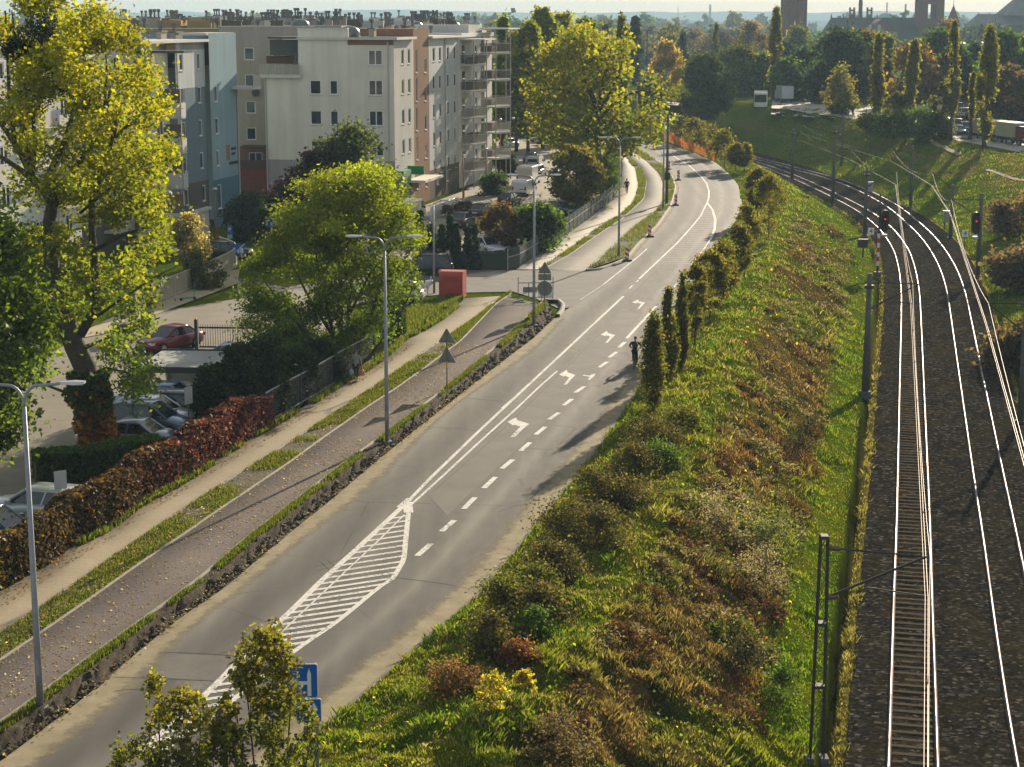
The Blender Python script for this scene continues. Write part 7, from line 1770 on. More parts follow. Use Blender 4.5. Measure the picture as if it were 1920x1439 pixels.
def person(label, px_, py, z, head, hips, knees, feet, sho, elb, hand, headp, cols, extra=None, coat_len=0.0, hood=False):
    """joints in metres, local frame: x right, y forward, z up; [left, right] pairs"""
    b = g(px_, py, z); s = thing('person', label, 'person', b, R(head)-PI/2)
    hc = Vector(hips); nk = (Vector(sho[0])+Vector(sho[1]))/2+Vector((0,0,.06)); ch = (hc*.4+nk*.6); hp = Vector(headp)
    T = lambda v: tuple(round(float(c),4) for c in v)
    body = [[(T(hc),.13),(T(hc*.7+nk*.3),.12),(T(ch),.14),(T(nk),.065),(T(nk+(hp-nk)*.45),.058),(T(hp-Vector((0,-.01,.05))),.085),(T(hp+Vector((0,0,.06))),.088),(T(hp+Vector((0,0,.11))),.05)]]
    for i in (0,1):
        sgn = -1 if i == 0 else 1; h_ = hc+Vector((sgn*.095,0,-.03))
        body.append([(T(hc),.13),(T(h_),.085),(T(knees[i]),.052),(T(Vector(feet[i])+Vector((0,0,.08))),.036),(T(Vector(feet[i])+Vector((0,.13,.035))),.032)])
        body.append([(T(ch),.14),(T(sho[i]),.058),(T(elb[i]),.040),(T(hand[i]),.027)]); dd = Vector(hand[i])-Vector(elb[i]); body += fingers(T(hand[i]), dd, -sgn)
    link('body', skin_mesh('body', body), SKIN, s, True)
    jk = [[(T(hc-Vector((0,0,coat_len))),.17 if not coat_len else .20),(T(hc+Vector((0,0,.02))),.165),(T(hc*.7+nk*.3),.155),(T(ch),.17),(T(nk-Vector((0,0,.01))),.085)]]
    for i in (0,1): 
        e = Vector(elb[i]); w_ = Vector(hand[i]); jk.append([(T(ch),.17),(T(sho[i]),.08),(T(e),.058),(T(e+(w_-e)*.9),.046)])
    link('jacket', skin_mesh('jacket', jk), cols[0], s, True)
    tr = [[(T(hc+Vector((0,0,.03))),.145)]]
    for i in (0,1):
        sgn = -1 if i == 0 else 1; h_ = hc+Vector((sgn*.095,0,-.03)); k = Vector(knees[i]); f = Vector(feet[i])
        tr.append([(T(hc+Vector((0,0,.03))),.145),(T(h_),.10),(T(k),.066),(T(f+Vector((0,0,.11))),.05)])
    link('trousers', skin_mesh('trousers', tr), cols[1], s, True)
    for i in (0,1):
        f = Vector(feet[i]); link('shoe', skin_mesh('shoe', [[(T(f+Vector((0,-.05,.05))),.045),(T(f+Vector((0,.05,.045))),.048),(T(f+Vector((0,.17,.03))),.035)]]), cols[2], s, True)
    hd = skin_mesh('hair', [[(T(hp+Vector((0,-.03,-.05))),.095),(T(hp+Vector((0,-.02,.05))),.103),(T(hp+Vector((0,-.01,.12))),.06)]]); link('hood' if hood else 'hair', hd, cols[0] if hood else cols[3], s, True)
    for dx in (-.032,.032):
        MB().lathe([(.001,-.012),(.011,-.006),(.011,.006),(.001,.012)], 8, (hp.x+dx,hp.y+.085,hp.z+.0)).obj('eye', BLK, s)
    return s
COATG = mat('coat_green', (.20,.21,.16), (.26,.27,.21), 8, .9); DARKC = mat('cloth_dark', (.012,.013,.018), (.02,.021,.026), 8, .9); SHOE = mat('shoe_brown', (.07,.03,.02), rough=.6); HOODG = mat('hair_grey', (.10,.10,.085), rough=.9)
woman = person('person in a grey-green coat walking away with a carrier bag in each hand', 668,712,ZP,82,(0,0,.86),[(-.1,.12,.48),(.1,-.02,.46)],[(-.09,.16,.02),(.09,-.24,.04)],[(-.19,0,1.33),(.19,0,1.33)],[(-.27,-.02,1.06),(.27,.02,1.06)],[(-.29,.06,.80),(.30,.08,.80)],(0,.05,1.56),(COATG,DARKC,SHOE,HOODG),coat_len=.16)
def bag(label, base, c, off):
    s = thing('carrier_bag', label, 'bag', base)
    mb = MB(); mb.lathe([(.05,0),(.14,.02),(.16,.14),(.13,.26),(.05,.36),(.02,.42)], 12); mb.xf(Matrix.Diagonal((1,.7,1,1))); mb.obj('bag', c, s, True); MB().tube([(0,0,.40),(0,0,.50)], .012, 6).obj('handle', c, s)
bw = g(668,712,ZP); ca, sa = math.cos(R(82)-PI/2), math.sin(R(82)-PI/2)
for (hx,hy,hz), c, lab in [((-.30,.08,.66),mat('bag_blue',(.30,.42,.50),(.5,.55,.6),6,.4),'pale blue carrier bag in the left hand of the walking person'),((.31,.10,.66),mat('bag_red',(.42,.13,.10),(.5,.25,.2),6,.4),'reddish carrier bag in the right hand of the walking person')]:
    bag(lab, (bw[0]+ca*hx-sa*hy, bw[1]+sa*hx+ca*hy, bw[2]+hz-.46), c, 0)
person('person in dark hooded clothes walking on the far pavement', 1175,364,ZF,82,(0,0,.92),[(-.09,.12,.5),(.09,-.02,.48)],[(-.08,.2,.02),(.08,-.22,.05)],[(-.2,0,1.42),(.2,0,1.42)],[(-.29,-.06,1.15),(.28,.05,1.15)],[(-.2,.06,.98),(.2,.1,.98)],(0,.03,1.66),(DARKC,DARKC,BLK,HAIRD),hood=True)
person('tiny person walking on the far side path beyond the dark conifer', 1256,196,.0,170,(0,0,.92),[(-.09,.1,.5),(.09,-.02,.48)],[(-.08,.2,.02),(.08,-.2,.05)],[(-.2,0,1.42),(.2,0,1.42)],[(-.27,-.04,1.15),(.27,.05,1.15)],[(-.26,.1,.9),(.26,.12,.9)],(0,.03,1.66),(DARKC,DARKC,BLK,HAIRD))
# cyclist and bicycle
HB = 80
cyc = person('person in dark clothes with a backpack riding a bicycle away', 1190,689,.008,HB,(0,-.12,.98),[(-.12,.22,.74),(.12,.12,.50)],[(-.12,.02,.42),(.12,-.02,.13)],[(-.2,.14,1.46),(.2,.14,1.46)],[(-.34,.26,1.22),(.34,.26,1.22)],[(-.29,.50,1.10),(.29,.50,1.10)],(0,.22,1.69),(DARKC,DARKC,BLK,HAIRD))
bb = g(1190,689,.008)
pk = skin_mesh('backpack', [[((0,-.08,1.12),(.13,.09)),((0,-.05,1.28),(.15,.10)),((0,.0,1.42),(.11,.08))]]); pk_o = thing('backpack', 'dark backpack on the back of the cyclist', 'backpack', bb, R(HB)-PI/2)
o_ = link('pack', pk, mat('pack_dark',(.02,.03,.035),(.03,.04,.045),5,.8), pk_o, True); o_.location = (0,-.10,0)
MB().tube([(-.09,.02,1.45),(-.09,-.12,1.15)], .018, 6).obj('strap', DARKC, pk_o)
bk = thing('bicycle', 'dark bicycle ridden along the right edge of the road', 'bicycle', bb, R(HB)-PI/2)
for y_ in (-.52,.55):
    mb = MB(); P_ = [(0, y_+.33*math.cos(a), .34+.33*math.sin(a)) for a in np.linspace(0,2*PI,29)]; mb.tube(P_, .022, 6, False); w_ = mb.obj('wheel', TYRE, bk)
    mb = MB()
    for a in np.linspace(0,PI,8,endpoint=False): mb.tube([(0,y_-.31*math.cos(a),.34-.31*math.sin(a)),(0,y_+.31*math.cos(a),.34+.31*math.sin(a))], .004, 3)
    mb.obj('spokes', RIM, w_)
mb = MB()
for a, b_ in [((0,-.52,.34),(0,-.02,.30)),((0,-.02,.30),(0,-.14,.86)),((0,-.52,.34),(0,-.13,.80)),((0,-.02,.30),(0,.40,.78)),((0,-.13,.80),(0,.38,.86)),((0,.38,.90),(0,.55,.34)),((0,.38,.90),(0,.36,1.02))]: mb.tube([a,b_], .018, 6)
mb.obj('frame', mat('bike_frame',(.03,.02,.02),rough=.4), bk)
MB().tube([(-.31,.46,1.06),(-.18,.40,1.04),(0,.37,1.03),(.18,.40,1.04),(.31,.46,1.06)], .014, 6).obj('handlebar', BLK, bk)
MB().prism([(-.03,.02),(.03,.02),(.085,-.22),(-.085,-.22)], .885, .93).obj('saddle', BLK, bk)
for sgn, zz in ((-1,.40),(1,.16)): MB().box(sgn*.16-.05,-.05,zz-.02,sgn*.16+.05,.05,zz+.01).obj('pedal', BLK, bk)
MB().box(-.04,-.24,.70,.04,-.2,.78).obj('rear_light', TL, bk)
# a rental scooter by the picket fence, a white signboard figure by the planter
b = g(352,563,.05); s = thing('electric_scooter', 'teal rental scooter parked by the pale fence', 'scooter', b, .5)
TQ = mat('scooter_teal',(.03,.20,.19),rough=.4); MB().box(-.5,-.08,.12,.45,.08,.2).obj('deck', TQ, s); MB().tube([(.48,0,.14),(.56,0,1.15)], .03, 8).obj('stem', TQ, s); MB().tube([(.56,-.25,1.15),(.56,.25,1.15)], .02, 6).obj('handlebar', BLK, s)
for x in (-.5,.52): MB().tube([(x,-.03,.11),(x,.03,.11)], .11, 14).obj('wheel', TYRE, s)
b = g(792,553,.08); s = thing('cow_figure', 'small white cow shaped garden figure beside the stone planter', 'figure', b, .1)
link('body', skin_mesh('body', [[((-.5,0,.75),.2),((0,0,.78),.24),((.4,0,.82),.2),((.62,0,1.0),.12),((.8,0,1.02),.10)],[((-.5,0,.75),.2),((-.52,.13,.4),.07),((-.52,.13,.02),.06)],[((-.5,0,.75),.2),((-.52,-.13,.4),.07),((-.52,-.13,.02),.06)],[((.4,0,.82),.2),((.38,.13,.4),.07),((.38,.13,.02),.06)],[((.4,0,.82),.2),((.38,-.13,.4),.07),((.38,-.13,.02),.06)]]), WHT, s, True)
for y in (-.1,.1): MB().tube([(.62,y,1.1),(.66,y*2,1.32)], .03, 6).obj('horn', WHT, s)
# ================================================================== distance
def gta(PX, PY):
    a = (PX-960.0)/F; b = -(PY-719.5)/F; dy = CP+b*SP; dz = -SP+b*CP; z = np.zeros(len(PX))
    for _ in range(14):
        t = (z-CAMZ)/dz; z = z+.6*(terrain(a*t, dy*t)-z)
    t = (z-CAMZ)/dz; return np.c_[a*t, dy*t, z]
def drape(name, pts, m, lift=.07, n=26, nu=14):
    a, b, c, d = np.array(pts, float); u, v = np.meshgrid(np.linspace(0,1,n), np.linspace(0,1,nu), indexing='ij'); u = u.ravel()[:,None]; v = v.ravel()[:,None]
    P = (a*(1-u)+b*u)*(1-v)+(d*(1-u)+c*u)*v; V = gta(P[:,0], P[:,1]); V[:,2] += lift
    I = (np.arange(n-1)[:,None]*nu+np.arange(nu-1)[None,:]).ravel(); Q = np.c_[I,I+1,I+nu+1,I+nu]
    me = npmesh(name, V, Q); o = link(name, me, m)
    bm = bmesh.new(); bm.from_mesh(me)
    for f in bm.faces:
        f.normal_update()
        if f.normal.z < 0: f.normal_flip()
    bm.to_mesh(me); bm.free(); return tag(o, kind='structure')
PALEA = mat('pale_asphalt', (.30,.27,.23), (.40,.365,.31), .2, .8, world=True)
drape('upper_road', [(1445,217),(1650,226),(1650,200),(1448,189)], PALEA); drape('upper_road', [(1640,236),(1940,292),(1930,250),(1650,204)], PALEA, .09); drape('upper_road', [(1690,207),(1880,207),(1870,197),(1700,197)], PALEA, .12)
drape('side_path', [(1225,197),(1300,200),(1300,194),(1225,190)], PALEA, .06)
FOOTP = mat('trodden_path', (.22,.17,.10), (.30,.24,.15), .5, .95, world=True)
def trail(pts, w=.7):
    P = [gt(x,y) for x,y in pts]; P = smooth(np.array(P), 1.0, 5); N = normals(P); V = []
    for sgn in (-1,1):
        q = P+N*sgn*w/2; V.append(np.c_[q, terrain(q[:,0], q[:,1])+.10])
    n = len(P); i = np.arange(n-1); tag(link('footpath', npmesh('footpath', np.vstack(V), np.c_[i,n+i,n+i+1,i+1][:, ::1]), FOOTP), kind='structure')
trail([(1722,265),(1745,272),(1768,283),(1800,292)]); trail([(1850,318),(1880,330),(1925,340)], .5)
# ---- hills
t = NT('hill_wood'); P = t.pos(); c = t.ramp(t.noise(P, .012, 6, .7), [(.3,(.02,.035,.018)),(.7,(.06,.07,.03))]); t.bsdf(c, .95, 0, 0); HILL = t.m
def hills(D, base, amp, seed, depth):
    th = np.radians(np.linspace(-24,24,260)); V = []
    prof = base+amp*fbm(th*14+3, th*0, seed, 4)
    for k, (dd, f) in enumerate(((-depth*.5,0),(-depth*.2,.7),(0,1),(depth*.3,.9),(depth,0))):
        V.append(np.c_[(D+dd)*np.sin(th), (D+dd)*np.cos(th), prof*f-1])
    n = len(th); i = np.arange(n-1); Q = np.vstack([np.c_[j*n+i, j*n+i+1, (j+1)*n+i+1, (j+1)*n+i] for j in range(4)])
    tag(link('hills', npmesh('hills', np.vstack(V), Q), HILL, smooth=True), kind='structure')
hills(7600, 24, 40, 5, 900); hills(5400, 8, 22, 12, 600)
# ---- brick water tower
BRK = mat('far_brick', (.10,.045,.032), (.15,.07,.05), .15, .9); SLATE = mat('slate_roof', (.03,.036,.036), (.05,.056,.056), .2, .8); BRKD = mat('brick_dark', (.10,.05,.04), (.14,.07,.05), .2, .9)
p = gd(1488,35,760); s = thing('water_tower', 'massive round brick water tower rising out of the picture beside the narrow poplar', 'tower', (p[0],p[1],2))
k = 760/3468.
mb = MB(); mb.lathe([(23.5*k,0),(23*k,8),(22.2*k,14),(22.5*k,22),(22.5*k,26),(24*k,30),(24*k,46)], 20); mb.obj('shaft', BRK, s)
mb = MB(); mb.lathe([(25*k,46),(12*k,54),(1*k,58)], 20); mb.obj('roof', SLATE, s)
for a in np.linspace(0,2*PI,10,endpoint=False):
    q = (22.3*k*math.cos(a), 22.3*k*math.sin(a)); MB().box(q[0]-.5,q[1]-.5,6,q[0]+.5,q[1]+.5,29).obj('pilaster', BRKD, s)
# ---- church
D = 850.; k = D/3468.; p = gd(1645,35,D); s = thing('church', 'brick church with long slate roof, slender spire and square bell tower', 'church', (p[0],D,2), 0)
def X(px_): return (px_-1645)*k
def Z(py_): return (35-py_)*k+CAMZ-2
MB().box(X(1560),0,0,X(1735),24,Z(74)).obj('nave_wall', BRK, s)
mb = MB(); a = [(X(1548),-2,Z(78)),(X(1740),-2,Z(78)),(X(1740),12,Z(34)),(X(1567),12,Z(34)),(X(1548),26,Z(78)),(X(1740),26,Z(78))]; mb.add(a, [(0,1,2,3),(5,4,3,2),(4,0,3),(1,5,2)]); mb.obj('roof', SLATE, s)
mb = MB(); mb.add([(X(1618),-5,0),(X(1680),-5,0),(X(1680),-5,Z(62)),(X(1660),-5,Z(44)),(X(1649),-5,Z(36)),(X(1638),-5,Z(44)),(X(1618),-5,Z(62)),(X(1618),8,0),(X(1680),8,0),(X(1680),8,Z(62)),(X(1660),8,Z(44)),(X(1649),8,Z(36)),(X(1638),8,Z(44)),(X(1618),8,Z(62))],
   [(0,1,2,3,4,5,6),(7,13,12,11,10,9,8),(2,9,10,3),(3,10,11,4),(4,11,12,5),(5,12,13,6),(0,6,13,7),(1,8,9,2)]); mb.obj('transept_gable', BRK, s)
for x in (1628,1645): MB().box(X(x)-.7,-5.06,Z(60),X(x)+.7,-4.98,Z(47)).obj('lancet_window', mat('pale_lancet',(.40,.40,.42),rough=.5), s)
for x in (1605,1638):
    for q in (-4.6,3.2): MB().box(X(x)+q*k,9,Z(36),X(x)+(q+1.6)*k,12,Z(15)).obj('turret_pier', BRK, s)
    MB().box(X(x)-3*k,9.2,Z(36),X(x)+3.2*k,11.8,Z(28)).obj('turret_base', BRK, s); MB().box(X(x)-3*k,9.2,Z(22),X(x)+3.2*k,11.8,Z(19)).obj('turret_bar', BRK, s)
mb = MB(); mb.tube([(X(1622),12,Z(36)),(X(1622),12,Z(12))], [4.5*k,3.6*k], 8); mb.tube([(X(1622),12,Z(12)),(X(1622),12,Z(-30))], [4.2*k,.2], 8); mb.obj('spire', mat('spire_copper',(.06,.07,.06),(.09,.10,.09),1,.7), s)
for x in (1567,1590,1654): MB().tube([(X(x),12,Z(36)),(X(x),12,Z(26))], [.5,.05], 5).obj('finial', SLATE, s)
# bell tower with real twin lancet openings
F_ = wall_frame((0,0,0), 0); tx0, tx1 = X(1724), X(1769)
ow = [(X(1738.5),X(1744.5),Z(40),Z(9)),(X(1748),X(1754),Z(36),Z(9))]
for yy, nm in ((-1,'tower_wall'),(10,'tower_wall')):
    mb = MB(); us = sorted([tx0,tx1]+[v for w in ow for v in w[:2]]); zs = sorted({0,Z(-60),Z(40),Z(36),Z(9)})
    for a_, b_ in zip(us[:-1], us[1:]):
        for c_, d_ in zip(zs[:-1], zs[1:]):
            if any(w[0]-1e-6 < (a_+b_)/2 < w[1] and w[2] < (c_+d_)/2 < w[3] for w in ow): continue
            mb.box(a_,yy,c_,b_,yy+.9,d_)
    mb.obj(nm, BRK, s)
MB().box(tx0,-.1,0,tx0+.9,10,Z(-60)).obj('tower_wall', BRKD, s); MB().box(tx1-.9,-.1,0,tx1,10,Z(-60)).obj('tower_wall', BRKD, s)
mb = MB(); mb.add([(tx0-1,-2,Z(-60)),(tx1+1,-2,Z(-60)),(tx1+1,12,Z(-60)),(tx0-1,12,Z(-60)),((tx0+tx1)/2,5,Z(-110))],[(0,1,4),(1,2,4),(2,3,4),(3,0,4),(3,2,1,0)]); mb.obj('tower_roof', SLATE, s)
MB().box(X(1778),-4,0,X(1793),0,Z(49)).obj('stair_turret', BRK, s); mb = MB(); mb.add([(X(1773),-5,Z(49)),(X(1797),-5,Z(49)),(X(1797),1,Z(49)),(X(1773),1,Z(49)),(X(1785),-2,Z(10))],[(0,1,4),(1,2,4),(2,3,4),(3,0,4),(3,2,1,0)]); mb.obj('turret_roof', BRK, s)
MB().tube([(X(1785),-2,Z(11)),(X(1785),-2,Z(0))], .12, 5).obj('finial', SLATE, s)
# ---- large slate roofed building at the right
D = 930.; k = D/3468.; p = gd(1870,35,D); s = thing('school_building', 'large building with steep grey roof at the right edge of the skyline', 'building', (p[0],D,2), 0)
def X2(px_): return (px_-1870)*k
PLAS = mat('far_plaster', (.12,.105,.095), (.17,.15,.135), .1, .9); SLG = mat('far_slate', (.10,.105,.11), (.15,.155,.16), .15, .9)
def hip(x0, x1, r0, r1, yb, yt, d0, d1, m, nm='roof'):
    mb = MB(); zb, zt = Z2(yb), Z2(yt); dm = (d0+d1)/2
    mb.add([(X2(x0),d0,zb),(X2(x1),d0,zb),(X2(x1),d1,zb),(X2(x0),d1,zb),(X2(r0),dm-3,zt),(X2(r1),dm-3,zt),(X2(r1),dm+3,zt),(X2(r0),dm+3,zt)],[(0,1,5,4),(1,2,6,5),(2,3,7,6),(3,0,4,7),(4,5,6,7),(3,2,1,0)]); mb.obj(nm, m, s)
def Z2(py_): return (35-py_)*k+CAMZ-2
MB().box(X2(1822),0,0,X2(1935),26,Z2(80)).obj('wall', PLAS, s)
hip(1812,1945,1836,1930,82,44,-3,29,PLAS,'lower_roof'); hip(1832,1938,1848,1925,48,27,2,24,SLG); hip(1888,2000,1921,1990,30,-6,0,26,SLG)
for x in (1846,1868,1890): MB().tube([(X2(x),13,Z2(29)),(X2(x),13,Z2(24))], [.5,.05], 5).obj('finial', SLG, s)
for x in (1843,1860,1876,1893,1908): MB().box(X2(x)-1.3,-3.2,Z2(80),X2(x)+1.3,6,Z2(66)).obj('dormer', SLG, s)
# ---- chimney stacks, dome, high masts, roofs between the trees
def stack(label, px_, pyt, D, r, dome=False):
    p = gd(px_, 40, D); zt = gd(px_, pyt, D)[2]; s = thing('factory_chimney' if not dome else 'gas_holder', label, 'chimney' if not dome else 'dome', (p[0],D,0))
    if dome: MB().lathe([(r,0),(r,zt-r*.9),(r*.92,zt-r*.4),(r*.6,zt-r*.12),(.5,zt)], 18).obj('dome', mat('dome_green',(.20,.27,.25),rough=.8), s, True); MB().tube([(0,0,zt),(0,0,zt+8)], .5, 5).obj('mast', PLAS, s)
    else: MB().tube([(0,0,0),(0,0,zt)], [r,r*.7], 10).obj('shaft', mat('stack_grey',(.12,.12,.13),(.17,.17,.18),.1,.9), s); MB().tube([(0,0,zt*.93),(0,0,zt*.95)], r*.85, 10).obj('platform', PLAS, s)
stack('tall thin factory chimney far away above the middle trees', 1331, 9, 3400, 2.6); stack('thin chimney behind the church roof', 1697, 8, 1900, 1.3); stack('faint far mast left of the tall factory chimney', 1271, 14, 4200, 1.2); stack('pale green dome behind the church', 1662, 24, 1500, 7.5, True)
for x, yt, yb, w, lab in ((1213,57,100,30,'T-shaped light mast above the oak'),(1402,55,120,34,'T-shaped light mast before the orange round tree'),(1788,60,200,40,'tall light mast with a crossbar right of the church tower'),(1560,122,200,16,'lamp mast over the far car park')):
    D = 520.; p = gd(x,yb,D); zt = gd(x,yt,D)[2]; s = thing('light_mast', lab, 'light mast', (p[0],D,0)); MB().tube([(0,0,0),(0,0,zt)], [.28,.16], 8).obj('pole', MSTEEL, s); wd = w*D/3468/2; MB().box(-wd,-.1,zt-.15,wd,.1,zt+.05).obj('crossbar', MSTEEL, s)
    for q in (-wd,wd): MB().box(q-.5,-.3,zt-.25,q+.5,.3,zt+.1).obj('lamp_head', HEAD, s)
def house(label, x0, x1, yt, yb, D, wm, rm, rh=1.5):
    a = gd(x0,yb,D); b = gd(x1,yb,D); zt = gd(x0,yt,D)[2]; s = thing('low_building', label, 'building', (a[0],D,0)); Wd = b[0]-a[0]; F_ = wall_frame((0,0,0),0)
    facade(s, F_, 0, Wd, 0, zt, wm, [WH(u,1.3,zt-1.6,1.4) for u in np.arange(2,Wd-1,3.2)])
    mb = MB(); mb.add([(-.4,-.4,zt),(Wd+.4,-.4,zt),(Wd+.4,9,zt),(-.4,9,zt),(-.2,4.3,zt+rh),(Wd+.2,4.3,zt+rh)],[(0,1,5,4),(2,3,4,5),(1,2,5),(3,0,4),(3,2,1,0)]); mb.obj('roof', rm, s)
RT = mat('roof_red', (.22,.075,.04), (.28,.10,.055), .5, .9); 
house('low building with pale roof behind the tall left poplar',1476,1512,98,112,640,WHITEP,FLASH); house('white gabled house right of the oak top',1238,1258,90,100,600,WHITEP,FLASH); house('reddish flat building left of the tall poplar',1398,1440,104,122,560,BROWN,RT,.6)
house('dark gabled house beside the orange round tree',1360,1380,78,95,720,TAUPE,SLATE,3); house('grey building under the slate roofed school',1806,1850,82,110,700,GREYW,FLASH,.6); house('pale building behind the upper car park',1500,1530,92,108,700,PINK,FLASH,.8)
house('brown-walled house behind the lorry',1885,1945,168,240,430,TAUPE,BRKD,3)
# steel bridge arch far away
p = gd(1265,66,2400); s = thing('arch_bridge', 'faint steel arch bridge across the valley behind the spruce', 'bridge', (p[0],2400,0)); kk = 2400/3468.
mb = MB(); mb.tube([((u*2-1)*95*kk,0,gd(1265,70,2400)[2]+(20)*kk*math.sin(PI*u)*.9) for u in np.linspace(0,1,20)], 1.2, 5); mb.obj('arch', mat('bridge_steel',(.35,.36,.37),rough=.7), s); MB().box(-100*kk,-3,gd(1265,72,2400)[2]-1,100*kk,3,gd(1265,72,2400)[2]).obj('deck', MATS['bridge_steel'], s)
# ---- air
HZ = NT('haze_air'); HZ.n.remove(HZ.out); HZ.out = HZ.n.new('ShaderNodeOutputMaterial'); pv = HZ.n.new('ShaderNodeVolumePrincipled')
pv.inputs['Color'].default_value = (.44,.63,.78,1); pv.inputs['Density'].default_value = .00021; pv.inputs['Anisotropy'].default_value = .1
HZ.l(pv.outputs[0], HZ.out.inputs['Volume'])
hz = MB().box(-7000,-80,-5.2,7000,9300,92).obj('haze', HZ.m); tag(hz, 'thin autumn haze over the town', 'haze', kind='stuff'); hz.display_type = 'BOUNDS'
# ================================================================== grass
def blades(name, label, X, Y, Z, H, Wd, cols, seed, lean=.55, per=1):
    r = np.random.default_rng(seed); n = len(X); a = r.random(n)*2*np.pi; l = lean*(r.random(n)**.7)*H; b = r.random(n)*2*np.pi
    ux, uy = np.cos(a)*Wd, np.sin(a)*Wd; dx, dy = np.cos(b)*l, np.sin(b)*l
    B = np.c_[X, Y, Z]
    V = np.stack([B+np.c_[-ux,-uy,np.full(n,-.03)], B+np.c_[ux,uy,np.full(n,-.03)], B+np.c_[dx*.45+ux*.5,dy*.45+uy*.5,H*.62], B+np.c_[dx,dy,H]], 1).reshape(-1,3)
    Q = np.arange(4*n, dtype=np.int32).reshape(-1,4); K = np.repeat(cols, 4, axis=0)
    o = leaf_obj(name, V, Q, K, GRASSM, None); return tag(o, label, 'grass', kind='stuff')
GRASSM = leafmat('grass_blades', None, .45, attr=True, tboost=2.3, gloss=.02)
def scatter(n, y0, y1, test, r):
    """random spots over the bank, denser near the camera"""
    Y = y0*(y1/y0)**r.random(n); th = np.radians(-17+37.5*r.random(n)); X = Y*np.tan(th); k = test(X, Y); return X[k], Y[k]
def bank_test(X, Y):
    b = dist_poly(X, Y, RRE[::3], True); dr = dist_poly(X, Y, AXE[::3], True)
    return (b > .1) & (((dr < -4.05) & ~((dr < -4.62) & (dr > -5.08))) | (dr > 4.3))
r = np.random.default_rng(77)
X, Y = scatter(580000, 38, 330, bank_test, r)
n = len(X); Zt = terrain(X, Y); C = ground_color(X, Y)
tus = fbm(X*.55, Y*.55, 91, 3); tus2 = fbm(X*1.6, Y*1.6, 92, 3)
dr = dist_poly(X, Y, AXE[::3], True); bb = dist_poly(X, Y, RRE[::3], True); a_ = np.maximum(-dr-5,0); t_ = a_/(a_+np.maximum(bb,0)+1e-6)
sc_ = np.sqrt(Y/60.)
H = (.10+.45*sstep(.42,.7,tus)*sstep(.3,.6,tus2)+.08*r.random(n))*(.6+.4*sc_)
H *= np.where((t_ < .16) & (dr < 0), .55, 1)*(1-.45*sstep(110,170,Y))*np.where(bb < 2.0, .7, 1)
midz = sstep(.16,.28,t_)*(1-sstep(.80,.95,t_))*(dr < 0)*(Y < 180)
K = C*(.55+.85*r.random((n,1)))*(.70+.6*tus2[:,None])
straw = r.random(n) < .06*(1+1.5*(t_ > .2)); K[straw] = np.array([.24,.20,.085])*(.6+.6*r.random((straw.sum(),1)))
blades('bank_grass', 'rough green, yellow and brown grass covering the railway banks', X, Y, Zt, H*np.where(midz > .4, .62, .85), .022*sc_*(.7+.8*r.random(n)), K, 78, lean=1.0)
# fallen yellow leaves and low herbs on the slope
m = (r.random(n) < .025) & (dr < -6) & (Y < 190); xs, ys, zs = X[m], Y[m], Zt[m]+.15+.35*r.random(m.sum()); q = len(xs)
cc = np.array([(.30,.22,.02),(.10,.14,.012),(.05,.09,.012),(.22,.09,.03),(.07,.10,.015)])[r.choice(5, q, p=[.06,.34,.38,.04,.18])]*(.7+.6*r.random((q,1)))
# brambles and matted weeds: low leafy mounds
mi = np.where((t_ > .15) & (t_ < .55) & (dr < 0) & (Y < 185) & (fbm(X*.3, Y*.3, 57, 3) > .50))[0]; mi = mi[r.permutation(len(mi))[:800]]
Lb = 62; ii = np.repeat(mi, Lb); nb = len(ii); sb = (.22+.38*r.random(len(mi)))*np.sqrt(Y[mi]/60); sb_ = np.repeat(sb, Lb)
dv = unit(nb, r)*(r.random(nb)**.4*sb_)[:,None]; dv[:,2] = np.abs(dv[:,2])*.75
BC = np.array([(.035,.052,.010),(.06,.08,.011),(.085,.06,.02),(.075,.038,.016),(.13,.11,.055),(.09,.115,.012),(.15,.135,.075)]); kc = (fbm(X[mi]*.25, Y[mi]*.25, 58, 3)*9).astype(int)%7
V, Q, Kc = leaf_mesh(np.c_[X[ii],Y[ii],Zt[ii]]+dv, .055*np.sqrt(Y[ii]/60)*(.6+.8*r.random(nb)), BC[np.repeat(kc,Lb)]*(.55+.9*r.random((nb,1))), r, .7); o = leaf_obj('bank_brambles', V, Q, Kc, DLEAF, None); tag(o, 'matted brambles and dead weeds over the bank', 'weeds', kind='stuff')
cl = vnoise(xs*.35, ys*.35, 55)
keep = cl > .45
V, Q, Kc = leaf_mesh(np.c_[xs,ys,zs][keep], .06*np.sqrt(ys[keep]/60)*(.6+.8*r.random(keep.sum())), cc[keep], r, .8); o = leaf_obj('bank_herbs', V, Q, Kc, LEAF, None); tag(o, 'low leafy herbs and yellow leaves over the bank', 'weeds', kind='stuff')
# verges between pavement, cycle path and road
def strip_grass(name, label, A, B, z, n, seed, h=.10, dens=.5, green=True, width=.016):
    r = np.random.default_rng(seed); m = 400; A = rs_n(A, m); B = rs_n(B, m); i = r.random(n)*(m-1); u = r.random(n); k = i.astype(int); f = (i-k)[:,None]
    P = (A[k]*(1-f)+A[k+1]*f)*(1-u[:,None])+(B[k]*(1-f)+B[k+1]*f)*u[:,None]
    d = fbm(P[:,0]*.35, P[:,1]*.35, seed, 3); keep = d > dens-.12*r.random(n); P = P[keep]; q = len(P)
    K = np.array([(.055,.09,.010),(.085,.115,.012),(.12,.12,.02),(.15,.12,.035)])[r.choice(4,q,p=[.35,.35,.2,.1])]*(.7+.6*r.random((q,1)))
    return blades(name, label, P[:,0], P[:,1], np.full(q, z), h*(.5+r.random(q))*np.sqrt(P[:,1]/70), width*np.sqrt(P[:,1]/70)*(.7+.6*r.random(q)), K, seed)
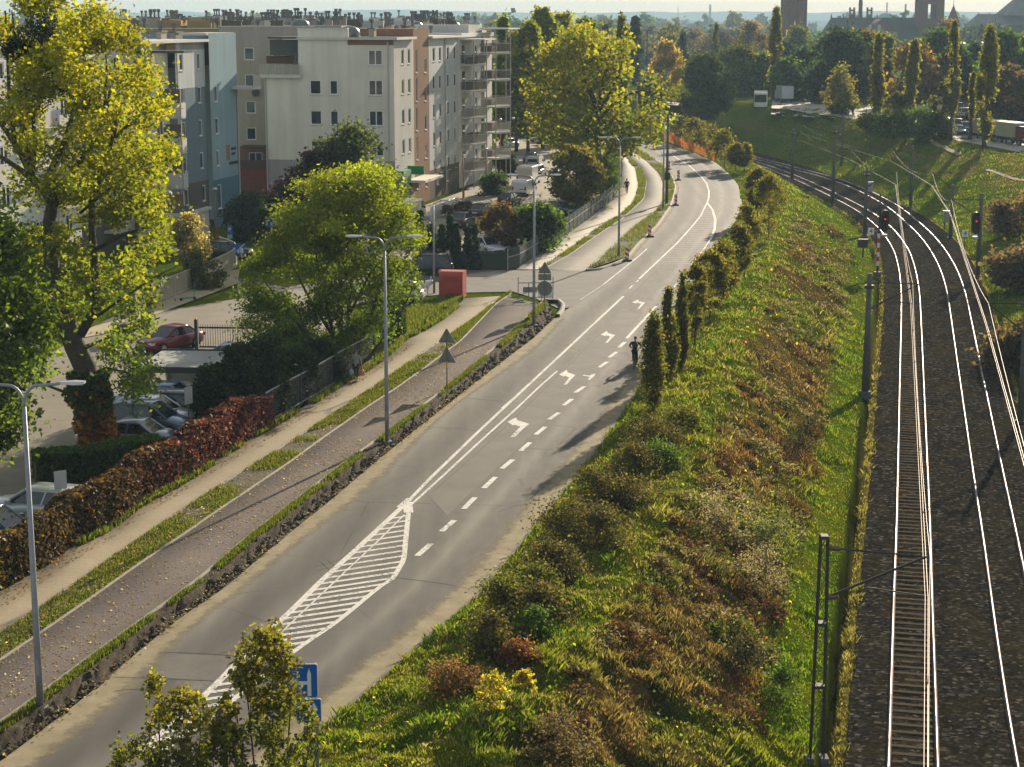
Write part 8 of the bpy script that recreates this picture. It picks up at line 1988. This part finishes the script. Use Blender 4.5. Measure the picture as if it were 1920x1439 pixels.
strip_grass('verge_grass', 'thin grass of the strip between pavement and cycle path', PVR, CPL, ZP-.01, 52000, 101, .11, .53)
strip_grass('verge_grass', 'grass on top of the cut soil bank beside the road', offset(CPR,.06), rs_n(offset(CPR,.06), 300)*.62+rs_n(RL, 300)*.38, ZP-.0, 34000, 102, .13, .50)
strip_grass('verge_grass', 'thin grass of the far strip beside the cycle path', PVRf, CPLf, ZF, 17000, 103, .12, .46, width=.02)
strip_grass('verge_grass', 'sparse grass of the kerbed strip along the bend', CPRf, RLF, ZF+.02, 13000, 104, .14, .47, width=.02)
strip_grass('lawn_grass', 'bright grass patch between the pavement and the red container', px([(762,628),(820,590),(868,560)], .1), px([(765,585),(800,570),(850,556)], .1), .05, 16000, 105, .22, .30, width=.03)
strip_grass('lawn_grass', 'weeds along the foot of the dark mesh fence', offset(cut(PVL,66,125), -.05), offset(cut(PVL,66,125), .35), ZP, 9000, 106, .22, .45, width=.03)
strip_grass('lawn_grass', 'dark lawn behind the parked cars', px([(335,865),(500,770)],0), px([(360,800),(470,735)],0), .01, 12000, 107, .1, .2)
# fallen leaves over pavement, cycle path and gutter
def litter(label, A, B, z, n, seed, cols, ls=.05):
    r = np.random.default_rng(seed); m = 400; A = rs_n(A, m); B = rs_n(B, m); i = r.random(n)*(m-1); k = i.astype(int); f = (i-k)[:,None]; u = r.random(n)[:,None]
    P = (A[k]*(1-f)+A[k+1]*f)*(1-u)+(B[k]*(1-f)+B[k+1]*f)*u; keep = fbm(P[:,0]*.5, P[:,1]*.5, seed, 3) > .42*r.random(n)+.2; keep &= P[:,1] < 110; P = P[keep]; q = len(P)
    nr = r.normal(size=(q,3))*.35+np.array([0,0,1]); nr /= np.linalg.norm(nr,axis=1)[:,None]; t = np.cross(nr, unit(q, r)); t /= np.linalg.norm(t,axis=1)[:,None]; b = np.cross(nr,t); s = (ls*(.5+.8*r.random(q)))[:,None]; c = np.c_[P, np.full(q, z+.02)]
    V = np.stack([c-t*s, c+b*s*.6, c+t*s, c-b*s*.6],1).reshape(-1,3); K = np.repeat(np.array(cols)[r.integers(0,len(cols),q)]*(.7+.6*r.random((q,1))),4,axis=0)
    o = leaf_obj('fallen_leaves', V, np.arange(4*q,dtype=np.int32).reshape(-1,4), K, DLEAF, None); tag(o, label, 'leaves', kind='stuff')
LC = [(.34,.27,.12),(.28,.19,.07),(.20,.12,.05),(.42,.36,.22),(.30,.25,.05)]
litter('pale fallen leaves scattered over the cycle path', CPL, CPR, ZP-.01, 9000, 111, LC, .045); litter('fallen leaves on the verge between the paths', PVR, CPL, ZP+.05, 5200, 112, LC, .055)
litter('brown leaves drifted against the ivy hedge on the pavement', PVL, PVL*.55+rs_n(PVR,len(PVL))*.45, ZP, 4200, 113, [(.20,.10,.03),(.14,.07,.03),(.25,.15,.05)], .05); litter('fallen leaves lying on the soil bank and gutter', offset(CPR,.4), offset(RL,.3), .10, 3000, 114, LC, .05)
# clods and tufts breaking the edge of the soil bank
r = np.random.default_rng(9); Vs=[];Qs=[];o_=0
A = rs_n(offset(CPR,.05), 600); B = rs_n(RL, 600)
for k in range(900):
    i = r.integers(0,600); u = .55+.42*r.random(); p = A[i]*(1-u)+B[i]*u; z = (ZP-.02)*(1-sstep(.42,.80,u)); s = .05+.13*r.random()**2
    d = unit(10, r)*s*(.6+.6*r.random((10,1))); d[:,2] *= .75
    bm = bmesh.new()
    for q in d: bm.verts.new(q+np.array([p[0],p[1],z+s*.3]))
    h_ = bmesh.ops.convex_hull(bm, input=bm.verts); bm.verts.index_update()
    vs = [v.co[:] for v in bm.verts]; fs = [[v.index for v in f.verts] for f in bm.faces]; bm.free()
    Vs += vs; Qs += [[a+o_ for a in f] for f in fs]; o_ += len(vs)
me = bpy.data.meshes.new('soil_clods'); me.from_pydata(Vs, [], Qs); tag(link('soil_clods', me, mat('clod_soil', (.045,.035,.024), (.11,.09,.062), 3, .95, world=True, bump=.6)), 'loose clods of earth along the cut bank', 'soil', kind='stuff')
